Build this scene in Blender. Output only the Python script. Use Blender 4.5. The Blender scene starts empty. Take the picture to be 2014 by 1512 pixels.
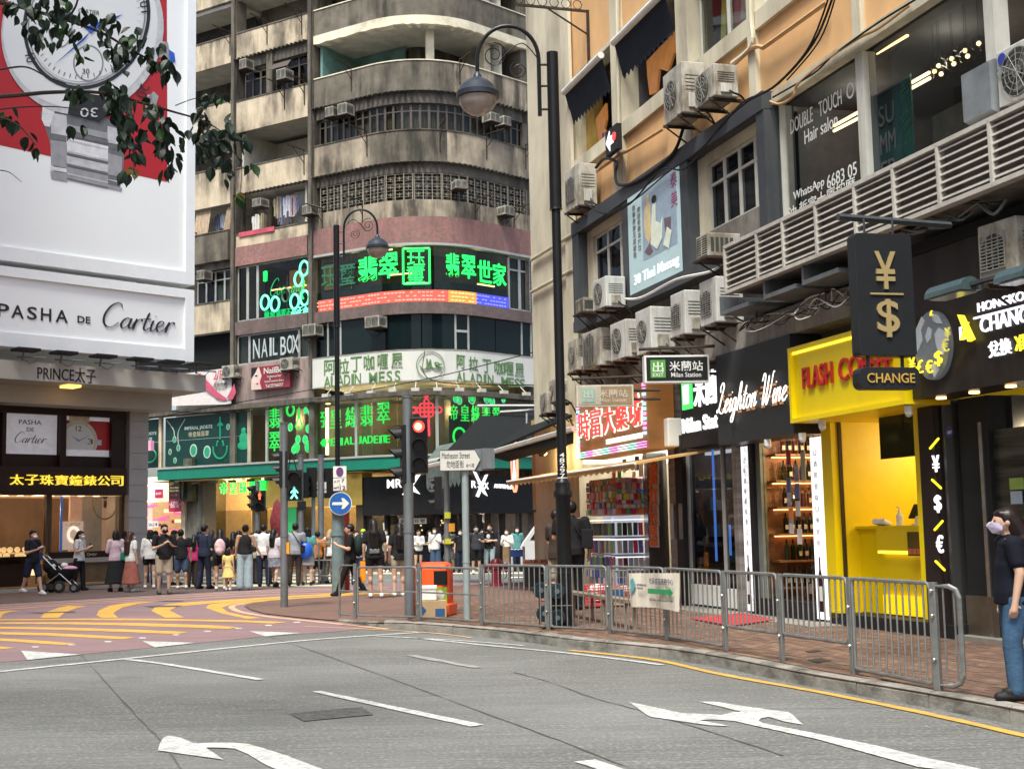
import bpy,bmesh,math,random
from mathutils import Vector,Matrix,noise
random.seed(7)
R=math.radians
V=Vector
scene=bpy.context.scene
COL=scene.collection
# ------------------------------------------------------------------ camera
FPX,PITCH,ROLL,EYE=2600.0,R(6.23),0.020,V((0,0,1.5))
_up0=V((0,-math.sin(PITCH),math.cos(PITCH)))
CF=V((0,math.cos(PITCH),math.sin(PITCH)))
CR=V((1,0,0))*math.cos(ROLL)-_up0*math.sin(ROLL)
CU=_up0*math.cos(ROLL)+V((1,0,0))*math.sin(ROLL)
cam_d=bpy.data.cameras.new('camera')
cam=bpy.data.objects.new('camera',cam_d)
COL.objects.link(cam)
cam.matrix_world=Matrix(((CR.x,CU.x,-CF.x,EYE.x),(CR.y,CU.y,-CF.y,EYE.y),(CR.z,CU.z,-CF.z,EYE.z),(0,0,0,1)))
cam_d.sensor_width=36
cam_d.lens=FPX/2014*36
cam_d.clip_end=600
cam_d.clip_start=0.1
scene.camera=cam
# ------------------------------------------------------------------ light
W=bpy.data.worlds.new('World');scene.world=W;W.use_nodes=True
nt=W.node_tree;bg=nt.nodes['Background']
sky=nt.nodes.new('ShaderNodeTexSky');sky.sky_type='NISHITA';sky.sun_disc=False
SUN_EL,SUN_ROT=R(62),R(200)
sky.sun_elevation=SUN_EL;sky.sun_rotation=SUN_ROT
sky.air_density=1.0;sky.dust_density=4.0;sky.ozone_density=0.0
nt.links.new(sky.outputs[0],bg.inputs[0]);bg.inputs[1].default_value=0.105
sd=bpy.data.lights.new('sun','SUN');sd.energy=2.1;sd.angle=R(16);sd.color=(.965,1,.9)
sun=bpy.data.objects.new('sun',sd);COL.objects.link(sun)
sv=V((math.sin(SUN_ROT)*math.cos(SUN_EL),math.cos(SUN_ROT)*math.cos(SUN_EL),math.sin(SUN_EL)))
sun.rotation_euler=sv.to_track_quat('Z','Y').to_euler()
vs=scene.view_settings
scene.display_settings.display_device='sRGB'
vs.view_transform='Standard';vs.look='None';vs.gamma=1;vs.use_curve_mapping=False
vs.exposure=1.26
try:
 scene.cycles.use_denoising=True
 scene.cycles.max_bounces=6;scene.cycles.diffuse_bounces=3;scene.cycles.glossy_bounces=3
 scene.cycles.transparent_max_bounces=12;scene.cycles.sample_clamp_indirect=4
 scene.cycles.caustics_reflective=False;scene.cycles.caustics_refractive=False
except Exception:pass
# ------------------------------------------------------------------ measuring
def ray(px,py):
 return CF*FPX+CR*(px-1007)+CU*(756-py)
def G(px,py,z=0.0):
 d=ray(px,py);t=(z-EYE.z)/d.z
 p=EYE+d*t
 return V((p.x,p.y,z))
def proj(p):
 q=V(p)-EYE;k=FPX/q.dot(CF)
 return 1007+q.dot(CR)*k,756-q.dot(CU)*k
def zat(xy,py):
 a,b=-5.0,60.0
 for _ in range(50):
  m=(a+b)/2
  if proj((xy[0],xy[1],m))[1]>py:a=m
  else:b=m
 return(a+b)/2
def atY(px,py,Y):
 d=ray(px,py);p=EYE+d*(Y/d.y)
 return p
class Plane:
 """a real vertical wall plane: x to the right seen from the street, y into the wall, z up"""
 def __init__(s,o,xd):
  s.o=V((o[0],o[1],0));s.x=V((xd[0],xd[1],0)).normalized();s.y=V((-s.x.y,s.x.x,0))
 def at(s,px,py,n=0.0):
  d=ray(px,py);o=s.o-s.y*n
  t=(o-EYE).dot(s.y)/d.dot(s.y)
  p=EYE+d*t
  return(p-s.o).dot(s.x),p.z
 def X(s,px,py=900,n=0.0):return s.at(px,py,n)[0]
 def M(s,x=0,n=0,z=0):
  p=s.o+s.x*x-s.y*n
  return Matrix(((s.x.x,s.y.x,0,p.x),(s.x.y,s.y.y,0,p.y),(0,0,1,z),(0,0,0,1)))
def TR(x=0,y=0,z=0,rz=0,rx=0,ry=0,s=1):
 return Matrix.Translation((x,y,z))@Matrix.Rotation(rz,4,'Z')@Matrix.Rotation(ry,4,'Y')@Matrix.Rotation(rx,4,'X')@Matrix.Scale(s,4)
# ------------------------------------------------------------------ materials
MC={}
def PM(name,col,rough=.6,metal=0.,var=.15,sc=5.,st=(1,1,1),dirt=0.,dcol=(.03,.026,.02),dsc=1.6,dst=(2.2,2.2,.3),bump=0.,bsc=None,em=None,es=0.,spec=.5,coat=0.,fine=0.,alt=None,altsc=30.):
 if name in MC:return MC[name]
 if max(col)<.06 and spec==.5:spec=.22
 m=bpy.data.materials.new(name);m.use_nodes=True;MC[name]=m
 n=m.node_tree.nodes;l=m.node_tree.links;p=n['Principled BSDF']
 p.inputs['Roughness'].default_value=rough;p.inputs['Metallic'].default_value=metal
 p.inputs['Specular IOR Level'].default_value=spec
 if coat:p.inputs['Coat Weight'].default_value=coat
 c4=(*col,1)
 p.inputs['Base Color'].default_value=c4
 tc=n.new('ShaderNodeTexCoord')
 def mp(s):
  q=n.new('ShaderNodeMapping');q.inputs['Scale'].default_value=s;l.new(tc.outputs['Object'],q.inputs[0]);return q
 def nz(s,stt,det=5,rg=.6):
  q=n.new('ShaderNodeTexNoise');q.inputs['Scale'].default_value=s;q.inputs['Detail'].default_value=det;q.inputs['Roughness'].default_value=rg
  l.new(mp(stt).outputs[0],q.inputs['Vector']);return q
 def mix(f,a,b):
  q=n.new('ShaderNodeMix');q.data_type='RGBA'
  if hasattr(f,'name'):l.new(f,q.inputs[0])
  else:q.inputs[0].default_value=f
  for i,v in((6,a),(7,b)):
   if hasattr(v,'name'):l.new(v,q.inputs[i])
   else:q.inputs[i].default_value=v
  return q.outputs[2]
 def rmp(s,a,b):
  q=n.new('ShaderNodeMapRange');l.new(s,q.inputs[0]);q.inputs[1].default_value=a;q.inputs[2].default_value=b;return q.outputs[0]
 cur=c4
 if var>0:
  a=tuple(min(1,c*(1+var))for c in col)+(1,);b=tuple(c*(1-var)for c in col)+(1,)
  cur=mix(rmp(nz(sc,st).outputs[0],.3,.7),b,a)
 if alt:
  q=n.new('ShaderNodeTexVoronoi');q.inputs['Scale'].default_value=altsc;l.new(mp((1,1,1)).outputs[0],q.inputs['Vector'])
  cur=mix(rmp(q.outputs['Color'],.25,.8),cur,(*alt,1))
 if fine>0:
  q=nz(90,(1,1,1),2);cur=mix(rmp(q.outputs[0],.35,.75),cur,tuple(c*(1-fine)for c in col)+(1,))
 if dirt>0:
  a=nz(dsc,dst,8,.65).outputs[0];b=nz(dsc*.35,(1,1,1),4,.6).outputs[0]
  mm=n.new('ShaderNodeMath');mm.operation='MULTIPLY';l.new(rmp(a,.4,.6),mm.inputs[0]);l.new(rmp(b,.34,.56),mm.inputs[1])
  m2=n.new('ShaderNodeMath');m2.operation='MULTIPLY';l.new(mm.outputs[0],m2.inputs[0]);m2.inputs[1].default_value=dirt
  cur=mix(m2.outputs[0],cur,(*dcol,1))
 if hasattr(cur,'name'):l.new(cur,p.inputs['Base Color'])
 if bump>0:
  bn=n.new('ShaderNodeBump');bn.inputs['Strength'].default_value=bump;bn.inputs['Distance'].default_value=.02
  l.new(nz(bsc or sc*6,st,6).outputs[0],bn.inputs['Height']);l.new(bn.outputs[0],p.inputs['Normal'])
 if rough>.15 and var>0:
  l.new(rmp(nz(sc*1.7,st).outputs[0],-.6,1.6),p.inputs['Roughness'])if False else None
 if em:
  p.inputs['Emission Color'].default_value=(*em,1);p.inputs['Emission Strength'].default_value=es*.55
 return m
def EM(name,col,s):return PM(name,tuple(c*.6 for c in col),.4,var=0,em=col,es=s)
def GL(name,tint=(.5,.55,.55),rough=.02,refl=1.33):
 if name in MC:return MC[name]
 m=bpy.data.materials.new(name);m.use_nodes=True;MC[name]=m
 n=m.node_tree.nodes;l=m.node_tree.links;n.clear()
 o=n.new('ShaderNodeOutputMaterial');t=n.new('ShaderNodeBsdfTransparent');t.inputs[0].default_value=(*tint,1)
 g=n.new('ShaderNodeBsdfGlossy');g.inputs['Roughness'].default_value=rough
 f=n.new('ShaderNodeFresnel');f.inputs[0].default_value=refl;x=n.new('ShaderNodeMixShader')
 ad=n.new('ShaderNodeMath');ad.operation='ADD';ad.inputs[1].default_value=.012
 ge=n.new('ShaderNodeNewGeometry');fr=n.new('ShaderNodeMath');fr.operation='SUBTRACT';fr.inputs[0].default_value=1;l.new(ge.outputs['Backfacing'],fr.inputs[1]);mu=n.new('ShaderNodeMath');mu.operation='MULTIPLY';l.new(f.outputs[0],ad.inputs[0]);l.new(ad.outputs[0],mu.inputs[0]);l.new(fr.outputs[0],mu.inputs[1]);l.new(mu.outputs[0],x.inputs[0]);l.new(t.outputs[0],x.inputs[1]);l.new(g.outputs[0],x.inputs[2]);l.new(x.outputs[0],o.inputs[0])
 return m
# ------------------------------------------------------------------ mesh builder
_sph={}
def sph(nu,nv):
 if(nu,nv)in _sph:return _sph[(nu,nv)]
 vs_=[V((0,0,1))];fs=[]
 for i in range(1,nv):
  a=math.pi*i/nv
  for j in range(nu):
   b=2*math.pi*j/nu;vs_.append(V((math.sin(a)*math.cos(b),math.sin(a)*math.sin(b),math.cos(a))))
 vs_.append(V((0,0,-1)))
 for j in range(nu):fs.append((0,1+j,1+(j+1)%nu))
 for i in range(nv-2):
  for j in range(nu):
   a=1+i*nu+j;b=1+i*nu+(j+1)%nu;fs.append((a,a+nu,b+nu,b))
 k=len(vs_)-1;s0=1+(nv-2)*nu
 for j in range(nu):fs.append((k,s0+(j+1)%nu,s0+j))
 _sph[(nu,nv)]=(vs_,fs);return vs_,fs
class MB:
 def __init__(s,M=None):s.v=[];s.f=[];s.mi=[];s.M=M;s.cur=0
 def add(s,vs_,fs):
  k=len(s.v)
  s.v+=[s.M@V(v)for v in vs_]if s.M is not None else[V(v)for v in vs_]
  s.f+=[tuple(i+k for i in f)for f in fs];s.mi+=[s.cur]*len(fs);return s
 def box(s,x0,x1,y0,y1,z0,z1):
  if x0>x1:x0,x1=x1,x0
  if y0>y1:y0,y1=y1,y0
  if z0>z1:z0,z1=z1,z0
  return s.add([(x0,y0,z0),(x1,y0,z0),(x1,y1,z0),(x0,y1,z0),(x0,y0,z1),(x1,y0,z1),(x1,y1,z1),(x0,y1,z1)],[(0,3,2,1),(4,5,6,7),(0,1,5,4),(1,2,6,5),(2,3,7,6),(3,0,4,7)])
 def cb(s,c,d):return s.box(c[0]-d[0]/2,c[0]+d[0]/2,c[1]-d[1]/2,c[1]+d[1]/2,c[2]-d[2]/2,c[2]+d[2]/2)
 def quad(s,a,b,c,d):return s.add([a,b,c,d],[(0,1,2,3)])
 def prism(s,pts,y0,y1):
  n=len(pts);a=sum(pts[i][0]*pts[(i+1)%n][1]-pts[(i+1)%n][0]*pts[i][1]for i in range(n))
  if a<0:pts=pts[::-1]
  if y0>y1:y0,y1=y1,y0
  v=[(p[0],y0,p[1])for p in pts]+[(p[0],y1,p[1])for p in pts]
  return s.add(v,[tuple(range(n)),tuple(range(2*n-1,n-1,-1))]+[(i,i+n,(i+1)%n+n,(i+1)%n)for i in range(n)])
 def slab(s,pts,z0,z1):
  n=len(pts);a=sum(pts[i][0]*pts[(i+1)%n][1]-pts[(i+1)%n][0]*pts[i][1]for i in range(n))
  if a<0:pts=pts[::-1]
  v=[(p[0],p[1],z0)for p in pts]+[(p[0],p[1],z1)for p in pts]
  return s.add(v,[tuple(range(n-1,-1,-1)),tuple(range(n,2*n))]+[(i,(i+1)%n,(i+1)%n+n,i+n)for i in range(n)])
 def cyl(s,p0,p1,r0,r1=None,n=10):
  r1=r0 if r1 is None else r1;p0=V(p0);p1=V(p1);d=(p1-p0)
  if d.length<1e-6:return s
  q=d.to_track_quat('Z','Y');v=[]
  for p,r in((p0,r0),(p1,r1)):
   for i in range(n):
    a=2*math.pi*i/n;v.append(p+q@V((r*math.cos(a),r*math.sin(a),0)))
  return s.add(v,[tuple(range(n-1,-1,-1)),tuple(range(n,2*n))]+[(i,(i+1)%n,(i+1)%n+n,i+n)for i in range(n)])
 def tube(s,pts,r,n=6,close=False):
  pts=[V(p)for p in pts];m=len(pts);v=[];N=None
  for k,p in enumerate(pts):
   t=(pts[(k+1)%m]-pts[k-1])if close else(pts[min(k+1,m-1)]-pts[max(k-1,0)])
   t.normalize()
   if N is None:N=t.orthogonal().normalized()
   N=(N-t*N.dot(t)).normalized();B=t.cross(N)
   rr=r[k]if isinstance(r,(list,tuple))else r
   for i in range(n):
    a=2*math.pi*i/n;v.append(p+N*rr*math.cos(a)+B*rr*math.sin(a))
  f=[]
  for k in range(m if close else m-1):
   for i in range(n):
    a=k*n+i;b=k*n+(i+1)%n;k2=(k+1)%m
    f.append((a,b,k2*n+(i+1)%n,k2*n+i))
  if not close:f+=[tuple(range(n-1,-1,-1)),tuple(range((m-1)*n,m*n))]
  return s.add(v,f)
 def ell(s,c,r,nu=12,nv=8,M=None):
  vs_,fs=sph(nu,nv);c=V(c)
  if not isinstance(r,(tuple,list)):r=(r,r,r)
  w=[V((v.x*r[0],v.y*r[1],v.z*r[2]))for v in vs_]
  if M is not None:w=[M@q for q in w]
  return s.add([q+c for q in w],fs)
 def cap(s,p0,r0,p1,r1,n=10):
  s.ell(p0,r0,n,6);s.ell(p1,r1,n,6);return s.cyl(p0,p1,r0,r1,n)
 def lathe(s,prof,c=(0,0,0),n=20,ax='z',sx=1.,sy=1.):
  v=[];m=len(prof)
  for r,z in prof:
   for i in range(n):
    a=2*math.pi*i/n
    q=(r*math.cos(a)*sx,r*math.sin(a)*sy,z)
    if ax=='y':q=(q[0],q[2],-q[1])
    if ax=='x':q=(q[2],q[0],q[1])
    v.append((q[0]+c[0],q[1]+c[1],q[2]+c[2]))
  f=[tuple(range(n-1,-1,-1)),tuple(range((m-1)*n,m*n))]
  for k in range(m-1):
   for i in range(n):f.append((k*n+i,k*n+(i+1)%n,(k+1)*n+(i+1)%n,(k+1)*n+i))
  return s.add(v,f)
 def disc(s,c,r,y0,y1,n=24,rz=None):
  rz=rz or r
  return s.prism([(c[0]+r*math.cos(2*math.pi*i/n),c[1]+rz*math.sin(2*math.pi*i/n))for i in range(n)],y0,y1)
 def ring(s,c,r,w,y0,y1,n=24,a0=0,a1=360,k=1.):
  seg=[a0+(a1-a0)*i/n for i in range(n+1)]
  for i in range(n):
   a,b=R(seg[i]),R(seg[i+1]);q=[]
   for t,rr in((a,r),(b,r),(b,r-w),(a,r-w)):q.append((c[0]+rr*math.cos(t),c[1]+rr*k*math.sin(t)))
   s.prism(q,y0,y1)
  return s
 def build(s,name,mat,par=None,M=None,smooth=False,bev=0.,vox=0.,sub=False):
  me=bpy.data.meshes.new(name);me.from_pydata([tuple(v)for v in s.v],[],s.f)
  for m in(mat if isinstance(mat,(list,tuple))else[mat]):me.materials.append(m)
  if isinstance(mat,(list,tuple)):me.polygons.foreach_set('material_index',s.mi)
  if smooth:me.polygons.foreach_set('use_smooth',[True]*len(me.polygons))
  me.update()
  return link(name,me,par,M,smooth,bev,vox)
def link(name,me,par=None,M=None,smooth=False,bev=0.,vox=0.):
 o=bpy.data.objects.new(name,me);COL.objects.link(o)
 if par is not None:o.parent=par
 if M is not None:o.matrix_local=M
 if bev:
  b=o.modifiers.new('bevel','BEVEL');b.width=bev;b.segments=2;b.limit_method='ANGLE';b.angle_limit=R(50)
 if vox:
  r=o.modifiers.new('remesh','REMESH');r.mode='VOXEL';r.voxel_size=vox;r.use_smooth_shade=True
  q=o.modifiers.new('smooth','SMOOTH');q.iterations=3;q.factor=.5
 if smooth and not vox:
  try:me.set_sharp_from_angle(angle=R(38))
  except Exception:pass
 return o
def tag(o,label=None,cat=None,group=None,kind=None):
 if label:o['label']=label
 if cat:o['category']=cat
 if group:o['group']=group
 if kind:o['kind']=kind
 return o
def thing(name,label,cat,M=None,group=None):
 o=bpy.data.objects.new(name,None);COL.objects.link(o);o.empty_display_size=.2
 if M is not None:o.matrix_world=M
 return tag(o,label,cat,group)
def copytree(o,par=None,M=None,top=True):
 c=o.copy();COL.objects.link(c)
 if top and M is not None:c.matrix_world=M
 if par is not None:
  c.parent=par;c.matrix_parent_inverse=o.matrix_parent_inverse.copy();c.matrix_basis=o.matrix_basis.copy()
 for ch in list(o.children):copytree(ch,c,None,False)
 return c
# ------------------------------------------------------------------ lettering
_tx={}
def text_verts(s,bold=0.,shear=0.,font=None):
 k=(s,bold,shear)
 if k in _tx:return _tx[k]
 cu=bpy.data.curves.new('t','FONT');cu.body=s;cu.size=1;cu.fill_mode='BOTH';cu.extrude=.5;cu.resolution_u=3
 cu.shear=shear;cu.offset=bold*.35;cu.space_line=1.0;cu.align_x='CENTER'
 ob=bpy.data.objects.new('t',cu)
 me=bpy.data.meshes.new_from_object(ob)
 vs_=[v.co.copy()for v in me.vertices];fs=[tuple(p.vertices)for p in me.polygons]
 bpy.data.objects.remove(ob);bpy.data.curves.remove(cu);bpy.data.meshes.remove(me)
 if vs_:
  x0=min(v.x for v in vs_);x1=max(v.x for v in vs_);y0=min(v.y for v in vs_);y1=max(v.y for v in vs_)
  vs_=[V(((v.x-x0)/max(1e-6,x1-x0)-.5,v.z,(v.y-y0)/max(1e-6,y1-y0)-.5))for v in vs_]
 _tx[k]=(vs_,fs);return _tx[k]
def text(s,x0,x1,z0,z1,n,mat,par,depth=.02,bold=.012,shear=0.,name='lettering',vertical=False,base=0.0,M=None,mb=None):
 """letters filling x0..x1, z0..z1 on a wall, front face n outward of y=0"""
 if vertical:
  chars=list(s);h=(z1-z0)/len(chars);mb=mb or MB()
  for i,c in enumerate(chars):
   if c!=' ':text(c,x0,x1,z1-(i+.92)*h,z1-(i+.08)*h,n,mat,par,depth,bold,shear,mb=mb)
  return mb.build(name,mat,par,M)
 vs_,fs=text_verts(s,bold,shear)
 cx,cz=(x0+x1)/2,(z0+z1)/2
 out=[V((cx+v.x*(x1-x0),-n+depth/2-v.y*depth,cz+v.z*(z1-z0)))for v in vs_]
 if mb is not None:mb.add(out,fs);return
 b=MB();b.add(out,fs)
 return b.build(name,mat,par,M)
SCRIPT={'C':(1.5,[[(1.5,1.9),(1.42,2.2),(1.1,2.3),(.6,1.9),(.25,1.1),(.25,.4),(.55,.02),(1.0,.08),(1.4,.5)]]),'a':(1.0,[[(.85,.85),(.6,1.0),(.3,.8),(.12,.4),(.2,.05),(.45,.08),(.7,.45),(.9,1.0)],[(.9,1.0),(.75,.4),(.78,.06),(1.0,.15),(1.1,.3)]]),'r':(.75,[[(.0,.3),(.3,1.0),(.2,.5),(.1,.0)],[(.22,.5),(.45,.9),(.65,1.02),(.75,.85)]]),'t':(.6,[[(.5,1.7),(.25,.7),(.2,.15),(.38,.03),(.65,.3)],[(.05,1.05),(.7,1.1)]]),'i':(.5,[[(.1,.5),(.3,1.0),(.17,.4),(.2,.06),(.38,.05),(.6,.35)],[(.42,1.4),(.47,1.46)]]),'e':(.8,[[(.1,.4),(.45,.55),(.68,.85),(.5,1.02),(.25,.85),(.12,.4),(.25,.04),(.5,.05),(.85,.35)]]),'L':(1.4,[[(.5,1.6),(.45,2.0),(.8,2.3),(1.05,2.0),(.75,1.2),(.45,.4),(.15,.1),(.1,.3),(.35,.3),(.8,.02),(1.2,.05),(1.4,.4)]]),'g':(.95,[[(.8,.85),(.55,1.0),(.25,.8),(.12,.4),(.25,.05),(.5,.15),(.8,.95)],[(.8,.95),(.6,-.1),(.35,-.75),(.05,-.7),(.2,-.3),(1.0,.3)]]),'h':(.95,[[(.1,.4),(.55,1.4),(.6,2.0),(.4,1.9),(.25,1.0),(.08,.0)],[(.15,.4),(.45,.95),(.68,.95),(.6,.4),(.62,.06),(.95,.35)]]),'o':(.85,[[(.55,1.0),(.25,.85),(.1,.4),(.25,.04),(.55,.15),(.7,.6),(.6,.98),(.5,.8),(.95,.85)]]),'n':(.95,[[(.0,.6),(.25,1.0),(.17,.5),(.08,.0)],[(.15,.4),(.45,.95),(.68,.95),(.6,.4),(.62,.06),(.95,.35)]]),'W':(1.9,[[(.1,1.7),(.3,2.2),(.55,2.0),(.5,1.0),(.4,.3),(.5,.02),(.9,.8),(1.15,2.0)],[(1.15,2.0),(1.0,.9),(.95,.2),(1.1,.02),(1.5,.9),(1.75,2.1),(1.95,2.2)]]),' ':(.6,[])}
def crv(pts,k=5):
 out=[];n=len(pts)
 if n<3:return[V(p)for p in pts]
 P=[V(p)for p in pts]
 for i in range(n-1):
  a=P[max(i-1,0)];b=P[i];c=P[i+1];d=P[min(i+2,n-1)]
  for j in range(k):
   t=j/k
   out.append(.5*((2*b)+(c-a)*t+(2*a-5*b+4*c-d)*t*t+(3*b-a-3*c+d)*t**3))
 out.append(P[-1]);return out
def script_text(s,x0,x1,zb,xh,n,mat,par,thin=.04,thick=.11,slant=.25,depth=.02,name='lettering',M=None):
 w=sum(SCRIPT[c][0]for c in s);kx=(x1-x0)/(w+.2);mb=MB();cx=.1
 for c in s:
  cw,st=SCRIPT[c]
  for line in st:
   pts=crv([(p[0]+cx+slant*p[1],p[1],0)for p in line])
   L=[];Rr=[]
   for i,p in enumerate(pts):
    t=(pts[min(i+1,len(pts)-1)]-pts[max(i-1,0)]).normalized()
    nn=V((-t.y,t.x,0));wd=thin+(thick-thin)*max(0,-t.y if i else 0)**1.5
    L.append(p+nn*wd/2);Rr.append(p-nn*wd/2)
   f=lambda q:(x0+q.x*kx,zb+q.y*xh)
   for i in range(len(pts)-1):
    q=[f(L[i]),f(L[i+1]),f(Rr[i+1]),f(Rr[i])]
    mb.prism(q,-n-depth/2,-n+depth/2)
  cx+=cw
 return mb.build(name,mat,par,M)
# ------------------------------------------------------------------ common materials
m_asph=PM('asphalt',(.165,.167,.158),.85,var=.3,sc=.6,st=(.6,3,1),dirt=.6,dcol=(.13,.128,.122),dsc=1.3,dst=(.3,5,1),bump=.5,bsc=60,fine=.42)
_n=m_asph.node_tree.nodes;_l=m_asph.node_tree.links;_p=_n['Principled BSDF'];_src=_p.inputs['Base Color'].links[0].from_socket
_tc=_n.new('ShaderNodeTexCoord')
for _sc,_st,_lo,_hi,_amt,_c in((28,(1,1,1),.5,.7,.7,(.38,.375,.355)),(34,(1,1.4,1),.5,.7,.75,(.05,.05,.05)),(3.2,(.4,9,1),.48,.62,.6,(.085,.085,.082)),(11,(.12,3,1),.54,.66,.5,(.075,.075,.072)),(2.6,(.5,7,1),.54,.7,.3,(.3,.3,.29)),(.16,(1,1.6,1),.45,.6,.35,(.25,.252,.25)),(.45,(.5,1.5,1),.5,.66,.4,(.115,.118,.115)),(1.4,(1,1.3,1),.6,.68,.35,(.1,.1,.1))):
 _m=_n.new('ShaderNodeMapping');_m.inputs['Scale'].default_value=_st;_m.inputs['Location'].default_value=(_sc,_sc*2,0);_m.inputs['Rotation'].default_value=(0,0,-.06);_l.new(_tc.outputs['Object'],_m.inputs[0])
 _q=_n.new('ShaderNodeTexNoise');_q.inputs['Scale'].default_value=_sc;_q.inputs['Detail'].default_value=4;_l.new(_m.outputs[0],_q.inputs['Vector'])
 _r=_n.new('ShaderNodeMapRange');_r.inputs[1].default_value=_lo;_r.inputs[2].default_value=_hi;_r.inputs[4].default_value=_amt;_l.new(_q.outputs[0],_r.inputs[0])
 _x=_n.new('ShaderNodeMix');_x.data_type='RGBA';_l.new(_r.outputs[0],_x.inputs[0]);_l.new(_src,_x.inputs[6]);_x.inputs[7].default_value=(*_c,1);_src=_x.outputs[2]
_l.new(_src,_p.inputs['Base Color'])
m_asph2=PM('asphalt_far',(.13,.14,.15),.85,var=.15,sc=.4,bump=.2,bsc=60,fine=.3)
m_purple=PM('purple_road_paint',(.24,.15,.16),.8,var=.13,sc=.7,st=(1,3,1),dirt=.3,dcol=(.1,.065,.07),dsc=.7,dst=(.5,2,1),bump=.2,bsc=60,fine=.18)
m_yel=PM('yellow_road_paint',(.7,.38,.06),.75,var=.15,sc=2,dirt=.6,dcol=(.3,.18,.09),dsc=4,dst=(1,2,1),fine=.35)
m_pink=PM('faded_road_paint',(.62,.37,.22),.75,var=.1,sc=2,dirt=.3,dcol=(.3,.18,.12),dst=(1,2,1))
m_white=PM('white_road_paint',(.7,.7,.67),.75,var=.1,sc=3,dirt=.8,dcol=(.27,.27,.26),dsc=9,dst=(1,1.6,1),fine=.3)
_n=m_white.node_tree.nodes;_l=m_white.node_tree.links;_p=_n['Principled BSDF'];_src=_p.inputs['Base Color'].links[0].from_socket;_tc=_n.new('ShaderNodeTexCoord')
for _sc,_lo,_hi,_amt in((18,.52,.58,.8),(6,.55,.62,.6),(45,.5,.6,.5)):
 _q=_n.new('ShaderNodeTexNoise');_q.inputs['Scale'].default_value=_sc;_q.inputs['Detail'].default_value=6;_l.new(_tc.outputs['Object'],_q.inputs['Vector'])
 _r=_n.new('ShaderNodeMapRange');_r.inputs[1].default_value=_lo;_r.inputs[2].default_value=_hi;_r.inputs[4].default_value=_amt;_l.new(_q.outputs[0],_r.inputs[0])
 _x=_n.new('ShaderNodeMix');_x.data_type='RGBA';_l.new(_r.outputs[0],_x.inputs[0]);_l.new(_src,_x.inputs[6]);_x.inputs[7].default_value=(.3,.3,.29,1);_src=_x.outputs[2]
_l.new(_src,_p.inputs['Base Color'])
m_worn=PM('worn_road_paint',(.27,.27,.26),.8,var=.2,sc=4)
m_crack=PM('joint_sealant',(.075,.075,.072),.9,var=.2)
m_brick_far=PM('pavement_far',(.17,.095,.072),.8,var=.2,sc=3,dirt=.5,dcol=(.07,.05,.045),dsc=.8,dst=(1,1,1),bump=.2,fine=.2)
m_brickb=PM('pavement_joint',(.09,.07,.06),.9,var=.2,sc=3,bump=.2)
m_br=[PM('paver_a',(.175,.095,.065),.75,var=.25,sc=2.5,dirt=.5,dcol=(.1,.06,.05),dsc=2,dst=(1,1,1),fine=.25),PM('paver_b',(.135,.08,.06),.75,var=.25,sc=2.5,dirt=.5,dcol=(.09,.06,.05),dsc=2,dst=(1,1,1),fine=.25),PM('paver_c',(.22,.135,.09),.75,var=.25,sc=2.5,dirt=.5,dcol=(.11,.07,.05),dsc=2,dst=(1,1,1),fine=.25)]
m_kerb=PM('kerb_concrete',(.3,.285,.255),.85,var=.2,sc=2,dirt=.8,dcol=(.07,.065,.055),dsc=2.5,dst=(1,1,2),bump=.5,bsc=25,fine=.25)
m_black=PM('black_paint',(.012,.012,.014),.35,var=.1)
m_blk2=PM('matt_black',(.018,.018,.02),.6,var=.15)
m_grey=PM('grey_galvanised',(.17,.185,.2),.5,.3,var=.15,sc=3,dirt=.3,dsc=3)
m_rail=PM('galvanised_rail',(.3,.31,.31),.42,.65,var=.2,sc=6,dirt=.45,dcol=(.12,.1,.08),dsc=5,dst=(1,1,1))
m_steel=PM('stainless',(.55,.55,.54),.25,.95,var=.05)
m_wplas=PM('white_plastic',(.72,.72,.7),.45,var=.05)
def sheet(name,pxs,z,mat,dense=0):
 pts=[G(x,y,0)for x,y in pxs]
 b=MB()
 b.add([(p.x,p.y,z)for p in pts],[tuple(range(len(pts)))])
 o=b.build(name,mat)
 bm=bmesh.new();bm.from_mesh(o.data)
 for f in bm.faces:
  if f.normal.z<0:f.normal_flip()
 bmesh.ops.triangulate(bm,faces=bm.faces);bm.to_mesh(o.data);bm.free()
 return o
road=MB().quad((-120,-20,0),(120,-20,0),(120,180,0),(-120,180,0)).build('road',m_asph)
tag(road,kind='structure')
def mark(name,pxs,mat,z=.008):
 o=sheet(name,pxs,z,mat);o.parent=road;return o
def stroke(name,pxs,w,mat,z=.008,par=None,jit=0.):
 """a painted line of real width w metres (or list) along points on the road"""
 P=[G(x,y,0)for x,y in pxs]
 P=crv(P,6)if len(P)>2 else[P[0].lerp(P[1],t/8)for t in range(9)]
 b=MB();n=len(P);L=[];Q=[]
 for i,p in enumerate(P):
  t=(P[min(i+1,n-1)]-P[max(i-1,0)]);t.z=0;t.normalize();nn=V((-t.y,t.x,0))
  ww=w if not isinstance(w,(list,tuple))else w[0]+(w[1]-w[0])*i/(n-1)
  j1=random.uniform(-jit,jit);j2=random.uniform(-jit,jit)
  L.append(p+nn*(ww/2+j1));Q.append(p-nn*(ww/2+j2))
 for i in range(n-1):
  a,c=L[i],L[i+1];d,e=Q[i+1],Q[i]
  b.quad((e.x,e.y,z),(d.x,d.y,z),(c.x,c.y,z),(a.x,a.y,z))
 o=b.build(name,mat);o.parent=par or road;return o
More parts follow.
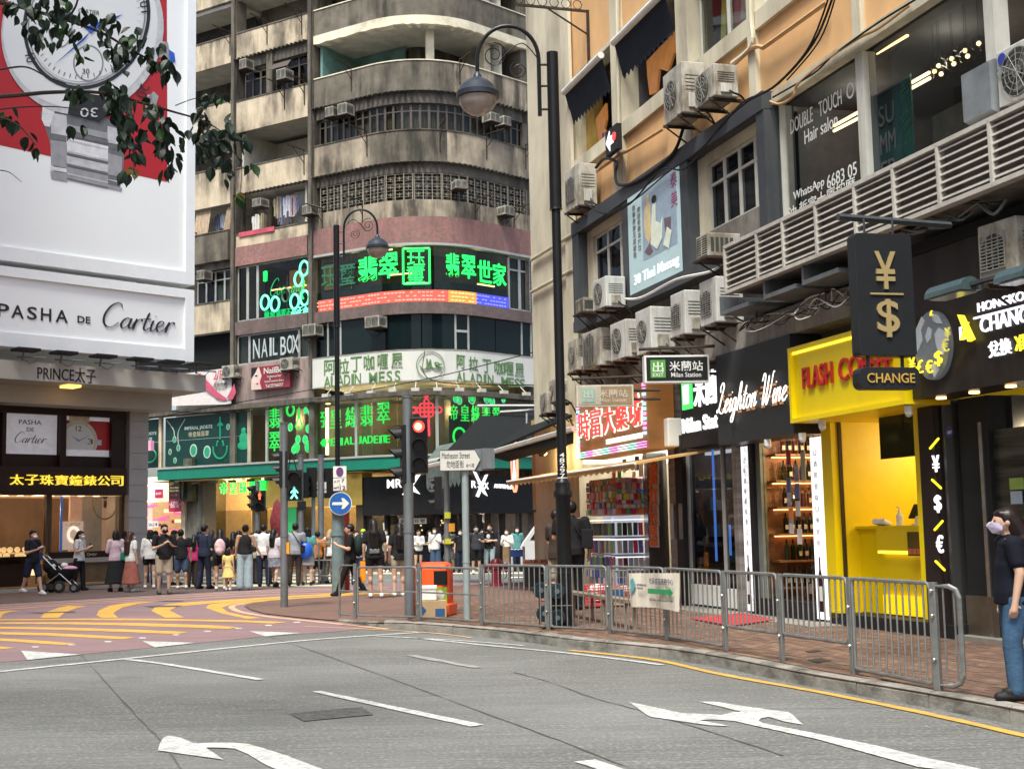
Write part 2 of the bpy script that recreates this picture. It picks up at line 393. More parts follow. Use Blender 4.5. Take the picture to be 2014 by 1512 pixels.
pp=sheet('purple_road_surface',[(-120,1316),(0,1303),(160,1287),(382,1265),(528,1251),(700,1239),(735,1234),(800,1228),(1120,1200),(1120,1143),(880,1144),(700,1150),(500,1160),(278,1172),(0,1188),(-120,1194)],.004,m_purple)
tag(pp,kind='structure')
m_='yellow_stripe'
def px0(o,s,pts):return[(o[0]+x/s,o[1]+y/s)for x,y in pts]
s0=2.877;o0=(0,1150)
S=lambda pts:px0(o0,s0,pts)
mark(m_,S([(-300,165),(0,190),(20,165),(60,152),(125,146),(60,145),(0,150),(-300,128)]),m_yel)
mark(m_,S([(228,187),(250,160),(330,130),(390,118),(492,122),(440,130),(370,155),(330,188)]),m_yel)
mark(m_,S([(545,172),(560,145),(620,118),(720,102),(800,97),(895,96),(780,108),(690,130),(640,160),(668,186),(575,187)]),m_yel)
mark(m_,S([(856,148),(880,125),(960,108),(1120,95),(1400,78),(1650,62),(1900,48),(2200,36),(2200,42),(1900,57),(1650,71),(1400,90),(1160,108),(1000,125),(960,145),(1040,186),(935,187)]),m_yel)
mark(m_,S([(1162,130),(1185,112),(1280,98),(1500,84),(1750,68),(2010,50),(2300,36),(2300,44),(2010,60),(1750,80),(1500,97),(1310,112),(1255,130),(1290,155),(1380,175),(1480,188),(1400,193),(1260,165)]),m_yel)
stroke(m_,S([(1480,97),(1380,108),(1312,122),(1350,150),(1500,178),(1700,200),(2014,232),(2200,252)]),.13,m_pink)
for ys in((120,117,90,62,35,15),(130,128,100,72,44,24),(143,140,108,84,58,38)):
 stroke(m_,S([(-200,ys[0]+14),(0,ys[1]),(500,ys[2]),(1000,ys[3]),(1500,ys[4]),(2200,ys[5])]),.16,m_pink)
mark(m_,S([(-300,205),(0,196),(700,190),(1000,195),(1400,202),(1630,212),(1540,219),(1300,210),(900,202),(400,200),(0,202),(-300,212)]),m_yel)
mark(m_,S([(-300,222),(60,212),(500,213),(900,220),(1200,230),(1350,240),(1290,250),(1000,240),(600,228),(250,222),(0,222),(-300,232)]),m_yel)
mark(m_,S([(-300,248),(0,238),(400,243),(800,256),(1070,268),(1000,279),(600,264),(200,252),(0,250),(-300,258)]),m_yel)
mark(m_,S([(-300,280),(0,268),(300,274),(760,298),(690,309),(300,290),(0,281),(-300,290)]),m_yel)
mark(m_,S([(-300,320),(0,304),(200,315),(430,333),(360,342),(150,328),(0,318),(-300,332)]),m_yel)
mark(m_,S([(-300,362),(0,350),(85,358),(0,366),(-300,374)]),m_yel)
for x,y in((1680,213),(1520,230),(1350,247),(1175,264),(996,284),(806,302),(612,323),(405,341),(200,352)):
 mark('reflector_mark',S([(x-24,y),(x-12,y-3.5),(x+12,y-3.5),(x+24,y),(x+12,y+3.5),(x-12,y+3.5)]),m_white)
for t in([(1410,264),(1705,274),(1500,294)],[(806,320),(1108,330),(876,356)],[(120,375),(455,396),(155,427)]):
 mark('give_way_triangle',S(t),m_white,.010)
w='lane_line'
stroke(w,[(-60,1327),(0,1321),(243,1296),(563,1263),(700,1252),(822,1244)],.13,m_white,jit=.006)
stroke(w,[(250,1297),(330,1307),(514,1337)],.1,m_white,jit=.006)
stroke(w,[(622,1360),(700,1377),(938,1428)],[.09,.13],m_white,jit=.006)
stroke(w,[(740,1251),(890,1259),(1031,1270)],.07,m_white,jit=.006)
stroke(w,[(820,1255),(965,1270),(1130,1286),(1304,1308)],.085,m_white,jit=.006)
S1=lambda pts:px0((600,1150),2.877,pts)
S2=lambda pts:px0((1200,1150),2.474,pts)
stroke(w,S1([(600,400),(760,430),(980,470)]),.12,m_worn,jit=.02)
stroke(w,[(1150,1497),(1250,1530)],.15,m_white,jit=.006)
mark('lane_arrow',S([(893,940),(905,900),(925,868),(950,856),(1020,868),(1100,900),(1250,896),(1330,897),(1400,903),(1480,925),(1620,970),(1860,1060),(1700,1100),(1590,1060),(1500,1020),(1400,960),(1330,930),(1250,925),(1165,925),(1265,993)]),m_white)
mark('lane_arrow',S2([(92,572),(345,626),(545,636),(590,624),(640,620),(560,600),(430,570),(520,572),(700,600),(865,622),(885,632),(938,683),(850,668),(770,645),(735,652),(722,664),(745,676),(960,718),(1300,786),(1560,850),(1790,896),(1850,915),(1740,915),(1500,890),(1000,752),(700,687),(600,664),(500,658),(430,660),(585,690),(480,686),(200,645),(180,636)]),m_white)
kerbpx=[(662,1222),(744,1233),(815,1241),(895,1247),(975,1255),(1055,1265),(1142,1277),(1295,1293),(1424,1314),(1584,1348),(1806,1388),(2014,1429),(2300,1490)]
stroke('yellow_kerb_line',S1([(1500,372),(1700,392),(2014,432)])+S2([(540,437),(1000,520),(1500,620),(2014,735),(2600,870)]),.1,m_yel,jit=.005)
stroke('yellow_kerb_line',S1([(0,236),(320,250),(700,272),(940,300)]),.06,m_pink,jit=.01)
c_='slab_joint'
for pts in([(160,1288),(215,1350),(280,1420),(315,1455),(370,1530)],[(528,1252),(600,1275),(781,1339),(965,1407),(1100,1456),(1250,1515)],[(1010,1322),(1080,1341),(1160,1370),(1257,1397),(1400,1440),(1540,1486)]):
 stroke(c_,pts,.014,m_crack,.005,jit=.007)
for pts in(S([(800,762),(900,752),(1050,743)]),S([(1350,722),(1630,700)]),S2([(240,606),(700,606),(1400,594)]),S2([(1420,808),(2014,796)]),S2([(560,835),(1050,822)]),[(60,1283),(160,1288)]):
 stroke(c_,pts,.008,m_crack,.0055,jit=.004)
m_pat=PM('tar_patch',(.1,.1,.1),.95,var=.7,sc=14,bump=1,bsc=30,fine=.6)
mark('manhole_patch',[(568,1404),(640,1397),(712,1391),(722,1398),(735,1406),(668,1412),(598,1419),(584,1412)],m_pat,.007)
mark('manhole_patch',S([(810,122),(880,118),(1040,118),(1000,126),(850,128)]),m_pat,.012)
mark('manhole_patch',S([(890,90),(1050,92),(1000,96),(930,95)]),m_pat,.012)
mark('manhole_patch',S([(155,158),(420,152),(430,156),(230,162)]),m_pat,.012)
m_cream=PM('cream_road_paint',(.62,.56,.38),.75,var=.1,sc=2,dirt=.3,dcol=(.3,.25,.2),dst=(1,1,1))
for y,x0,x1 in((1127,700,1110),(1131,560,700),(1137,330,700),(1144,320,690),(1151.5,330,670)):
 mark('crossing_bar',[(x0,y-1.6-(x0<500)),(x1,y-1.6),(x1,y+1.6),(x0,y+2.4)],m_cream,.012)
lp=sheet('corner_pavement',[(-200,1199),(0,1187),(278,1171),(500,1159),(560,1156),(560,1154),(330,1154),(250,1138),(-200,1138)],.009,PM('dark_paving',(.13,.085,.08),.75,var=.2,sc=2,dirt=.5,dcol=(.07,.05,.05),dst=(1,1,1),fine=.2))
tag(lp,kind='structure')
fp=sheet('far_pavement',[(560,1124),(700,1123),(1300,1119),(1300,1090),(100,1095),(100,1126)],.02,m_brick_far)
tag(fp,kind='structure')
# ------------------------------------------------------------------ right-hand brick pavement
RF=Plane((5.15,15.6),(.2829,-.9592))
KZ=.13
def interp(pts,n):
 P=[V(p)for p in pts];L=[0]
 for a,b in zip(P,P[1:]):L.append(L[-1]+(b-a).length)
 out=[]
 for i in range(n):
  t=L[-1]*i/(n-1);k=0
  while k<len(P)-2 and L[k+1]<t:k+=1
  out.append(P[k].lerp(P[k+1],(t-L[k])/max(1e-9,L[k+1]-L[k])))
 return out
Kb=crv([G(x,y,0)for x,y in kerbpx],8)
def kerb_h(p):
 x0,x1=G(690,1226).x,G(800,1240).x
 return .034+(KZ-.034)*max(0,min(1,(p.x-x0)/(x1-x0)))
tip=[G(x,y,0)for x,y in((481,1193),(492,1200),(521,1208),(591,1216),(662,1222))]
far=[G(x,y,0)for x,y in((481,1192.5),(490,1188),(520,1183),(560,1180),(660,1174),(800,1166),(900,1160),(985,1155),(1100,1149))]
near=interp([p.to_tuple()for p in tip]+[p.to_tuple()for p in Kb[1:]],60)
fl=far+[RF.o+RF.x*t-RF.y*0+RF.y*.6 for t in(-12,-8,-4,0,3,8)]
farr=interp([p.to_tuple()for p in fl],60)
pb=MB()
for i in range(59):
 a,b,c,d=near[i],near[i+1],farr[i+1],farr[i]
 for j in range(6):
  t0,t1=j/6,(j+1)/6
  q=[a.lerp(d,t0),b.lerp(c,t0),b.lerp(c,t1),a.lerp(d,t1)]
  pb.quad(*[(p.x,p.y,kerb_h(p)-.012)for p in q])
pave=pb.build('pavement',[m_brick_far]);tag(pave,kind='structure')
pave.data.materials[0]=m_brick_far
def inside(p,poly):
 c=False;n=len(poly)
 for i in range(n):
  a,b=poly[i],poly[(i+1)%n]
  if(a.y>p.y)!=(b.y>p.y)and p.x<(b.x-a.x)*(p.y-a.y)/(b.y-a.y)+a.x:c=not c
 return c
Kin=[]
for i,p in enumerate(near):
 t=(near[min(i+1,59)]-near[max(i-1,0)]).normalized();Kin.append(p+V((-t.y,t.x,0))*.19)
if(Kin[30]-farr[30]).length>(near[30]-farr[30]).length:
 Kin=[p*2-q for p,q in zip(near,Kin)]
poly=Kin+farr[::-1]
bme=[]
for k in range(3):
 b=MB();b.box(-.097,.097,-.046,.046,-.02,.0)
 me=bpy.data.meshes.new('brick');bmm=bmesh.new()
 me.from_pydata([tuple(v)for v in b.v],[],b.f);me.materials.append(m_br[k]);bme.append(me)
cand=[]
for i in range(-130,90):
 for j in range(-75,75):
  x=i*.2+(.1 if j%2 else 0);y=j*.1
  p=RF.o+RF.x*x-RF.y*(y+2.0)
  if p.y<4 or p.y>26 or p.x<-6:continue
  u,v_=proj((p.x,p.y,KZ))
  if u<-100 or u>2120 or v_>1560:continue
  if kerb_h(p)<KZ-.001:continue
  if inside(p,poly):cand.append(((p-EYE).length,p))
cand.sort(key=lambda c:c[0])
rng=random.Random(3);bang=math.atan2(RF.x.y,RF.x.x)
stuff=[MB()for _ in range(3)]
for n_,(d,p)in enumerate(cand):
 k=rng.choice((0,0,1,1,2));big=noise.noise(p*.7)*.006
 z=KZ+rng.uniform(-.0025,.0025)+big*.4;T=TR(p.x,p.y,z,bang+rng.uniform(-.02,.02),rng.uniform(-.012,.012),rng.uniform(-.006,.006))
 if n_<290:
  o=bpy.data.objects.new('brick',bme[k]);COL.objects.link(o);o.parent=pave;o.matrix_local=T
 else:
  stuff[k].M=T;stuff[k].box(-.097,.097,-.046,.046,-.02,0)
for k in range(3):
 o=stuff[k].build('far_bricks',m_br[k],pave);tag(o,kind='stuff')
acc=[];L=0;kpts=interp([p.to_tuple()for p in([tip[-1]]+Kb[1:])],400)
seg=[kpts[0]];
for a,b in zip(kpts,kpts[1:]):
 L+=(b-a).length;seg.append(b)
 if L>=.93 or b is kpts[-1]:
  acc.append(seg);seg=[b];L=0
for sg in acc:
 if len(sg)<3:continue
 a=V(sg[0]);c=V(sg[-1]);t=(c-a).normalized();nn=V((-t.y,t.x,0))
 if(a+nn-farr[30]).length>(a-nn-farr[30]).length:nn=-nn
 if proj((a.x,a.y,0))[0]>2400:break
 b=MB();h=max(.02,kerb_h((a+c)/2));g=.006
 m2=[V(sg[int(i*(len(sg)-1)/4)])for i in range(5)];m2[0]=m2[0]+t*g;m2[-1]=m2[-1]-t*g
 prof=[(0,-.02),(0.004,h*.75),(.02,h-.008),(.05,h+.002),(.15,h+.003),(.17,-.02)]
 vv=[];ff=[];dz=rng.uniform(-.006,.006)
 for q in m2:
  for(u,zz)in prof:
   vv.append(q+nn*(u+rng.uniform(-.004,.004))+V((0,0,zz+dz)))
 n6=len(prof)
 for i in range(4):
  for j in range(n6-1):ff.append((i*n6+j,i*n6+j+1,(i+1)*n6+j+1,(i+1)*n6+j))
 ff+=[tuple(range(n6)),tuple(range(4*n6+n6-1,4*n6-1,-1))]
 b.add(vv,ff);o=b.build('kerb_stone',m_kerb,pave,bev=.0)
 bm=bmesh.new();bm.from_mesh(o.data);bmesh.ops.recalc_face_normals(bm,faces=bm.faces);bm.to_mesh(o.data);bm.free()
m_conc=PM('apron_concrete',(.27,.25,.22),.8,var=.2,sc=2,dirt=.5,dcol=(.1,.09,.08),dst=(1,1,1),fine=.2)
ap=MB()
ap.M=RF.M(0,0,0)
ap.box(-9.2,-2.4,-.62,.2,KZ-.02,KZ+.012);o=ap.build('apron',m_conc,pave)
m_mat=PM('red_mat',(.42,.03,.035),.9,var=.2,sc=4,dirt=.3,fine=.2)
def mat_on(pxs,lab):
 pts=[G(x,y,KZ)for x,y in pxs];b=MB();b.slab([(p.x,p.y)for p in pts],KZ+.013,KZ+.022);o=b.build('floor_mat',m_mat);tag(o,lab,'mat')
mat_on(S2([(390,168),(640,140),(805,175),(590,205)]),'red entrance mat on the concrete in front of the wine shop')
mat_on([(1060,1182),(1140,1176),(1260,1187),(1160,1196)],'red mat spread under the baskets at the corner pharmacy')
gm=PM('drain_iron',(.05,.045,.04),.6,.5,var=.3)
for pxs in(S2([(960,365),(1030,358),(1080,370),(1005,380)]),S2([(950,325),(1000,316),(1030,322),(985,330)])):
 pts=[G(x,y,KZ)for x,y in pxs];b=MB();b.slab([(p.x,p.y)for p in pts],KZ,KZ+.006);b.build('drain_cover',gm,pave)
# ------------------------------------------------------------------ corner tenement
TA=V((-3.3,52,0));DL=V((-.843,.538,0)).normalized();DR=V((.708,.706,0)).normalized()
TRD=3.4;_half=math.acos(DL.dot(DR))/2;TT=TRD/math.tan(_half);TC=TA+(DL+DR).normalized()*(TRD/math.sin(_half))
TL_,TR_=TA+DL*TT,TA+DR*TT;ARC=TRD*(math.pi-2*_half);HA=ARC/2
NL,NR=V((DL.y,-DL.x,0)),V((DR.y,-DR.x,0))
if(TL_-TC).dot(NL)<0:NL=-NL
if(TR_-TC).dot(NR)<0:NR=-NR
def tp(s,n=0,z=0):
 if s<-HA:p=TL_+DL*(-HA-s)+NL*n
 elif s>HA:p=TR_+DR*(s-HA)+NR*n
 else:
  t=(s+HA)/ARC;a0=math.atan2(NL.y,NL.x);a1=math.atan2(NR.y,NR.x)
  a=a0+(a1-a0)*t;p=TC+V((math.cos(a),math.sin(a),0))*(TRD+n)
 return V((p.x,p.y,z))
def tS(px,n=0,z=8):
 a,b=-40.,14.
 for _ in range(50):
  m=(a+b)/2
  if proj(tp(m,n,z))[0]<px:a=m
  else:b=m
 return(a+b)/2
def tZ(px,py,n=0):return zat(tp(tS(px,n),n),py)
def srange(s0,s1,step=.45):
 out=[s0]
 br=[]
 if s0<HA and s1>-HA:
  k=int(ARC/step)+1;br=[-HA+ARC*i/k for i in range(k+1)]
 out+=[b for b in br if s0+.01<b<s1-.01];out.append(s1);return out
def band(b,s0,s1,n0,n1,z0,z1,topn=None,jag=0.):
 ss=srange(s0,s1)
 if jag:
  ss=sorted(set(ss+[s0+i*.35 for i in range(1,int((s1-s0)/.35))]))
 v=[];f=[]
 for s in ss:
  j=random.uniform(-jag,jag)
  v+=[tp(s,n0,z0),tp(s,n1,z0+j),tp(s,n1,z1),tp(s,n0,z1)]
 for i in range(len(ss)-1):
  for j in range(4):f.append((i*4+j,i*4+(j+1)%4,i*4+4+(j+1)%4,i*4+4+j))
 f+=[(3,2,1,0),tuple(range(len(ss)*4-4,len(ss)*4))]
 f=[g[::-1]for g in f]
 return b.add(v,f)
def tM(s,n=0,z=0):
 d=(tp(s+.01,n)-tp(s-.01,n)).normalized();y=V((-d.y,d.x,0));p=tp(s,n,z)
 return Matrix(((d.x,y.x,0,p.x),(d.y,y.y,0,p.y),(0,0,1,p.z),(0,0,0,1)))
m_ten=PM('stained_sunlit_concrete',(.6,.5,.365),.9,var=.2,sc=1.6,dirt=.97,dcol=(.09,.072,.055),dsc=.8,dst=(1.8,1.8,.38),bump=.35,bsc=8,fine=.15)  # stained concrete, base colour brightened for the sunlit left wing
m_ten3=PM('brown_concrete',(.36,.3,.225),.9,var=.3,sc=1.4,dirt=.95,dcol=(.05,.042,.034),dsc=.9,dst=(1.9,1.9,.32),bump=.35,bsc=8)
m_ten2=PM('grimy_shaded_concrete',(.155,.135,.105),.9,var=.5,sc=1.6,dirt=.95,dcol=(.03,.027,.022),dsc=1.0,dst=(1.9,1.9,.32),bump=.35,bsc=8,fine=.15)  # grimy concrete, base colour also darkened for the shaded curved corner
m_tend=PM('sooty_concrete',(.115,.1,.085),.9,var=.3,sc=2,dirt=.8,dcol=(.02,.018,.016),dsc=1,bump=.3)
m_creamt=PM('cream_edge_paint',(.74,.68,.52),.85,var=.12,sc=3,dirt=.6,dcol=(.3,.24,.17),dsc=1.2,dst=(1,1,1))
m_gran=PM('pink_granite_chip',(.34,.155,.135),.6,var=.25,sc=.6,alt=(.17,.12,.115),altsc=9,dirt=.4,dcol=(.09,.05,.045),dsc=.8,fine=.25)
m_gran2=PM('grey_pink_chip',(.19,.125,.115),.65,var=.25,sc=.6,alt=(.1,.085,.085),altsc=9,dirt=.5,dsc=.8,fine=.25)
m_teal=PM('teal_limewash',(.14,.27,.25),.8,var=.2,sc=2,dirt=.3,dst=(1,1,1))
m_roomw=PM('old_white_wall',(.5,.48,.43),.85,var=.12,sc=2,dirt=.35,dcol=(.15,.13,.1),dst=(1,1,1))
m_roomd=PM('dark_room',(.05,.05,.05),.9,var=.3)
m_wfr=PM('dark_window_frame',(.07,.055,.045),.6,var=.25)
m_wfl=PM('aluminium_frame',(.42,.42,.4),.45,.3,var=.1)
m_glsd=GL('window_glass',(.6,.62,.6),refl=1.22);m_glsdk=GL('dark_glass',(.16,.2,.22))
m_curt=[PM('curtain_cream',(.3,.27,.2),.9,var=.25,sc=3,st=(4,4,.3)),PM('curtain_grey',(.22,.24,.24),.9,var=.25,sc=3,st=(4,4,.3)),PM('curtain_brown',(.16,.13,.085),.9,var=.35,sc=3,st=(4,4,.3)),m_roomd]
m_iron=PM('rusty_iron',(.05,.035,.028),.8,.2,var=.4)
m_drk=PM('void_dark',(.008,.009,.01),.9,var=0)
ten=thing('tenement_building','grimy old corner tenement with curved concrete balconies above the jade shops','building',tM(0))
IT=ten.matrix_world.inverted()
def tpart(b,name,mat,par=None,**k):
 o=b.build(name,mat,None,None,**k)
 o.parent=par or ten;o.matrix_parent_inverse=IT if par is None else Matrix.Identity(4)
 if par is not None and par.parent is ten:o.matrix_parent_inverse=Matrix.Identity(4)
 return o
SA0,SA1,SB0,SB1,SC0,SC1=tS(250),tS(456),tS(468),tS(611),tS(624),tS(1047)
zz=lambda px,*ys:[tZ(px,y)for y in ys]
C1,C2,C3,C4=zz(640,21,70,87),zz(640,156,212),zz(640,288,347),zz(640,420,452,502)
C5,C6,C7=zz(640,614,636),zz(640,702,762),zz(640,776,905,930)
B1,B2,B3,B4=zz(540,49,99),zz(540,185,238,247),zz(540,319,370),zz(540,452,476,514)
B5,B6=zz(540,625,652),zz(540,711,768,790)
A1,A2,A3,A4,A5,A6=zz(420,83,135),zz(420,209,262),zz(420,336,408),zz(420,462,518),zz(420,597,655),zz(420,722,742)
TOP=C1[0]+8.6
def parapet(s0,s1,z1,z0,mat,name='balcony_parapet',n=.14,cap=.05,trim=None,jag=0):
 b=MB();band(b,s0,s1,0,n,z0,z1,jag=jag);o=tpart(b,name,mat)
 if cap:
  b=MB();band(b,s0,s1,-.06,n+.03,z1+.002,z1+cap);tpart(b,'parapet_coping',m_creamt if trim else m_ten2)
 return o
for i,z in enumerate((C1[0]+5.6,C1[0]+2.85)):
 parapet(SC0,SC1,z,z-1.05,m_ten2)
for z in(B1[0]+2.8,B1[0]+5.6):parapet(SB0,SB1,z,z-1.05,m_ten)
for z in(A1[0]+2.7,A1[0]+5.4):parapet(SA0,SA1,z,z-1.05,m_ten)
parapet(SC0,SC1,C1[0],C1[1],m_ten2,trim=1)
b=MB();band(b,SC0,SC1,-.3,.17,C1[2],C1[1]-.003,jag=.03);tpart(b,'slab_edge',m_creamt)
parapet(SC0,tS(900),C2[0],C2[1],m_ten2,trim=1);parapet(tS(900),SC1,C2[0],C2[1],m_ten3,trim=1);parapet(SC0,tS(735),C3[0],C3[1],m_ten3);parapet(tS(735),tS(884),C3[0],C3[1],m_ten2);parapet(tS(884),SC1,C3[0],C3[1],m_ten3)
parapet(SC0,SC1,C4[0],C4[1],m_ten3,name='window_apron',cap=0)
parapet(SB0,SB1,B1[0],B1[1],m_ten);parapet(SB0,SB1,B2[0],B2[2],m_ten);parapet(SB0,SB1,B3[0],B3[1],m_ten)
parapet(SB0,SB1,B4[0],B4[1],m_ten)
parapet(SA0,SA1,A1[0],A1[1],m_ten);parapet(SA0,SA1,A2[0],A2[1],m_ten);parapet(SA0,SA1,A3[0],A3[1],m_ten)
parapet(SA0,SA1,A4[0],A4[1],m_ten2,n=.3);parapet(SA0,SA1,A5[0],A5[1],m_ten)
for z,s0,s1 in((C2[1],SC0,SC1),(C3[1],SC0,SC1),(B1[1],SB0,SB1),(B3[1],SB0,SB1)):
 b=MB();s=s0
 while s<s1:
  b.M=tM(s,.1,z-.05);b.box(-.06,.06,-.2,.1,0,.03);s+=.24
 tpart(b,'drip_trim',m_tend)
gr=[(SC0,SC1,C4[2],C4[1],m_gran),(SB0,SB1,B4[2],B4[1],m_gran),(SC0,SC1,C5[1],C5[0],m_gran2),(SB0,SB1,B5[1],B5[0],m_gran2)]
for s0,s1,z0,z1,m in gr:
 b=MB();band(b,s0,s1,-.05,.2,z0,z1-.004);tpart(b,'granite_band',m)
levels=[A6[1]-0,C6[1],C5[1],C4[1],C3[1],C2[1],C1[2],C1[2]+2.78,C1[2]+5.56,TOP]
for s0,s1,lv in((SC0-.3,SC1,[C7[2]+.1,C6[1],C5[1],C4[1],C3[1],C2[1],C1[2],C1[2]+2.78,C1[2]+5.56,TOP]),(SB0-.3,SB1+.3,[B6[2],B5[1],B4[1],B3[1],B2[1],B1[1],B1[1]+2.78,B1[1]+5.56,TOP]),(SA0,SA1+.3,[A6[1],A5[1],A4[1]-.15,A3[1]+.25,A2[1],A1[1],A1[1]+2.7,A1[1]+5.4,TOP])):
 for z in lv:b=MB();band(b,s0,s1,-3.0,-.002,z+.0,z+.16);tpart(b,'floor_slab',m_roomw)
b=MB();band(b,SA0,SC1,-3.3,-3.05,0,TOP+.3);tpart(b,'rear_wall',m_roomw)
b=MB();
for s in(SC1,):band(b,s-.3,s,-3.1,.0,0,TOP)
tpart(b,'end_wall',m_ten2)
b=MB();band(b,SC1+.4,SC1+14,-5,-.6,0,TOP);tpart(b,'side_wall',m_ten2)
for s,w,n,m in((tS(462),.32,.12,m_ten2),(tS(618),.3,.17,m_ten2)):
 b=MB();band(b,s-w/2,s+w/2,-.5,n+.02,C7[1]if s<-6 else C7[1],TOP);tpart(b,'column',m)
 b=MB();b.tube([tp(s+.1,n+.1,C6[1]),tp(s+.1,n+.1,TOP)],.05,6);tpart(b,'drain_pipe',m_tend)
for s in(tS(856,-.3),tS(976,-.3)):
 b=MB();band(b,s-.2,s+.2,-.9,-.5,C2[0]-1,TOP);tpart(b,'column',m_creamt)
def part_wall(px,z0,z1,m,dep=3.0,nn=-.1):
 b=MB();s=tS(px);band(b,s-.06,s+.06,-dep,nn,z0,z1);tpart(b,'partition_wall',m)
def back_wall(s0,s1,z0,z1,m,n=-2.4):
 b=MB();band(b,s0,s1,n-.1,n,z0,z1);tpart(b,'room_wall',m)
back_wall(SC0,tS(745),C2[1],C1[2],m_teal,-2.2);back_wall(tS(745),SC1,C2[1],C1[2],m_ten2,-2.5)
part_wall(632,C2[0]-.2,C1[2],m_teal,2.4);part_wall(1000,C2[0]-.2,C1[2],m_roomw);part_wall(1000,C1[1],C1[1]+3,m_roomw)
back_wall(SB0,SB1,B3[0]-1,B2[2],m_roomw,-2.2);part_wall(474,B3[0]-.5,B2[2],m_roomw);part_wall(600,B4[0]-1,B3[1],m_roomw,2)
back_wall(SB0,SB1,B4[0]-1,B3[1],m_roomw,-1.6);back_wall(SA0,SA1,A3[0]-1,A1[1],m_tend,-1.8);back_wall(SA0,SA1,A1[0]-1,A1[0]+6,m_roomd,-1.5)
back_wall(SB0,SB1,B1[1],TOP,m_ten2,-1.5);back_wall(SC0,SC1,C1[1],TOP,m_tend,-1.4)
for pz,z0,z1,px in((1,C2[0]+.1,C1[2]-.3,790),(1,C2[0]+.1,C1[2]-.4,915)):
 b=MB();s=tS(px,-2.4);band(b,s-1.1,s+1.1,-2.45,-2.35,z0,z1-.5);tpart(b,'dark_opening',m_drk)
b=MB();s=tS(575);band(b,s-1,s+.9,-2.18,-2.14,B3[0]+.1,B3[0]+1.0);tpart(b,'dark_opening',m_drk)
def window_run(s0,s1,z0,z1,k,mat,n=-.1,transom=.72,glass=None,curt=None,fw=.05,cn=-.16,rnd=None):
 rnd=rnd or random
 for i in range(k):
  a=s0+(s1-s0)*i/k;c=s0+(s1-s0)*(i+1)/k
  M0=tM((a+c)/2,n,z0);w=(tp(c,n)-tp(a,n)).length/2;h=z1-z0;b=MB(M0);t=h*transom
  b.box(-w,-w+fw,0,.07,0,h);b.box(w-fw,w,0,.07,0,h);b.box(-w,w,0,.068,0,fw);b.box(-w,w,0,.068,h-fw,h)
  if transom<1:b.box(-w,w,.001,.069,t-fw/2,t+fw/2)
  fo=tpart(b,'window',mat)
  b=MB(M0);b.box(-w+fw,w-fw,.03,.036,fw,h-fw);tpart(b,'pane',glass or m_glsd,fo).matrix_parent_inverse=Matrix.Identity(4)
  cm=curt[rnd.randrange(len(curt))]if curt else None
  if cm:
   b=MB(M0);kk=8;pts=[]
   for q in range(kk+1):pts.append((-w+2*w*q/kk,.12+(.03 if q%2 else 0)))
   for q in range(kk):b.quad((pts[q][0],pts[q][1],0),(pts[q+1][0],pts[q+1][1],0),(pts[q+1][0],pts[q+1][1],h),(pts[q][0],pts[q][1],h))
   tpart(b,'curtain',cm,fo).matrix_parent_inverse=Matrix.Identity(4)
rw=random.Random(5)
window_run(SC0+.1,tS(700),C3[0]+.05,C2[1]-.55,6,m_wfr,curt=[m_curt[1],m_roomd],rnd=rw)
window_run(tS(700),tS(905),C3[0]+.05,C2[1]-.5,12,m_wfr,curt=[m_curt[0],m_curt[2],m_curt[0]],rnd=rw)
window_run(tS(905),SC1-.1,C3[0]+.05,C2[1]-.5,10,m_wfr,curt=[m_curt[0],m_curt[1],m_roomd],rnd=rw)
b=MB();band(b,SC0,SC1,-.12,.0,C2[1]-.5,C2[1]);tpart(b,'window_head',m_tend)
b=MB();band(b,SC0,SC1,-.12,.0,C3[1]-.45,C3[1]);tpart(b,'window_head',m_tend)
window_run(SC0+.1,SC1-.1,C4[0]+.02,C3[1]-.45,22,m_wfr,curt=[m_roomd,m_roomd,m_curt[2]],rnd=rw,transom=.6,n=-.14)
m_gril=PM('painted_grille',(.3,.27,.21),.7,.1,var=.3,sc=4)
s_=SC0+.2
while s_<SC1-.6:
 e=min(s_+1.15,SC1-.1);M0=tM((s_+e)/2,.0,C4[0]+.03);w=(tp(e)-tp(s_)).length/2;h=C3[1]-.5-C4[0];b=MB(M0)
 for q in range(4):b.box(-w+q*(2*w-.03)/3,-w+q*(2*w-.03)/3+.03,0,.02,0,h)
 for q in range(9):b.box(-w,w,.003,.017,q*h/8.2,q*h/8.2+.012)
 for q in range(3):
  for u in range(3):
   cx=-w+(q+.5)*2*w/3;cz=h*(.2+.3*u);b.box(cx-.09,cx+.09,-.002,.019,cz,cz+.016);b.box(cx-.008,cx+.008,-.001,.018,cz-.09,cz+.1)
 tpart(b,'window_grille',m_gril if rw.random()<.7 else m_wfr);s_=e+.02
window_run(tS(478),tS(525),B2[0]+.05,B1[1]-.7,3,m_wfr,curt=[m_curt[2],m_roomd],rnd=rw)
window_run(tS(537),SB1-.1,B2[0]+.05,B1[1]-.5,3,m_wfr,curt=[m_roomd],rnd=rw,n=-.2)
b=MB();band(b,tS(525),tS(537),-.2,.05,B2[0],B1[1]);tpart(b,'wall_pier',m_ten2)
b=MB();band(b,SB0,SB1,-.15,-.0,B1[1]-.5,B1[1]);tpart(b,'window_head',m_tend)
window_run(tS(545,-2.1),tS(598,-2.1),B3[0]-.4,B3[0]+.75,4,m_wfl,n=-2.1,transom=1,curt=[m_roomd])
b=MB(tM(tS(545),0,B2[0]+1.2)@TR(0,-.2,0,0,R(-38)));b.box(-.1,.95,0,.02,-.3,.12);tpart(b,'awning_sash',m_wfr)
window_run(tS(384),tS(456),A4[1]-1.85,A4[1]-.35,4,m_wfl,curt=[m_curt[1],m_roomd],rnd=rw)
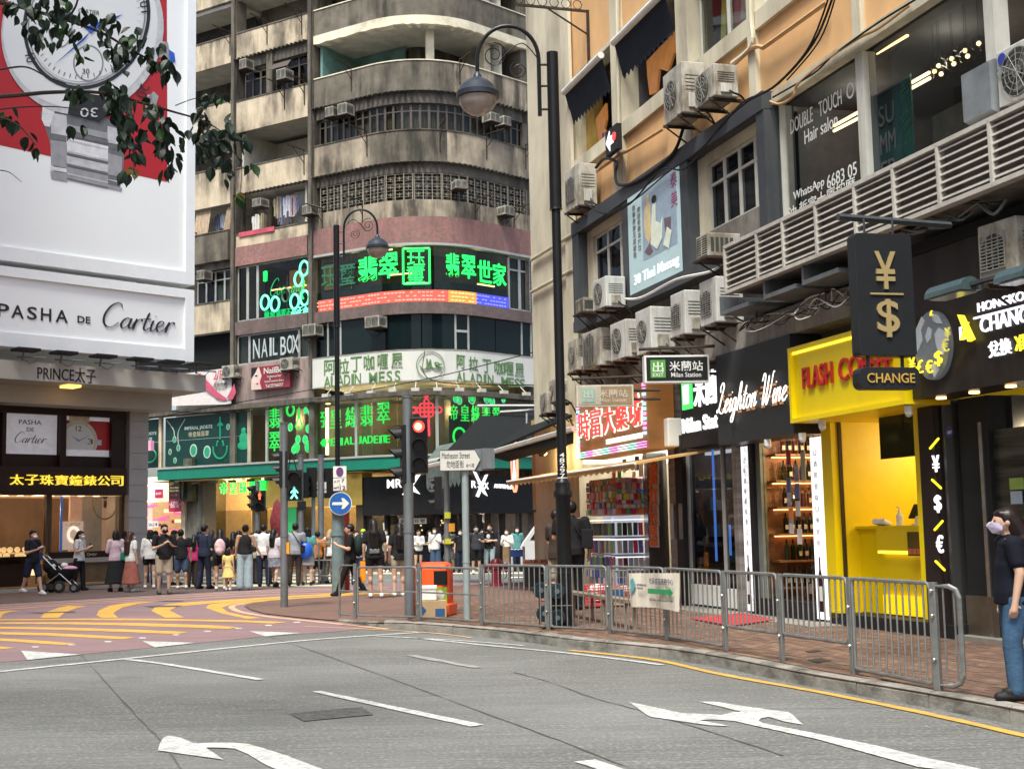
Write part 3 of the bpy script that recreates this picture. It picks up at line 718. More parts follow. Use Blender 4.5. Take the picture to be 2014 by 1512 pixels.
b=MB();band(b,SA0,SA1,-.2,.1,A4[1]-.33,A4[1]);tpart(b,'window_head',m_tend)
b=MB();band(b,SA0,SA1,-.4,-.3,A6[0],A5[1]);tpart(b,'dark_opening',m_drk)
m_dcur=PM('faded_curtain',(.36,.27,.19),.9,var=.4,sc=4,st=(6,6,.2))
for x0,x1 in((383,412),(444,455)):
 a,c=tS(x0),tS(x1);b=MB();k=16
 for q in range(k):
  u0,u1=a+(c-a)*q/k,a+(c-a)*(q+1)/k
  b.quad(tp(u0,.22+.04*(q%2),A4[0]-.3),tp(u1,.22+.04*((q+1)%2),A4[0]-.3),tp(u1,-.05+.03*((q+1)%2),A3[1]-.05),tp(u0,-.05+.03*(q%2),A3[1]-.05))
 tpart(b,'curtain',m_dcur)
GZ0,GZ1=C5[0],C4[2]
m_jb=PM('jade_room_back',(.09,.095,.085),.9,var=.3,sc=1)
b=MB();band(b,SC0,SC1,-2.4,-2.3,GZ0,GZ1);tpart(b,'room_wall',m_jb)
b=MB();band(b,SC0,tS(1000),-.04,-.02,GZ0+.55,GZ0+.85);tpart(b,'shop_counter',PM('dark_teal_panel',(.012,.03,.03),.5))
m_led=[PM('led_red',(.4,.05,.04),.5,em=(1,.2,.14),es=.45,var=.3),PM('led_orange',(.5,.2,.03),.5,em=(1,.4,.12),es=.5),PM('led_blue',(.05,.05,.5),.5,em=(.12,.14,1),es=.4)]
for x0,x1,m in((627,883,0),(884,939,1),(940,1003,2)):
 a,c=tS(x0),tS(x1);b=MB();band(b,a,c,-.05,.02,GZ0+.04,GZ0+.52)
 o=tpart(b,'display_strip',m_led[m])
 b=MB();s=a;r_=random.Random(x0)
 while s<c-.1:
  for j in range(3):
   if r_.random()<.75:b.M=tM(s,.024,GZ0+.07+j*.15);b.cb((r_.uniform(0,.03),0,.05),(.11,.02,.05))
  s+=.16
 tpart(b,'led_tiles',[PM('led_red2',(.5,.2,.15),.5,em=(1,.5,.35),es=.7),PM('led_or2',(.5,.4,.1),.5,em=(1,.75,.3),es=.8),PM('led_bl2',(.2,.2,.6),.5,em=(.3,.35,1),es=.6)][m])
ss=srange(SC0,tS(1003),.9)
full=[SC0+.03]+[SC0+(tS(1003)-SC0)*i/10 for i in range(1,10)]+[tS(1003)]
for a,c in zip(full,full[1:]):
 b=MB();band(b,a+.01,c-.01,-.02,-.005,GZ0+.02,GZ1-.1);tpart(b,'shop_pane',GL('jade_glass',(.6,.68,.64)))
b=MB();band(b,SC0,SC1,-.1,.22,GZ1-.1,GZ1-.004);tpart(b,'window_rail',m_wfl)
window_run(tS(1004),SC1,GZ0+.02,GZ1-.1,2,m_wfl,n=0,transom=.75,curt=[m_curt[1]],fw=.07)
m_warm=EM('warm_strip_light',(1,.62,.25),5)
for px,py,w in((790,540,.5),(780,578,.9),(960,562,.5),(745,500,.08),(770,492,.08),(985,500,.07)):
 s=tS(px,-1.2);b=MB(tM(s,-1.2,zat(tp(s,-1.2),py)));b.box(-w,w,0,.06,0,.05);tpart(b,'ceiling_light',m_warm)
m_amb=PM('amber_room',(.3,.17,.06),.8,em=(1,.5,.15),es=.22)
b=MB();band(b,SB0,SB1,-1.8,-1.7,B5[0],B4[2]);tpart(b,'room_wall',PM('brown_dim_wall',(.03,.022,.018),.8))
b=MB();band(b,tS(520),SB1,-1.69,-1.6,B4[2]-1.2,B4[2]-.1);tpart(b,'room_cornice',m_amb)
for px in(545,560,590):
 s=tS(px,-1.5);b=MB(tM(s,-1.5,B4[2]-.9));b.box(-.35,.35,0,.05,0,.05);tpart(b,'ceiling_light',m_warm)
window_run(SB0+.02,tS(508),B5[0],B4[2],2,m_wfl,n=.05,transom=1,fw=.07)
window_run(tS(508),SB1-.02,B5[0],B4[2],1,m_wfl,n=.05,transom=1,fw=.06)
window_run(SB0+.02,tS(492),B6[0],B5[1],1,m_wfl,n=.05,transom=1,curt=[m_curt[1]],fw=.06)
window_run(tS(492),tS(590),B6[0],B5[1],1,m_wfl,n=.05,transom=1,curt=[PM('curtain_pale',(.2,.22,.21),.9,var=.2,sc=3,st=(5,5,.2))],fw=.06)
window_run(tS(590),SB1-.02,B6[0],B5[1],1,m_wfl,n=.05,transom=1,curt=[m_curt[1]],fw=.06)
m_dg=PM('black_glazing',(.006,.012,.014),.1,var=0,spec=.2)
dk=[SC0,tS(647),tS(672),tS(760),tS(830),tS(896),tS(921),tS(975),tS(1026),SC1]
for i,(a,c)in enumerate(zip(dk,dk[1:])):
 b=MB();band(b,a+.02,c-.02,-.03,.02,C6[0],C5[1]-.01);po=tpart(b,'dark_pane',m_dg)
for s in(tS(647),tS(672),tS(896),tS(921),tS(1026),SC1-.08):
 b=MB();band(b,s-.04,s+.04,-.05,.06,C6[0],C5[1]);tpart(b,'mullion',m_wfl)
b=MB();band(b,tS(896),tS(921),-.0,.06,C5[1]-.72,C5[1]-.62);tpart(b,'transom_bar',m_wfl)
b=MB();band(b,SC0,SC1,-.05,.1,C6[0]-.1,C6[0]-.002);tpart(b,'window_sill',m_ten2)
b=MB();band(b,SB0,SB1,-.1,.1,B6[2],B6[0]-.003);tpart(b,'wall',PM('mauve_render',(.33,.25,.23),.85,var=.15,sc=1,dirt=.7,dcol=(.12,.09,.08)))
b=MB();band(b,SA0,SC1,-.3,.35,B6[2]-.22,B6[2]-.004);tpart(b,'canopy_lip',m_tend)
MZ0,MZ1=C7[1],B6[2]-.22
m_mez=PM('mezzanine_back',(.17,.14,.1),.8,var=.25,sc=.8)
b=MB();band(b,SA0,SC1,-2.6,-2.5,MZ0,MZ1);tpart(b,'room_wall',m_mez)
mz=[tS(q)for q in(526,553,620,700,780,860,930,1000)]+[SC1]
for a,c in zip(mz,mz[1:]):
 b=MB();band(b,a+.02,c-.02,-.03,-.01,MZ0,MZ1);tpart(b,'shop_pane',GL('mezz_glass',(.72,.74,.7)))
for px in(525,553,700,858):
 s=tS(px);b=MB();band(b,s-.06,s+.06,-.06,.03,MZ0,MZ1);tpart(b,'mullion',m_wfl)
for px in(590,650,720,800,880,940):
 s=tS(px,-1.4);b=MB();band(b,s-.25,s+.25,-1.5,-1.42,MZ0,MZ1);tpart(b,'inner_column',PM('inner_wall',(.3,.25,.18),.8))
for px,py in((690,782),(720,778),(800,775),(860,776),(900,780),(940,782),(905,772),(955,775),(612,800),(645,795)):
 s=tS(px,-.9);b=MB(tM(s,-.9,zat(tp(s,-.9),py)));b.cyl((0,0,0),(0,0,.04),.1,n=10);tpart(b,'downlight',m_warm)
m_vert=EM('warm_tube',(1,.8,.45),4)
b=MB(tM(tS(642,-1.0),-1.0,MZ0));b.box(-.07,.07,0,.06,.3,2.3);tpart(b,'tube_light',m_vert)
for s in(tS(280),tS(318),tS(462),tS(492)):
 b=MB();band(b,s-.09,s+.09,-.05,.08,MZ0+.05,MZ1);tpart(b,'wall_pier',m_ten)
m_grn=PM('green_fascia',(.0,.18,.115),.5,var=.06,sc=1,dirt=.2,dcol=(.0,.08,.05))
a0=tS(311,1.0);b=MB();band(b,a0,SC1,.0,1.0,C7[2],C7[1]-.02)
b2=tpart(b,'green_awning',m_grn)
b=MB();band(b,a0,SC1,1.0,1.05,C7[1]-.06,C7[1]+.02);tpart(b,'awning_edge',m_wfl)
z1g=C7[2]-.02
m_gold=PM('brushed_gold',(.62,.42,.1),.33,.75,var=.15,sc=2)
m_goldw=PM('shop_gold_wall',(.5,.36,.12),.6,var=.1)
def gband(x0,x1,n0,n1,z0,z1,mat,name='wall'):
 b=MB();band(b,tS(x0,n1,3),tS(x1,n1,3),n0,n1,z0,z1);return tpart(b,name,mat)
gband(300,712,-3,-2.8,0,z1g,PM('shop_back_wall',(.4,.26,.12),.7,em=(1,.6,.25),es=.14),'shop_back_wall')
gband(300,712,-2.8,.9,z1g-.06,z1g-.02,m_goldw,'soffit')
gband(490,712,-.2,.4,z1g-1.35,z1g-.07,m_gold,'gold_fascia')
for x0,x1 in((402,425),(496,507),(583,596),(700,714)):
 gband(x0,x1,-.5,.1,0,z1g,PM('bronze_column',(.12,.085,.04),.45,.3),'column')
gband(360,402,-.3,0,0,z1g,PM('old_grey_wall',(.2,.2,.17),.85,var=.4,sc=1.5,dirt=.8),'wall')
b=MB(tM(tS(378),.1,3.0));b.cyl((0,0,0),(0,0,1.9),.42,.3,12);tpart(b,'duct',PM('duct_metal',(.1,.1,.07),.5,.5,var=.5,sc=3))
for px,py in((470,937),(488,934),(455,950),(520,935),(608,950),(660,955)):
 s=tS(px,.3,4);b=MB(tM(s,.3,z1g-.14));b.cyl((0,0,0),(0,0,.05),.12,n=10);tpart(b,'downlight',EM('warm_spot',(1,.78,.35),9))
for px in range(345,700,36):
 b=MB(tM(tS(px,.95,4),.85,z1g-.12));b.box(-.16,.16,-.08,.1,-.1,.0);tpart(b,'floodlight',m_blk2)
for x0,x1 in((425,494),(508,582),(598,700)):
 gband(x0,x1,.0,.02,.9,z1g-1.4,GL('mezz_glass'),'shop_pane')
 gband(x0,x1,-.6,.0,0.1,.9,PM('walnut',(.09,.045,.025),.5,var=.3),'shop_counter')
 for j in range(5):
  s=tS(x0+(x1-x0)*(j+.5)/5,-.3,3);b=MB(tM(s,-.3,.9));b.box(-.35,.35,-.2,.2,0,.02);b.box(-.25,.25,-.1,.1,.02,.3)
  tpart(b,'showcase',PM('jewel_tray',(.4,.3,.15),.4,em=(1,.7,.3),es=.5))
gband(560,582,.03,.06,.9,3.2,PM('jade_poster',(.02,.25,.08),.4,em=(.05,.7,.2),es=.25),'poster')
m_marsx=PM('black_fascia',(.012,.012,.013),.45,var=.2)
zf=zat(tp(tS(800,.35,4),.35),1012)
b=MB();band(b,tS(712,.35,4),SC1+.2,-.2,.35,zf,z1g-.25);tpart(b,'black_fascia',m_marsx)
b=MB();band(b,tS(712,.0,4),SC1,-3,-2.9,0,zf);tpart(b,'shop_back_wall',PM('dim_shop',(.035,.035,.04),.8,var=.5,sc=1))
for px in(716,760,812,862,905,938,962,990,1022):
 s=tS(px,0,2);b=MB();band(b,s-.07,s+.07,-.2,.05,0,zf);tpart(b,'mullion',m_blk2)
b=MB();band(b,tS(712,.0,4),tS(900,0,2),-.03,-.01,0.3,zf);tpart(b,'shop_pane',GL('dark_shop_glass',(.5,.5,.5)))
b=MB();band(b,tS(712,.0,4),tS(900,0,2),-.3,.06,0.0,.32);tpart(b,'plinth',m_blk2)
m_wl=EM('shop_white_light',(1,1,1),5)
for px,py,w in((975,935,.04),(981,1011,.04)):
 pass
b=MB(tM(tS(985,-1,3),-1,zf-1.6));b.box(-.1,.1,0,.05,0,1.1);tpart(b,'tube_light',PM('violet_screen',(.3,.3,.8),.5,em=(.5,.5,1),es=2.5))
b=MB(tM(tS(1003,-.2,3),-.2,zf-3.1));b.box(-.42,.42,0,.04,0,1.9);tpart(b,'poster',PM('floral_poster',(.42,.4,.25),.7,var=.6,sc=5))
r_=random.Random(8)
m_stk=[PM('stock_red',(.3,.03,.03),.6,var=.3),PM('stock_tan',(.32,.22,.12),.6,var=.3),PM('stock_grey',(.2,.2,.2),.6),PM('stock_white',(.5,.48,.42),.6)]
for k in range(34):
 px=r_.uniform(716,1020);s=tS(px,-1.2,2);b=MB(tM(s,-1.2,r_.uniform(.8,3.4)));b.box(-r_.uniform(.1,.35),r_.uniform(.1,.3),0,.1,0,r_.uniform(.15,.5));tpart(b,'display_stock',r_.choice(m_stk))
s=tS(838,-.5,3)
for k in range(16):
 b=MB(tM(s+r_.uniform(-1,.9),-.5,zf-.5+r_.uniform(-.35,.3)));b.ell((0,0,0),.035,6,4);tpart(b,'fairy_light',m_warm)
zpk=zat(tp(tS(305,0,4)),987);zpt=zat(tp(tS(305,0,4)),938)
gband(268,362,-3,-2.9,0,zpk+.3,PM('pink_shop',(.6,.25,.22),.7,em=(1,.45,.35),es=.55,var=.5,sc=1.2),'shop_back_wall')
gband(268,335,-.2,.05,zpk,zpt,PM('lit_white_fascia',(.7,.65,.5),.5,em=(1,.9,.6),es=.7),'lit_fascia')
gband(335,364,-1,.0,zpk,C7[2],m_creamt,'wall');gband(268,335,-1,.0,zpt+.01,C7[2],m_ten,'wall');gband(356,364,-1,.1,0,zpk,m_creamt,'column')
for k in range(46):
 px=r_.uniform(278,356);s=tS(px,-1.5,2);b=MB(tM(s,-1.5,r_.uniform(.6,3.3)));b.box(-r_.uniform(.05,.3),r_.uniform(.1,.3),0,.1,0,r_.uniform(.06,.2));tpart(b,'display_stock',r_.choice([PM('lit_goods',(.7,.4,.2),.5,em=(1,.6,.3),es=1.2),m_stk[0],PM('pink_goods',(.6,.1,.25),.5,em=(1,.2,.4),es=.5)]))
om=PM('opposite_render',(.32,.3,.27),.85,var=.15,sc=1,dirt=.5);og=PM('opposite_glass',(.03,.035,.04),.15)
OF=Plane((-15.5,-8),(0,1));t=thing('opposite_building','plain grey building standing left of the frame across the road','building',OF.M())
b=MB();b.box(0,38,0,8,0,26);b.build('wall',om,t)
for r_o in range(7):
 for c_o in range(11):
  b=MB();b.box(1+c_o*3.4,3.2+c_o*3.4,-.03,-.005,4.2+r_o*3.1,5.9+r_o*3.1);b.build('window',og,t)
# ------------------------------------------------------------------ air conditioners (shared builders)
m_ac=[PM('ac_casing',(.47,.45,.4),.5,var=.15,sc=4,dirt=.9,dcol=(.16,.13,.09),dsc=3.2,dst=(1,1,.5)),PM('ac_casing_new',(.54,.54,.52),.45,var=.08,sc=4,dirt=.55,dcol=(.25,.22,.18),dsc=3)]
m_acd=PM('ac_dark',(.05,.055,.05),.6,var=.3,sc=6);m_fan=PM('ac_fan',(.14,.14,.13),.5)
ICNT=[0]
def split_ac(M,w,h,d,label,group,mat=0,wire=1):
 ICNT[0]+=1;M=M@TR(0,0,0,R(((ICNT[0]*37)%7-3)*.5),0,R(((ICNT[0]*53)%5-2)*.5));t=thing('air_conditioner',label,'air conditioner',M,group)
 b=MB();b.box(0,w,-d,0,0,h);b.build('casing',m_ac[mat],t,bev=.018)
 r=min(h,w*.72)*.43;c=(w*.4,h*.5)
 b=MB();b.disc(c,r,-d-.004,-d+.01,22);b.build('fan_recess',m_acd,t)
 b=MB()
 for k in range(3):
  a=k*2.094+.5;p=[(c[0]+math.cos(a+q)*rr,c[1]+math.sin(a+q)*rr)for q,rr in((0,r*.2),(-.35,r*.85),(.5,r*.9),(.6,r*.3))]
  b.prism(p,-d-.008,-d-.005)
 b.disc(c,r*.2,-d-.014,-d-.006,12);b.build('fan',m_fan,t)
 b=MB()
 if wire:
  for k in range(1,5):b.ring(c,r*k/4,.006,-d-.022,-d-.016,20)
  for k in range(12):
   a=k*math.pi/6;b.cyl((c[0],-d-.02,c[1]),(c[0]+r*math.cos(a),-d-.02,c[1]+r*math.sin(a)),.004,n=4)
 else:
  k=int(2*r/.035)
  for q in range(k):b.box(c[0]-r,c[0]+r,-d-.024,-d-.014,c[1]-r+q*.035,c[1]-r+q*.035+.01)
  for q in range(5):b.box(c[0]-r+q*r/2,c[0]-r+q*r/2+.008,-d-.021,-d-.01,c[1]-r,c[1]+r)
 b.build('fan_grille',PM('grille_grey',(.25,.24,.22),.5),t)
 b=MB()
 for q in range(5):b.box(w+.001,w+.006,-d*.85,-d*.15,h*(.45+.07*q),h*(.45+.07*q)+.01)
 b.build('side_louvre',m_acd,t)
 b=MB();b.box(w,w+.035,-d*.75,-d*.3,h*.1,h*.38);b.build('valve_cover',m_ac[1-mat],t,bev=.01)
 for x in(.08,w-.12):
  b=MB();b.box(x,x+.04,-d-.05,.1,-.05,-.004);b.cyl((x+.02,-d,-.05),(x+.02,.1,-.4),.015,n=5);b.build('bracket',m_iron,t)
 b=MB();b.tube(crv([(w,-d*.4,h*.2),(w+.1,-d*.35,h*.05),(w+.12,0,-.05),(w+.1,.15,-.3)]),.018,5);b.build('pipe',m_blk2,t)
 return t
def window_ac(M,w,h,d,label,group,rack=1):
 t=thing('window_air_conditioner',label,'air conditioner',M,group)
 b=MB();b.box(0,w,-d,.05,0,h);b.build('casing',m_ac[0],t,bev=.012)
 b=MB();b.box(w*.08,w*.92,-d-.004,-d+.01,h*.1,h*.9);b.build('coil',m_acd,t)
 b=MB()
 for q in range(8):b.box(w*.08,w*.92,-d-.012,-d-.005,h*(.1+.1*q),h*(.1+.1*q)+.012)
 b.box(w*.49,w*.51,-d-.014,-d-.004,h*.1,h*.9);b.build('front_grille',m_ac[0],t)
 b=MB()
 for q in range(5):b.box(w+.001,w+.005,-d*.9+q*d*.16,-d*.9+q*d*.16+.05,h*.2,h*.8)
 b.build('side_louvre',m_acd,t);b=MB()
 for q in range(5):b.box(-.005,-.001,-d*.9+q*d*.16,-d*.9+q*d*.16+.05,h*.2,h*.8)
 b.build('side_louvre',m_acd,t)
 if rack:
  b=MB();b.box(-.05,w+.05,-d-.05,0,-.04,-.01);b.cyl((.05,-d,-.03),(.05,0,-.3),.014,n=5);b.cyl((w-.05,-d,-.03),(w-.05,0,-.3),.014,n=5);b.build('bracket',m_iron,t)
 return t
def ten_ac(px,py,wpx,hpx,kind,label,d=.5):
 s=tS(px,.1);z=tZ(px,py+hpx,.1);k=2600/(tp(s)-EYE).length
 M=tM(s,.1,z)
 g='air conditioners on the tenement front'
 (window_ac if kind=='w' else split_ac)(M,wpx/k*1.05,hpx/k,d,label,g)
for a in((485,123,17,20,'w','small window air conditioner high between dark sashes, leftmost unit of that window'),(560,143,22,21,'w','pale window air conditioner jutting under a tilted sash beside the bay column'),(657,217,20,20,'w','left unit of the pair of window air conditioners above blue curtains'),(682,210,22,23,'w','right unit of the pair of window air conditioners above blue curtains'),(958,224,24,18,'w','left window air conditioner of the pair on the right wing strip window'),(984,231,20,19,'w','right window air conditioner of the pair on the right wing strip window'),(893,358,22,17,'w','window air conditioner beside the metal burglar grille on the curved bay'),(983,407,24,18,'w','window air conditioner above the pink granite band at the right wing end'),(611,409,22,18,'w','window air conditioner on a rusty bracket beside the column above the granite'),(610,642,32,22,'w','old slatted window air conditioner left of the dark glazing'),(733,626,34,22,'w','slatted window air conditioner high on the dark glazing of the curry floor'),(402,536,18,18,'w','window air conditioner over grey curtains beside the billboard'),(511,396,22,16,'w','air conditioner standing on the cabinet of the laundry balcony'),(452,722,30,24,'s','outdoor air conditioner unit left of the red nail salon sign'),(566,707,30,24,'s','outdoor air conditioner unit overlapping the right end of the red nail salon sign')):
 ten_ac(*a)
def drying_bracket(s,z,n=.14,lab=''):
 t=thing('drying_bracket',lab,'laundry bracket',tM(s,n,z),'iron laundry brackets on the parapets')
 b=MB();b.box(-.02,.02,-.03,0,-1.0,.1);b.box(-.02,.02,-1.1,0,.06,.1);b.cyl((0,-.75,.06),(0,-.0,-.5),.018,n=5)
 b.build('bracket_arm',m_iron,t)
RC={}
for px,z,wh in sorted(((455,B1[0],'topmost'),(530,B1[0],'topmost'),(600,B1[0],'topmost'),(565,B2[0],'second side'),(605,B2[0],'second side'),(700,C2[0],'second curved'),(910,C2[0],'second curved'),(730,C3[0],'third curved'),(870,C3[0],'third curved'),(960,C3[0],'third curved'),(1038,C3[0],'third curved'),(640,C4[0],'lowest curved'),(720,C4[0],'lowest curved'),(935,C4[0],'lowest curved'),(1012,C4[0],'lowest curved'),(604,B3[0],'third side'),(390,A4[0],'lowest side'))):
 RC[wh]=RC.get(wh,0)+1
 drying_bracket(tS(px),z+.1,.14,'rusty iron laundry bracket on the %s balcony band, %s from the left'%(wh,['first','second','third','fourth','fifth','sixth','seventh'][RC[wh]-1]))
m_cl=[PM('cloth_%d'%i,c,.9,var=.3,sc=6,st=(4,4,1))for i,c in enumerate([(.12,.14,.22),(.45,.3,.32),(.6,.58,.55),(.06,.05,.06),(.35,.3,.2),(.5,.08,.12),(.5,.55,.65),(.75,.75,.73)])]
def garment(s,n,z,w,h,mat,label):
 b=MB(tM(s,n,z));k=6
 for q in range(k):
  x0,x1=-w/2+w*q/k,-w/2+w*(q+1)/k
  b.box(x0,x1,-.02+(q%2)*.03,.02+(q%2)*.03,-h*(.9+.1*(q in(1,2,3,4))),-.03 if 1<q<4 else-.1)
 b.box(-w*.62,-w/2,0,.02,-h*.45,-.12);b.box(w/2,w*.62,0,.02,-h*.45,-.12)
 o=b.build('hanging_garment',mat);tag(o,label,'laundry','laundry drying on the tenement balconies')
nm=['blue shirt','pink shirt','white vest','black trousers','tan shirt','red towel','pale blue shirt','white cloth']
for px,py,w,h,m in((548,385,.5,1.0,4),(556,384,.4,1.3,0),(566,383,.45,1.0,6),(575,382,.5,1.0,1),(560,412,.8,.7,3),(581,384,.4,.8,0),(505,420,.5,.9,2),(516,418,.4,.9,4),(422,420,.3,.8,0),(433,418,.3,.7,6),(442,430,.3,.8,5),(447,672,.5,1.2,7)):
 s=tS(px,-.2);garment(s,-.2 if px>500 else-.35,zat(tp(s,-.2),py),w,h,m_cl[m],'%s hanging on the %s of the tenement'%(nm[m],'laundry balcony' if px>500 else 'curtained balcony by the billboard'))
b=MB();band(b,tS(552),tS(600),-.9,-.85,B4[0]-.4,B3[1]-.1)
tpart(b,'white_screen',PM('white_screen',(.66,.67,.68),.6))
s=tS(518,-.9);b=MB(tM(s,-.9,B4[0]-.5));b.box(-.5,.5,0,.5,0,1.9);b.box(-.46,.46,-.02,0,.06,1.8);tpart(b,'cabinet',PM('old_cabinet',(.2,.16,.12),.7))
s=tS(515,.0);b=MB();band(b,tS(475),tS(545),.12,.2,B4[0]-.1,B4[0]+.1);o=b.build('drying_towel',m_cl[5]);tag(o,'red and white towels draped over the laundry balcony parapet','laundry')
# ------------------------------------------------------------------ neon and painted signs on the tenement
m_ng=EM('neon_green',(.02,1,.14),1.1);m_ngd=PM('unlit_green_tube',(.02,.13,.07),.5);m_nt=EM('neon_teal',(.2,1,.65),.9)
m_wht=PM('sign_white',(.62,.62,.58),.55,var=.05,sc=1,dirt=.3,dcol=(.4,.38,.33),dsc=.8)
m_gtx=PM('sign_green_letters',(.1,.2,.07),.6,var=.1)
def bent_text(chars,pxs,y0s,hpx,wpx,mat,n,par,depth=.05,bold=.03,name='lettering'):
 for c,px,y,h_,w_ in zip(chars,pxs,y0s,hpx,wpx):
  s=tS(px,n,9);P=tp(s,n);z0=zat(P,y+h_/2);z1=zat(P,y-h_/2)
  hh=z1-z0;dx=(tp(s+.5,n)-tp(s-.5,n));k0=proj(tp(s-.5,n,z0))[0];k1=proj(tp(s+.5,n,z0))[0]
  w=w_/(k1-k0);M=tM(s,n,z0)
  text(c,-w/2,w/2,0,hh,0,mat,par,depth,bold,name=name,M=M)
def ident_thing(name,label,cat,group=None):
 return thing(name,label,cat,Matrix.Identity(4),group)
t=ident_thing('neon_sign','green neon sign of four large characters and square seal on the curved jade shop window','neon sign')
bent_text('翡翠',[724,765],[529,522],[48,50],[38,40],m_ng,.1,t)
bent_text('珏璽',[646,684],[543,540],[40,40],[26,32],m_ngd,.1,t,name='unlit_lettering')
s=tS(819,.12,12);P=tp(s,.12);z0,z1=zat(P,558),zat(P,489);M=tM(s,.12,z0);h=z1-z0;w=.5*h*.74
b=MB(M)
for a,c in(((-w,0),(w,0)),((-w,h),(w,h)),((-w,0),(-w,h)),((w,0),(w,h))):
 b.cyl((a[0],0,a[1]),(c[0],0,c[1]),.045,n=6)
b.build('seal_frame',m_ng,t)
bent_text('珏璽',[820,819],[507,540],[30,32],[36,38],m_ng,.12,t,bold=.01)
t=ident_thing('neon_sign','green neon sign of four characters on the straight right wing of the jade shop','neon sign')
bent_text('翡翠世家',[893,925,957,986],[521,525,534,540],[46,46,44,44],[27,28,27,26],m_ng,.1,t)
t=ident_thing('restaurant_sign','long cream board with green lettering wrapping the curved corner above the jade shop','sign')
b=MB();band(b,SC0,SC1,.0,.3,C6[1],C6[0]-.1);b.build('board',m_wht,t)
b=MB();band(b,SC0,SC1,.27,.312,C6[1]-.05,C6[1]-.002);band(b,SC0,SC1,.27,.312,C6[0]-.098,C6[0]-.07);b.build('board_edge',m_wfl,t)
bent_text('阿拉丁咖喱屋',[648,675,700,725,752,780],[722,720,716,713,711,709],[30]*6,[22,22,22,22,22,24],m_gtx,.32,t,.02,.02)
bent_text(list('ALADIN')+list('MESS'),[643,656,669,682,693,703,733,750,765,781],[751,750,748,747,746,745,743,741,740,739],[22]*10,[13,12,13,12,5,12,17,12,12,12],m_gtx,.32,t,.02,.02)
bent_text('阿拉丁咖喱屋',[906,931,957,982,1001,1021],[711,715,720,723,725,728],[27]*6,[18,19,17,20,17,17],m_gtx,.32,t,.02,.02)
bent_text(list('ALADIN')+list('MESS'),[903,915,929,942,953,964,992,1005,1016,1026],[739,741,742,744,745,746,750,752,753,754],[18]*10,[11,10,11,11,5,11,14,10,10,10],m_gtx,.32,t,.02,.02)
s=tS(847,.32,7);P=tp(s,.34);z0,z1=zat(P,745),zat(P,691);rr=(z1-z0)/2;M=tM(s,.34,(z0+z1)/2)
b=MB(M);b.tube([(rr*math.cos(a*math.pi/14),0,rr*math.sin(a*math.pi/14))for a in range(28)],.018,5,close=True)
for st in([(.75,.0),(.6,.18),(.35,.2),(.5,.0),(.8,-.2),(.3,-.25),(.05,-.1)],[(.05,-.1),(.0,.45)],[(.0,.4),(-.25,-.2),(-.05,-.2),(.05,.05)],[(-.25,.5),(-.3,-.2),(-.6,-.3),(-.75,-.05)],[(.9,.1),(.4,-.05)]):
 b.tube([V((p.x*rr*.95,0,p.y*rr*.95))for p in crv([(x,z,0)for x,z in st])],.028,5)
b.build('round_emblem',m_gtx,t)
for px in range(640,1040,44):
 b=MB(tM(tS(px,.7),.65,C6[1]-.5));b.box(-.16,.16,-.1,.1,0,.14);b.cyl((0,0,.1),(0,.35,.4),.02,n=5);b.build('sign_lamp',PM('lamp_box_white',(.5,.48,.42),.5),t)
t=ident_thing('neon_sign','green neon jade shop name and jewellery shapes behind the mezzanine glass left of the corner','neon sign')
bent_text('帝皇綠翡翠',[628,659,690,719,752],[825,822,820,817,812],[38,40,40,40,42],[22,22,24,24,24],m_ng,-.2,t,bold=.0)
bent_text(list('IMPERIAL')+list('JADEITE'),[620,630,642,653,662,670,680,691,705,715,726,737,746,753,760],[872,871,870,869,868,868,867,866,865,865,864,864,864,863,863],[15]*15,[4,12,9,8,9,4,9,8,7,10,10,8,4,8,8],m_ng,-.2,t,bold=.01)
bent_text('翡翠',[539,539],[822,868],[38,38],[20,20],m_ng,-.1,t,bold=.0)
def on_ten(px,py,n):s=tS(px,n,6);return tM(s,n,zat(tp(s,n),py))
def ringn(px,py,r,m,tt,r2=.05,k=1.0,n=-.1):
 b=MB(on_ten(px,py,n));b.tube([(r*math.cos(a*math.pi/10),0,k*r*math.sin(a*math.pi/10))for a in range(20)],r2,5,close=True);b.build('neon_ring',m,tt)
def blobn(px,py,r,m,tt,k=1.4,n=-.1):
 b=MB(on_ten(px,py,n));b.ell((0,0,0),(r,.04,r*k),10,6);b.build('neon_stone',m,tt)
ringn(571,806,.2,m_ng,t,.05,1.2)
for px,py,r in((583,880,.13),(606,878,.14),(586,864,.1),(600,864,.1),(606,843,.1),(571,840,.1),(601,807,.08),(610,811,.09),(578,884,.1)):
 blobn(px,py,r,m_ng,t);ringn(px,py,r*1.3,m_nt,t,.02,1.3)
b=MB(on_ten(588,838,-.1));b.tube([(0,0,.8),(.05,0,.3),(.2,0,0),(.1,0,-.12),(-.1,0,-.12),(-.2,0,0),(-.05,0,.3),(0,0,.8)],.035,5);b.build('neon_necklace',m_ng,t)
t=ident_thing('neon_sign','green neon jade shop name and pendants behind the mezzanine glass on the right wing','neon sign')
bent_text('帝皇綠翡翠',[891,913,934,955,974],[811,812,814,815,813],[30,32,32,32,28],[14,15,16,15,14],m_ng,-.2,t,bold=.0)
for px,py,r in((897,784,.11),(904,788,.11),(929,784,.16),(958,784,.14),(969,790,.13),(991,786,.09),(928,851,.16)):
 blobn(px,py,r*.6,m_ng,t);ringn(px,py,r,m_nt,t,.025,1.3)
ringn(903,858,.27,m_ng,t,.05,1.25)
b=MB(on_ten(903,880,-.25));b.box(-.45,.45,0,.05,-.2,1.3);b.build('dark_backboard',m_blk2,t)
t=ident_thing('neon_knot','red neon knot ornament hanging in the corner window behind the traffic light','neon sign')
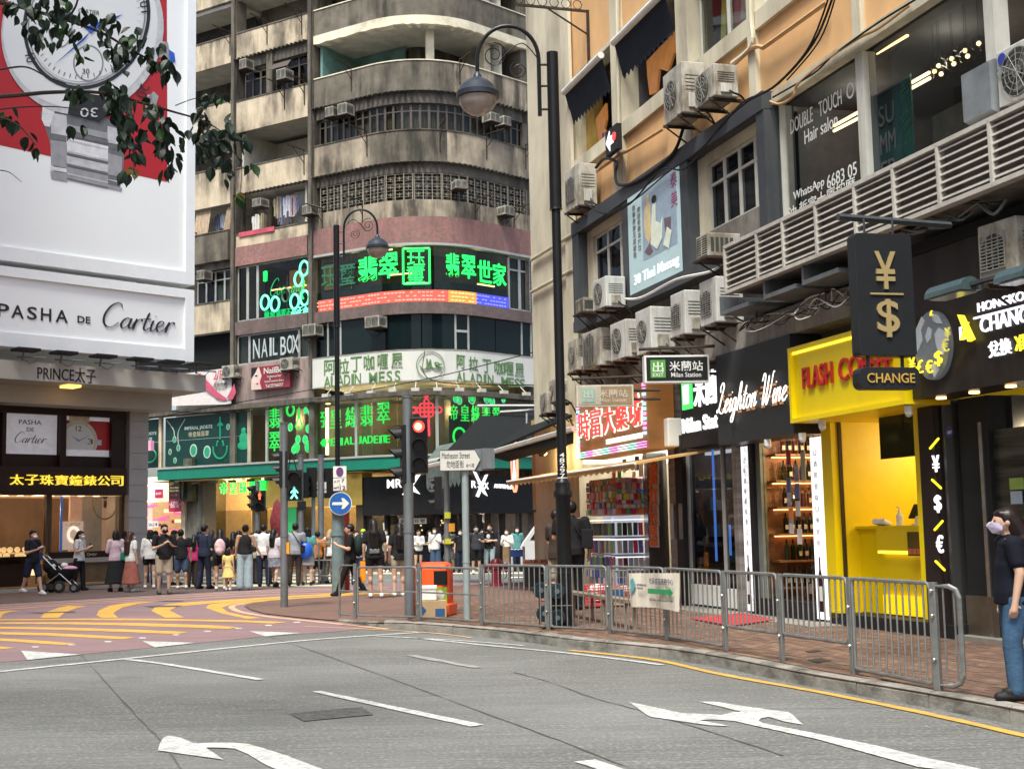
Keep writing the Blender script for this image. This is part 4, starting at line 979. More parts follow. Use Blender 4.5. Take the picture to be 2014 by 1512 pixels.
m_nr=EM('neon_red',(1,.04,.07),1.1);m_tl=PM('signal_housing',(.015,.015,.017),.4)
b=MB(on_ten(839,806,-.05))
for i in range(-2,3):
 for j in range(-2,3):
  if abs(i)+abs(j)<=2:b.tube([(i*.17+.1*math.cos(a*.785),0,j*.17+.1*math.sin(a*.785))for a in range(8)],.035,4,close=True)
for s_,q in((-.5,0),(.5,0)):b.tube([(s_+.12*math.cos(a*.785),0,.12*math.sin(a*.785))for a in range(8)],.035,4,close=True)
b.ell((0,0,.55),(.1,.05,.1),8,6);b.tube([(-.08,0,-.4),(-.1,0,-1.05)],.05,5);b.tube([(.08,0,-.4),(.1,0,-1.05)],.05,5);b.tube([(0,0,-.4),(0,0,-1.2)],.04,5)
b.build('knot_tubes',m_nr,t)
t=ident_thing('neon_sign','teal neon rings, script and green characters in the jade shop side window','neon sign')
for px,py,r,m in((599,528,.24,m_nt),(588,549,.23,m_nt),(521,595,.24,m_nt),(541,598,.24,m_nt),(580,593,.24,m_nt),(600,586,.24,m_nt),(563,581,.22,m_ngd)):
 ringn(px,py,r,m,t,.055,1.3,.12)
bent_text('緬甸翡翠正',[524,535,547,557,567],[618,617,616,615,614],[14]*5,[9,9,9,9,9],PM('dim_neon_green',(.0,.25,.08),.5,em=(0,.8,.2),es=.45),.1,t,bold=.0)
bent_text('品正倉',[578,589,601],[613,611,610],[15]*3,[11,11,12],m_nt,.1,t,bold=.01)
bent_text('翡翠',[521,521],[538,549],[10,10],[8,8],m_ng,.1,t,bold=0)
s=tS(562,.1);Mx=tM(s,.1,zat(tp(s,.1),578));script_text('Coe  ing',-1.0,1.0,0,.32,0,PM('dim_neon_green',(0,.2,.1)),t,M=Mx,name='neon_script')
b=MB(on_ten(592,565,.1));
for k in range(12):b.ell((.12*math.sin(k*.5)+k*.02,0,.5-k*.09),.05,6,4)
b.build('bead_string',m_ng,t)
b=MB(on_ten(565,572,-.3));b.cyl((0,0,-.9),(0,0,.7),.02,n=5);b.cyl((-1.1,0,-.3),(1.2,0,.25),.02,n=5);b.build('stand',m_wfl,t)
t=ident_thing('window_lettering','tall pale letters reading nail box across the curtained window','window lettering')
m_nb=PM('pale_vinyl',(.4,.46,.48),.6)
bent_text(list('NAIL')+list('BOX'),[504,520,532,541,557,570,581],[686,684,682,681,680,677,676],[38,37,36,35,36,36,35],[13,12,4,9,11,12,14],m_nb,.16,t,.02,.01)
t=ident_thing('nail_salon_sign','dark red nail salon sign with a woman portrait between two outdoor units','sign')
s0_,s1_=tS(494,.35),tS(570,.35);zt,zb=zat(tp(s0_,.35),723),zat(tp(s0_,.35),768);Mx=tM((s0_+s1_)/2,.35,zb);w=(s1_-s0_)/2;h=zt-zb
b=MB(Mx);b.box(-w,w,0,.15,0,h);b.build('board',PM('crimson_board',(.24,.02,.035),.4),t)
b=MB(Mx);b.prism([(-w+.02,.02),(-w+.02,h-.02),(-w+.45,h-.02),(-w+.62,h*.6),(-w+.5,h*.3),(-w+.62,.02)],-.012,-.004);b.build('portrait',PM('portrait_skin',(.65,.5,.45),.5),t)
b=MB(Mx);b.prism([(-w+.02,h*.5),(-w+.02,h-.02),(-w+.4,h-.02),(-w+.25,h*.75)],-.018,-.013);b.prism([(-w+.2,h*.62),(-w+.32,h*.66),(-w+.4,h*.6),(-w+.3,h*.58)],-.018,-.013);b.build('portrait_hair',m_blk2,t)
b=MB(Mx);b.prism([(-w+.28,h*.27),(-w+.38,h*.31),(-w+.47,h*.27),(-w+.38,h*.22)],-.019,-.013);b.build('portrait_lips',PM('lips',(.5,.02,.04),.4),t)
text('NailBox',-w+.75,w-.15,h*.66,h*.92,.02,m_wht,t,.01,.03,M=Mx)
text('Professional Nail',-w+.95,w-.5,h*.48,h*.57,.02,m_wht,t,.01,.01,M=Mx);text('&',-.05,.05,h*.38,h*.46,.02,m_wht,t,.01,.01,M=Mx)
text('Eyelash extension Beauty',-w+.8,w-.3,h*.26,h*.36,.02,m_wht,t,.01,.01,M=Mx);text('Tel:25766557',-w+.85,w-.35,h*.06,h*.2,.02,m_wht,t,.01,.02,M=Mx)
t=ident_thing('canvas_banner','white and pink salon banner tied along the lower balcony above the jade posters','banner')
s0_,s1_=tS(318,.4),tS(455,.4);k=12;b=MB()
for q in range(k):
 a,c=s0_+(s1_-s0_)*q/k,s0_+(s1_-s0_)*(q+1)/k
 ya,yc=795-65*q/k*.8,795-65*(q+1)/k*.8
 b.quad(tp(a,.4+.03*(q%2),zat(tp(a),800-4*q/k)),tp(c,.4+.03*((q+1)%2),zat(tp(c),800-4*(q+1)/k)),tp(c,.36,zat(tp(c),742-18*(q+1)/k)),tp(a,.36,zat(tp(a),742-18*q/k)))
b.build('canvas',PM('banner_canvas',(.6,.55,.54),.8,var=.1),t)
Mx=tM(tS(425,.46),.46,zat(tp(tS(425)),792));b=MB(Mx);b.prism([(-1.1,.9),(.0,.15),(.5,.0),(.7,.05),(.1,.4),(-1.0,1.35)],-.01,0);b.prism([(.65,.1),(1.1,.7),(1.2,.3),(1.0,.0)],-.01,0);b.build('banner_print',PM('banner_pink',(.5,.08,.14),.8),t)
text('2/F',-.15,.4,.95,1.35,.02,PM('banner_red',(.5,.03,.05)),t,.01,.01,M=Mx);text('-復康理療-',-.2,.7,.62,.8,.02,m_blk2,t,.01,.01,M=Mx)
m_pj=PM('poster_dark_teal',(.008,.04,.035),.35);m_pjg=PM('poster_jade_green',(.01,.22,.11),.4,em=(.02,.6,.3),es=.12);m_sil=PM('poster_silver',(.45,.5,.48),.4)
def jade_poster(x0,x1,lab,big):
 s0_,s1_=tS(x0,.02,5),tS(x1,.02,5);t=ident_thing('jade_poster',lab,'poster');c=(s0_+s1_)/2;w=(s1_-s0_)/2;Mx=tM(c,.02,MZ0+.12);h=MZ1-MZ0-.2
 b=MB(Mx);b.box(-w,w,0,.05,0,h);b.build('board',m_pj,t);b=MB(Mx);b.box(-w,w,-.004,0,h*.52,h*.525);b.build('poster_seam',m_sil,t)
 return t,Mx,w,h
t,Mx,w,h=jade_poster(325,459,'wide dark teal jade jewellery poster with necklace and rings',1)
text('IMPERIAL JADEITE',-w*.42,w*.4,h*.7,h*.79,.01,m_sil,t,.01,.01,M=Mx);text('帝皇綠翡翠',-w*.3,w*.3,h*.57,h*.68,.01,PM('poster_gold',(.4,.36,.25)),t,.01,.01,M=Mx)
for x,z,r in((-.72,.55,.09),(-.6,.37,.09),(-.85,.3,.08),(-.7,.12,.08),(-.15,.3,.17),(.25,.25,.17),(.85,.72,.08)):
 b=MB(Mx);b.disc((x*w,z*h),r*1.35,-.012,-.004,14,r*1.7);b.build('gem_setting',m_sil,t);b=MB(Mx);b.disc((x*w,z*h),r,-.02,-.013,14,r*1.35);b.build('gem',m_pjg,t)
b=MB(Mx)
for k in range(40):
 a=k/40*2*math.pi;x=.63*w+.2*w*math.sin(a)*(1-.5*(math.cos(a)>.2));z=h*(.35-.2*math.cos(a-math.pi)*-1);z=h*(.3+.2*math.cos(a)+(.3 if math.cos(a)>.8 else 0));b.ell((x,-.01,z),.05,6,4)
for k in range(12):b.ell((.63*w,-.01,h*(.5+k*.038)),.05,6,4)
b.build('bead_necklace',m_pjg,t)
b=MB(Mx);b.tube(crv([(-.95*w,-.01,.95*h),(-.75*w,-.01,.75*h),(-.72*w,-.01,.6*h)]),.025,5);b.tube(crv([(-.4*w,-.01,.95*h),(-.6*w,-.01,.7*h),(-.6*w,-.01,.45*h)]),.025,5);b.build('chain',m_sil,t)
t,Mx,w,h=jade_poster(464,495,'narrow dark teal poster of a green jade figure',0)
b=MB(Mx);b.ell((0,-.02,h*.62),(.14,.02,.14),10,8);b.ell((0,-.02,h*.47),(.25,.02,.28),10,8);b.ell((0,-.02,h*.33),(.36,.02,.2),10,8);b.build('jade_figure',m_pjg,t)
t,Mx,w,h=jade_poster(272,314,'part of a dark teal jadeite poster cut off by the stone pillar',0)
text('JADEITE',-w*.5,w*.7,h*.66,h*.74,.01,m_sil,t,.01,.01,M=Mx);text('翡翠',-w*.3,w*.3,h*.53,h*.63,.01,m_sil,t,.01,.01,M=Mx)
b=MB(Mx);b.tube([(w*.1+.42*math.cos(a*.4),-.01,h*.25+.3*math.sin(a*.4))for a in range(16)],.045,5,close=True);b.build('bead_bracelet',m_pjg,t)
t=ident_thing('neon_sign','green neon characters on the gold fascia under the awning','neon sign')
bent_text('帝皇綠翡翠',[440,459,478,497,515],[960,959,958,957,956],[24]*5,[15]*5,m_ng,.5,t,bold=0)
t=ident_thing('marsx_sign','white backlit letters with a big X on the black fascia left of the round corner','sign')
m_wn=EM('white_backlit',(1,1,1),1.2)
bent_text('MRS',[765,781,795],[951,950,948],[17,17,15],[15,13,11],m_wn,.4,t,.04,.02)
def bigx(px,py,hh,k):
 s=tS(px,.42,3);Mx=tM(s,.42,zat(tp(s,.42),py));b=MB(Mx)
 b.prism([(-.6*k,hh*.55),(-.35*k,hh*.5),(.55*k,-hh*.5),(.2*k,-hh*.38)],-.03,0);b.prism([(.6*k,hh*.42),(.35*k,hh*.4),(-.45*k,-hh*.5),(-.2*k,-hh*.55)],-.045,-.032);b.build('big_x',m_wn,t)
bigx(807,951,.85,.72)
t=ident_thing('marsx_sign','white backlit letters with a big X on the black fascia right of the round corner','sign')
bent_text('RSX',[928,940,952],[952,953,955],[14,13,13],[10,9,10],m_wn,.4,t,.04,.02);bent_text('ANYWHERE',[970+5.3*i for i in range(8)],[955+.4*i for i in range(8)],[8]*8,[5]*8,m_wn,.4,t,.04,.03)
bigx(945,952,.95,.62)
t=ident_thing('shop_sign','pale strip sign with black characters under the black fascia','sign')
s=tS(811,.1,3);Mx=tM(s,.1,zf-.36);b=MB(Mx);b.box(-.55,.55,0,.04,0,.22);b.build('board',m_wht,t);text('皇冠 135 號',-.5,.5,.03,.19,.01,m_blk2,t,.01,.02,M=Mx)
t=ident_thing('metal_rack','white metal frame leaning before the dark shop window','frame')
b=MB(tM(tS(790,.3,2),.3,0));b.tube([(-.75,0,zf-.3),(-.7,0,zf-1.05),(1.4,.05,zf-1.0)],.03,5);b.cyl((-.1,0,1.0),(-.2,0,zf-1.03),.02,n=5);b.build('frame_tube',m_wplas,t)
t=thing('hanging_sign','black vertical manicure sign hanging above the red sale poster','sign',tM(tS(343,.9,4),.9,3.1));Mx=None
b=MB();b.box(-.34,.34,0,.1,0,1.15);b.build('board',m_blk2,t)
text('彩彩',-.24,.24,.85,1.08,.01,PM('dull_red',(.25,.02,.02)),t,.01,.01);text('美甲 美睫',-.28,.28,.6,.78,.01,PM('dull_gold',(.4,.3,.12)),t,.01,.01);text('Nature Nails',-.26,.26,.46,.55,.01,MC['dull_gold'],t,.01,.01);text('Manicure Salon',-.28,.28,.33,.42,.01,MC['dull_gold'],t,.01,.01);text('⇢',-.2,.2,.1,.24,.01,MC['dull_red'],t,.01,.01)
t=thing('sale_poster','crimson sale poster reading up to sixty percent','poster',tM(tS(344,.5,4),.5,2.55));b=MB();b.box(-.38,.38,0,.03,0,.62);b.build('board',PM('crimson_poster',(.5,.01,.08),.5),t);text('60%',-.26,.26,.18,.48,.01,m_wplas,t,.01,.03);text('至',-.36,-.29,.3,.4,.01,m_wplas,t,.01,0);text('OFF',.28,.36,.3,.36,.01,m_wplas,t,.01,0)
t=thing('sale_poster','white card reading sale in the pink shop window','poster',tM(tS(301,.2,3),.2,1.9));b=MB();b.box(-.35,.35,0,.03,0,.26);b.build('board',m_wplas,t);text('SALE',-.28,.12,.06,.2,.01,PM('grey_ink',(.15,.12,.14)),t,.01,.01);text('場',.16,.3,.06,.2,.01,MC['grey_ink'],t,.01,.01)
t=thing('sale_poster','small pink sale card high in the cosmetics window','poster',tM(tS(312,.2,3),.2,3.2));b=MB();b.box(-.25,.25,0,.03,0,.4);b.build('board',MC['crimson_poster'],t);text('$5000',-.18,.18,.14,.26,.01,m_wplas,t,.01,0)
t=thing('shop_light_sign','pink box sign fixed beside the stone pillar','sign',tM(tS(287,.6,5),.6,5.35));b=MB();b.box(-.3,.3,0,.2,0,.45);b.build('box',PM('pink_box',(.55,.25,.38),.5,em=(1,.4,.6),es=.3),t);text('GHT',-.25,.2,.1,.34,.01,PM('pale_pink',(.8,.7,.75)),t,.01,.01)
# ------------------------------------------------------------------ jeweller's building with billboards (left)
PF=Plane((-14.6,37.5),(.708,.706))
m_stone=PM('beige_stone',(.4,.37,.33),.65,var=.08,sc=1.2,dirt=.2,dcol=(.25,.22,.19),dsc=.6,dst=(1,1,.5))
m_stoneg=PM('pillar_stone',(.34,.32,.31),.6,var=.06,sc=2)
m_brown=PM('dark_brown_panel',(.028,.014,.01),.4,var=.15)
pr=thing('jewellery_building','pale stone jewellery shop building with long canopy below the watch billboards','building',PF.M())
def pX(px,py=1000,n=0.):return PF.at(px,py,n)[0]
def pZ(px,py,n=0.):return PF.at(px,py,n)[1]
x240,x278,x405=pX(241),pX(279),pX(405,760,2.4)
XL=-9.0
def pb(x0,x1,n0,n1,z0,z1,name,mat,par=None,bev=0):
 b=MB();b.box(x0,x1,-n1,-n0,z0,z1);return b.build(name,mat,par or pr,bev=bev)
H1=pZ(100,790);zs1,zs0=pZ(120,918,.5),pZ(120,973,.5)
zc0,zc1=pZ(200,757,2.4),pZ(200,722,2.4)
pb(XL,x278,-6,-.5,zs1-.3,24,'rear_wall',m_stone);pb(x278-.4,x278,-6,-.46,0,zs1-.303,'side_wall',m_stone)
pb(XL,x240,-.5,-.0,H1,zc0+.4,'upper_wall',m_stone)
for i,(n,a,c)in enumerate(((.25,0,.35),(.55,.35,.6),(.9,.6,.75))):pb(XL,x278+n*.8,-.1,n,H1+a,H1+c,'cornice',m_stone)
pb(XL,x405,-6,2.4,zc0,zc1,'canopy',PM('canopy_paint',(.42,.4,.36),.6,var=.05,sc=.8,dirt=.25,dcol=(.3,.27,.24),dsc=.5))
pb(XL,x278+.3,-.5,1.2,zc0-.5,zc0-.003,'soffit',m_stone)
pb(pX(124,760,1.8),pX(150,760,1.8),1.6,2.1,zc0-.07,zc0-.004,'canopy_lamp',EM('amber_lamp',(1,.55,.12),2))
text('PRINCE太子',pX(75,735,2.45),pX(190,735,2.45),pZ(130,750,2.45),pZ(130,721,2.45),2.42,m_blk2,pr,.03,-.008)
zb=0
nbl=11
for k in range(nbl):
 z0,z1=.12+(H1-.12)*k/nbl,.12+(H1-.12)*(k+1)/nbl
 pb(x240+.02,x278-.0,-.45,.35,z0+.012,z1-.012,'stone_block',m_stoneg)
pb(x240+.03,x278-.02,-.5,.33,0,H1,'pillar_core',m_stone)
pb(XL,x240-.004,-.2,.02,zs1,H1-.05,'showcase_back',m_brown)
pb(XL,x240-.06,.02,.25,H1-.4,H1-.08,'showcase_frame',m_brown)
for xa,xb in((pX(112,850),pX(124,850)),(x240-.5,x240-.06),(pX(-2,850),pX(6,850))):pb(xa,xb,.02,.22,zs1,H1-.4,'showcase_frame',m_brown)
m_pan=PM('backlit_panel',(.62,.61,.64),.4,em=(.9,.9,1),es=.12)
pa0,pa1=pX(7,850,.03),pX(111,850,.03);zt,zb_=pZ(60,809,.03),pZ(60,893,.03)
pnl=pb(pa0,pa1,.021,.06,zb_,zt,'poster_panel',m_pan)
mid=(pa0+pa1)/2;ww=pa1-pa0;hh=zt-zb_
text('PASHA',mid-ww*.23,mid+ww*.2,zb_+hh*.69,zb_+hh*.8,.065,m_blk2,pr,.01,.008);text('DE',mid-ww*.08,mid+ww*.06,zb_+hh*.53,zb_+hh*.62,.065,m_blk2,pr,.01,.008)
script_text('Cartier',mid-ww*.34,mid+ww*.28,zb_+hh*.26,hh*.11,.065,m_blk2,pr,depth=.01,thin=.05,thick=.16)
pc0,pc1=pX(125,850,.03),pX(223,850,.03);pb(pc0,pc1,.021,.06,zb_-.02,zt-.05,'poster_panel',m_pan)
m_red=PM('print_red',(.42,.012,.018),.45,var=.04);m_sil2=PM('print_silver',(.55,.55,.56),.45);m_dial=PM('print_dial',(.66,.67,.68),.45,var=.03,sc=1);m_ink=PM('print_ink',(.03,.03,.035),.5);m_blue=PM('print_blue',(.02,.1,.5),.4);m_lea=PM('print_cream_leather',(.6,.5,.32),.5);m_shd=PM('print_grey',(.22,.23,.24),.5)
pb(pc0,pc1,.06,.066,zb_+hh*.14,zt-hh*.16,'red_field',m_red)
cx,cz,r=pc0+(pc1-pc0)*.28,zb_+hh*.34,hh*.46
for nm_,rr,m,k in(('watch_case',1.08,m_sil2,0),('watch_bezel',.98,m_lea,1),('watch_dial',.88,m_dial,2)):
 pts=[(max(pc0+.005,cx+r*rr*math.cos(a*math.pi/20)),max(zb_+hh*.14,cz+r*rr*math.sin(a*math.pi/20)))for a in range(40)]
 b=MB();b.prism(pts,-.07-.004*k-.003,-.066-.004*k);b.build(nm_,m,pr)
b=MB();b.prism([(cx-.3,cz+r*1.0),(cx+.35,cz+r*1.0),(cx+.35,cz+r*1.4),(cx-.3,cz+r*1.4)],-.07,-.067);b.build('watch_strap',m_lea,pr)
for tx,a in(('12',90),('3',0)):text(tx,cx+r*.66*math.cos(R(a))-.09,cx+r*.66*math.cos(R(a))+.09,cz+r*.66*math.sin(R(a))-.08,cz+r*.66*math.sin(R(a))+.08,.083,m_ink,pr,.004,0)
b=MB();b.prism([(cx,cz-.01),(cx+.38,cz+.2),(cx,cz+.02)],-.087,-.083);b.prism([(cx,cz-.01),(cx-.24,cz+.17),(cx+.01,cz+.03)],-.087,-.083);b.build('watch_hands',m_blue,pr)
b=MB();b.box(cx+r*1.05,cx+r*1.3,-.074,-.067,cz-.1,cz+.06);b.build('watch_crown',m_sil2,pr)
pb(XL,pX(249,940,.5),.02,.5,zs0,zs1,'sign_band',m_brown)
m_yl=EM('gold_lit_letters',(1,.72,.06),.8)
for c,px in zip('太子珠寶鐘錶公司',(33,63,92,121,149,177,204,230)):
 x=pX(px,945,.52);text(c,x-.2,x+.2,pZ(120,954,.52),pZ(120,934,.52),.55,m_yl,pr,.05,.015)
wz1,wz0=zs0,pZ(120,1085)
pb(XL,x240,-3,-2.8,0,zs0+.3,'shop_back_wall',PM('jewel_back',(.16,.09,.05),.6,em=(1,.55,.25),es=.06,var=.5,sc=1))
pb(XL,x240,-2.8,-.1,zs0,zs0+.05,'shop_ceiling',PM('glowing_warm_ceiling',(.4,.25,.12),.6,em=(1,.6,.3),es=.35))  # whole ceiling surface emits, added to light the shop interior
pb(pX(-30),pX(240),-.02,.01,wz0-.3,wz1-.03,'shop_pane',GL('jewel_glass',(.75,.72,.68)))
pb(pX(163),x240-.1,-.9,-.8,wz0-.4,wz1,'display_backboard',PM('blush_board',(.55,.36,.28),.6,em=(1,.6,.42),es=.3))
pb(pX(186),pX(225),-.8,-.77,wz0-.3,wz1,'display_poster',PM('pale_print',(.5,.42,.36),.5,em=(1,.85,.7),es=.1))
b=MB();b.ring((pX(206,1036,-.75),2.55),.42,.035,.745,.765,30,k=1.25);b.build('poster_ring',PM('pale_ring',(.7,.66,.6),.5),pr)
b=MB();x_=pX(206,1036,-.75);b.disc((x_,2.75),.1,.735,.75,14);b.box(x_-.05,x_+.05,.735,.75,2.4,2.62);b.box(x_-.05,x_+.05,.735,.75,2.86,3.0);b.build('poster_watch',m_shd,pr)
text('PASHA de Cartier',x_-.3,x_+.3,3.6,3.7,-.74,m_lea,pr,.01,0)
pb(pX(123,1050,-.5),pX(167,1050,-.5),-.7,-.6,wz0+.05,pZ(140,1025,-.6),'light_box',PM('lit_card',(.65,.5,.44),.5,em=(1,.8,.7),es=.5))
b=MB();lx=pX(146,1050,-.55);b.ring((lx,wz0+.5),.2,.07,.57,.59,26,k=1.25);b.build('light_ring',EM('ring_light',(1,.9,.8),1.5),pr)
script_text('Cartier',lx-.3,lx+.2,pZ(140,1034,-.55),.09,-.56,m_lea,pr,depth=.01)
pb(pX(90),x240,-.6,.22,wz0-.18,wz0,'window_ledge',m_brown);pb(pX(90),x240,-.6,.3,wz0-.32,wz0-.184,'stone_sill',m_stone)
text('Cartier',pX(165),pX(185),wz0-.13,wz0-.04,.225,m_lea,pr,.01,0,shear=.3)
pb(pX(90),x240,-.6,.18,.2,wz0-.324,'stall_riser',PM('brown_granite',(.15,.095,.05),.35,var=.3,sc=3))
pb(XL,pX(60),-1.2,-.1,.15,wz0-.1,'jewel_counter',m_brown)
for px in(-20,92,98,240):pb(pX(px)-.04,pX(px)+.04,-.1,.05,.12,wz1,'door_frame',PM('bronze_frame',(.12,.08,.05),.35,.6))
pb(pX(132),pX(136),-.45,-.4,wz0,wz1,'blue_light_strip',PM('blue_strip',(.04,.08,.25),.4,em=(.1,.3,1),es=.4))
r_=random.Random(4)
for k in range(26):
 x=r_.uniform(pX(-20),pX(84));b=MB();z=r_.choice((wz0-.02,.9,.45));b.box(x-.14,x+.14,.1+r_.random()*.1,.5,z,z+.04);b.ell((x,.3,z+.12),(.09,.09,.08),8,5);b.build('jewel_display',PM('lit_jewels',(.6,.45,.25),.3,em=(1,.7,.35),es=.9),pr)
for k in range(8):b=MB(M=None);b.cyl((pX(-10+30*k),.35,zs0-.01),(pX(-10+30*k),.35,zs0+.0),.1,n=8);b.build('downlight',m_warm,pr)
pb(XL,x278,-.5,.6,0,.1,'doorstep',m_stone)
# --------------------------------------- floodlights on the canopy
fl_lab=['first','second','third','fourth','fifth','sixth']
for i,px in enumerate((55,130,208,280,342,398)):
 M=PF.M(pX(px,712,2.9),2.55,zc1+.0);t=thing('floodlight','flat black floodlight on the canopy edge under the billboard, %s from the left'%fl_lab[i],'floodlight',M,'floodlights below the billboard')
 b=MB();b.box(-.32,.32,-.45,.05,.22,.3);b.build('lamp_head',m_blk2,t,bev=.02);b=MB();b.cyl((0,0,0),(0,-.1,.24),.03,n=6);b.tube(crv([(0,0,.05),(.3,.1,-.05),(.5,.1,.1)]),.012,4);b.build('lamp_bracket',m_grey,t)
 b=MB();b.cyl((-.1,.1,.1),(.75,.1,.13),.025,n=6);b.build('conduit',m_grey,t)
# --------------------------------------- billboards
NB=2.3
m_bb=PM('billboard_white',(.84,.86,.87),.5,var=.02,sc=.3);m_bf=PM('billboard_frame',(.83,.85,.87),.4,var=.03)
xr=pX(378,600,NB);xi=pX(364,600,NB)
z_a,z_b=pZ(378,713,NB),pZ(378,572,NB);z_c=pZ(378,562,NB)
zt_=18.5
def bbox_(z0,z1,lab):
 t=thing('billboard',lab,'billboard',PF.M(XL,NB,z0));L=xr-XL;h=z1-z0;f=.38
 b=MB();b.box(0,L,0,.5,0,h);b.build('backing',m_bb,t)
 b=MB();b.box(0,L,-.12,0,0,f);b.box(0,L,-.12,0,h-f*.7,h);b.box(L-f*.8,L,-.12,0,f,h-f*.7);b.build('frame',m_bf,t)
 b=MB();b.box(0,L-f*.8,-.04,-.001,f,h-f*.7);b.build('printed_sheet',m_bb,t);return t,L,h,f
t,L,h,f=bbox_(z_a,z_b,'lower white billboard with black watch maker lettering')
lx=lambda px,py:PF.at(px,py,NB+.06)[0]-XL
zl=z_a
def bz(px,py):return PF.at(px,py,NB+.06)[1]-zl
for c,x0,x1 in(('P',-5,18),('A',23,47),('S',54,73),('H',81,101),('A',110,134)):
 text(c,lx(x0,615),lx(x1,618),bz(60,628),bz(60,603),.06,m_ink,t,.02,.02)
text('DE',lx(153,625),lx(178,627),bz(165,635),bz(165,622),.06,m_ink,t,.02,.02)
script_text('Cartier',lx(194,630),lx(343,640),bz(270,648),bz(270,627)-bz(270,648),.06,m_ink,t,depth=.02,thin=.05,thick=.15,slant=.12)
t,L,h,f=bbox_(z_c,zt_,'huge white and red billboard picturing a chronograph wristwatch')
zl=z_c
def P2(px,py,dn=0):x,z=PF.at(px,py,NB+.06);return(x-XL,z-zl)
def pr_poly(pts,k,mat,name,par=t):
 b=MB();b.prism([P2(*p)for p in pts],-.045-.004*k,-.042-.004*k);return b.build(name,mat,par)
def ellp(cx,cy,rx,ry,rot=0,n=40,a0=0,a1=360):
 out=[]
 for i in range(n+(0 if a1-a0==360 else 1)):
  a=R(a0+(a1-a0)*i/n);x,y=rx*math.cos(a),ry*math.sin(a);c,s=math.cos(R(rot)),math.sin(R(rot));out.append((cx+x*c-y*s,cy+x*s+y*c))
 return out
def ring_p(cx,cy,rx,ry,w,k,mat,name,n=48,rot=0,a0=0,a1=360):
 b=MB();o=ellp(cx,cy,rx,ry,rot,n,a0,a1);i_=ellp(cx,cy,rx-w,ry-w,rot,n,a0,a1)
 m=len(o)-(0 if a1-a0==360 else 1)
 for q in range(m):
  q2=(q+1)%len(o);b.prism([P2(*o[q]),P2(*o[q2]),P2(*i_[q2]),P2(*i_[q])],-.045-.004*k,-.042-.004*k)
 return b.build(name,mat,t)
pr_poly([(-140,252),(2,286),(330,358),(328,-160),(-140,-200)],0,m_red,'red_field')
def grad(i):return[PM('print_steel_a',(.5,.5,.52),.45),PM('print_steel_b',(.3,.3,.32),.45),PM('print_steel_c',(.14,.14,.15),.45),PM('print_steel_d',(.66,.66,.68),.45)][i]
pr_poly([(80,222),(97,203),(135,215),(200,226),(238,250),(245,300),(243,330),(236,372),(108,345),(100,285)],1,grad(2),'bracelet_edge')
for(y0,y1,m)in((222,262,0),(264,273,2),(275,325,1),(327,334,3),(336,352,1)):
 pr_poly([(99,y0),(131,y0+5),(133,y1+6),(101,y1)],2,grad(m),'bracelet_link')
 pr_poly([(212,y0+26),(241,y0+34),(239,y1+24),(211,y1+18)],2,grad(m),'bracelet_link')
for(y0,y1,m)in((244,256,1),(258,266,2),(270,300,3),(300,304,2),(306,322,0),(322,326,2),(328,350,1),(350,353,2)):
 pr_poly([(131,y0),(213,y0+18),(212,y1+18),(132,y1)],3,grad(m),'bracelet_link')
for q in range(4):pr_poly([(132,274+q*22),(212,292+q*22),(212,295+q*22),(132,277+q*22)],4,grad(0),'link_shine')
pr_poly([(82,235),(84,208),(97,204),(110,214),(98,250),(88,248)],3,grad(3),'lug')
pr_poly(ellp(162,60,158,168,25,60),5,grad(0),'watch_case')
pr_poly(ellp(158,55,150,160,25,60),6,m_dial,'watch_bezel')
pr_poly([(140,180),(210,190),(250,205),(195,240),(133,224)],7,m_ink,'bezel_insert')
ring_p(170,40,122,140,7,8,m_ink,'bezel_line',rot=25);ring_p(170,40,113,131,3,8,m_shd,'bezel_line',rot=25)
pr_poly(ellp(170,38,108,126,25,60),8,m_dial,'watch_dial')
ring_p(173,125,30,36,3,9,m_shd,'subdial_ring');ring_p(118,55,24,40,3,9,m_shd,'subdial_ring')
b=MB()
for k in range(54):
 a=R(k*6.67);x,y=96*math.cos(a),113*math.sin(a);x2,y2=103*math.cos(a),121*math.sin(a);c,s=math.cos(R(25)),math.sin(R(25));q=lambda X,Y:(170+X*c-Y*s,38+X*s+Y*c)
 p,p2=q(x,y),q(x2,y2);b.prism([P2(p[0]-.7,p[1]),P2(p2[0]-.7,p2[1]),P2(p2[0]+.7,p2[1]),P2(p[0]+.7,p[1])],-.085,-.082)
b.build('minute_track',m_ink,t)
pr_poly([(172,52),(132,20),(138,34),(178,66)],11,m_blue,'watch_hand');pr_poly([(182,60),(190,45),(241,29),(205,52)],11,m_blue,'watch_hand');pr_poly([(178,62),(165,80),(104,130),(168,76)],12,m_blue,'watch_hand')
pr_poly([(172,52),(184,48),(190,58),(178,68)],12,m_blue,'hand_boss')
def rtext(s,px,py,w,h_,ang,k,mat):
 vs_,fs=text_verts(s,0.0,0);b=MB();out=[];ca,sa=math.cos(R(ang)),math.sin(R(ang))
 for v in vs_:
  X,Y=v.x*w,-v.z*h_;q=P2(px+X*ca-Y*sa,py+X*sa+Y*ca);out.append((q[0],-.045-.004*k-v.y*.003,q[1]))
 b.add(out,fs);b.build('printed_numeral',mat,t)
rtext('30',168,141,14,10,0,10,m_ink);rtext('30',174,222,34,18,180,11,m_sil2);rtext('20',281,180,26,20,-68+180,10,m_ink);rtext('10',283,14,22,16,-100,10,m_ink);rtext('40',58,112,24,18,75,10,m_ink);rtext('CARTIER',174,24,42,8,8,10,m_ink);rtext('8',222,138,8,9,-30,10,m_ink);rtext('AUTOMATIC',172,33,20,4,8,10,m_ink)
ring_p(345,100,0.1,.1,.05,0,m_sil2,'dot',n=6)
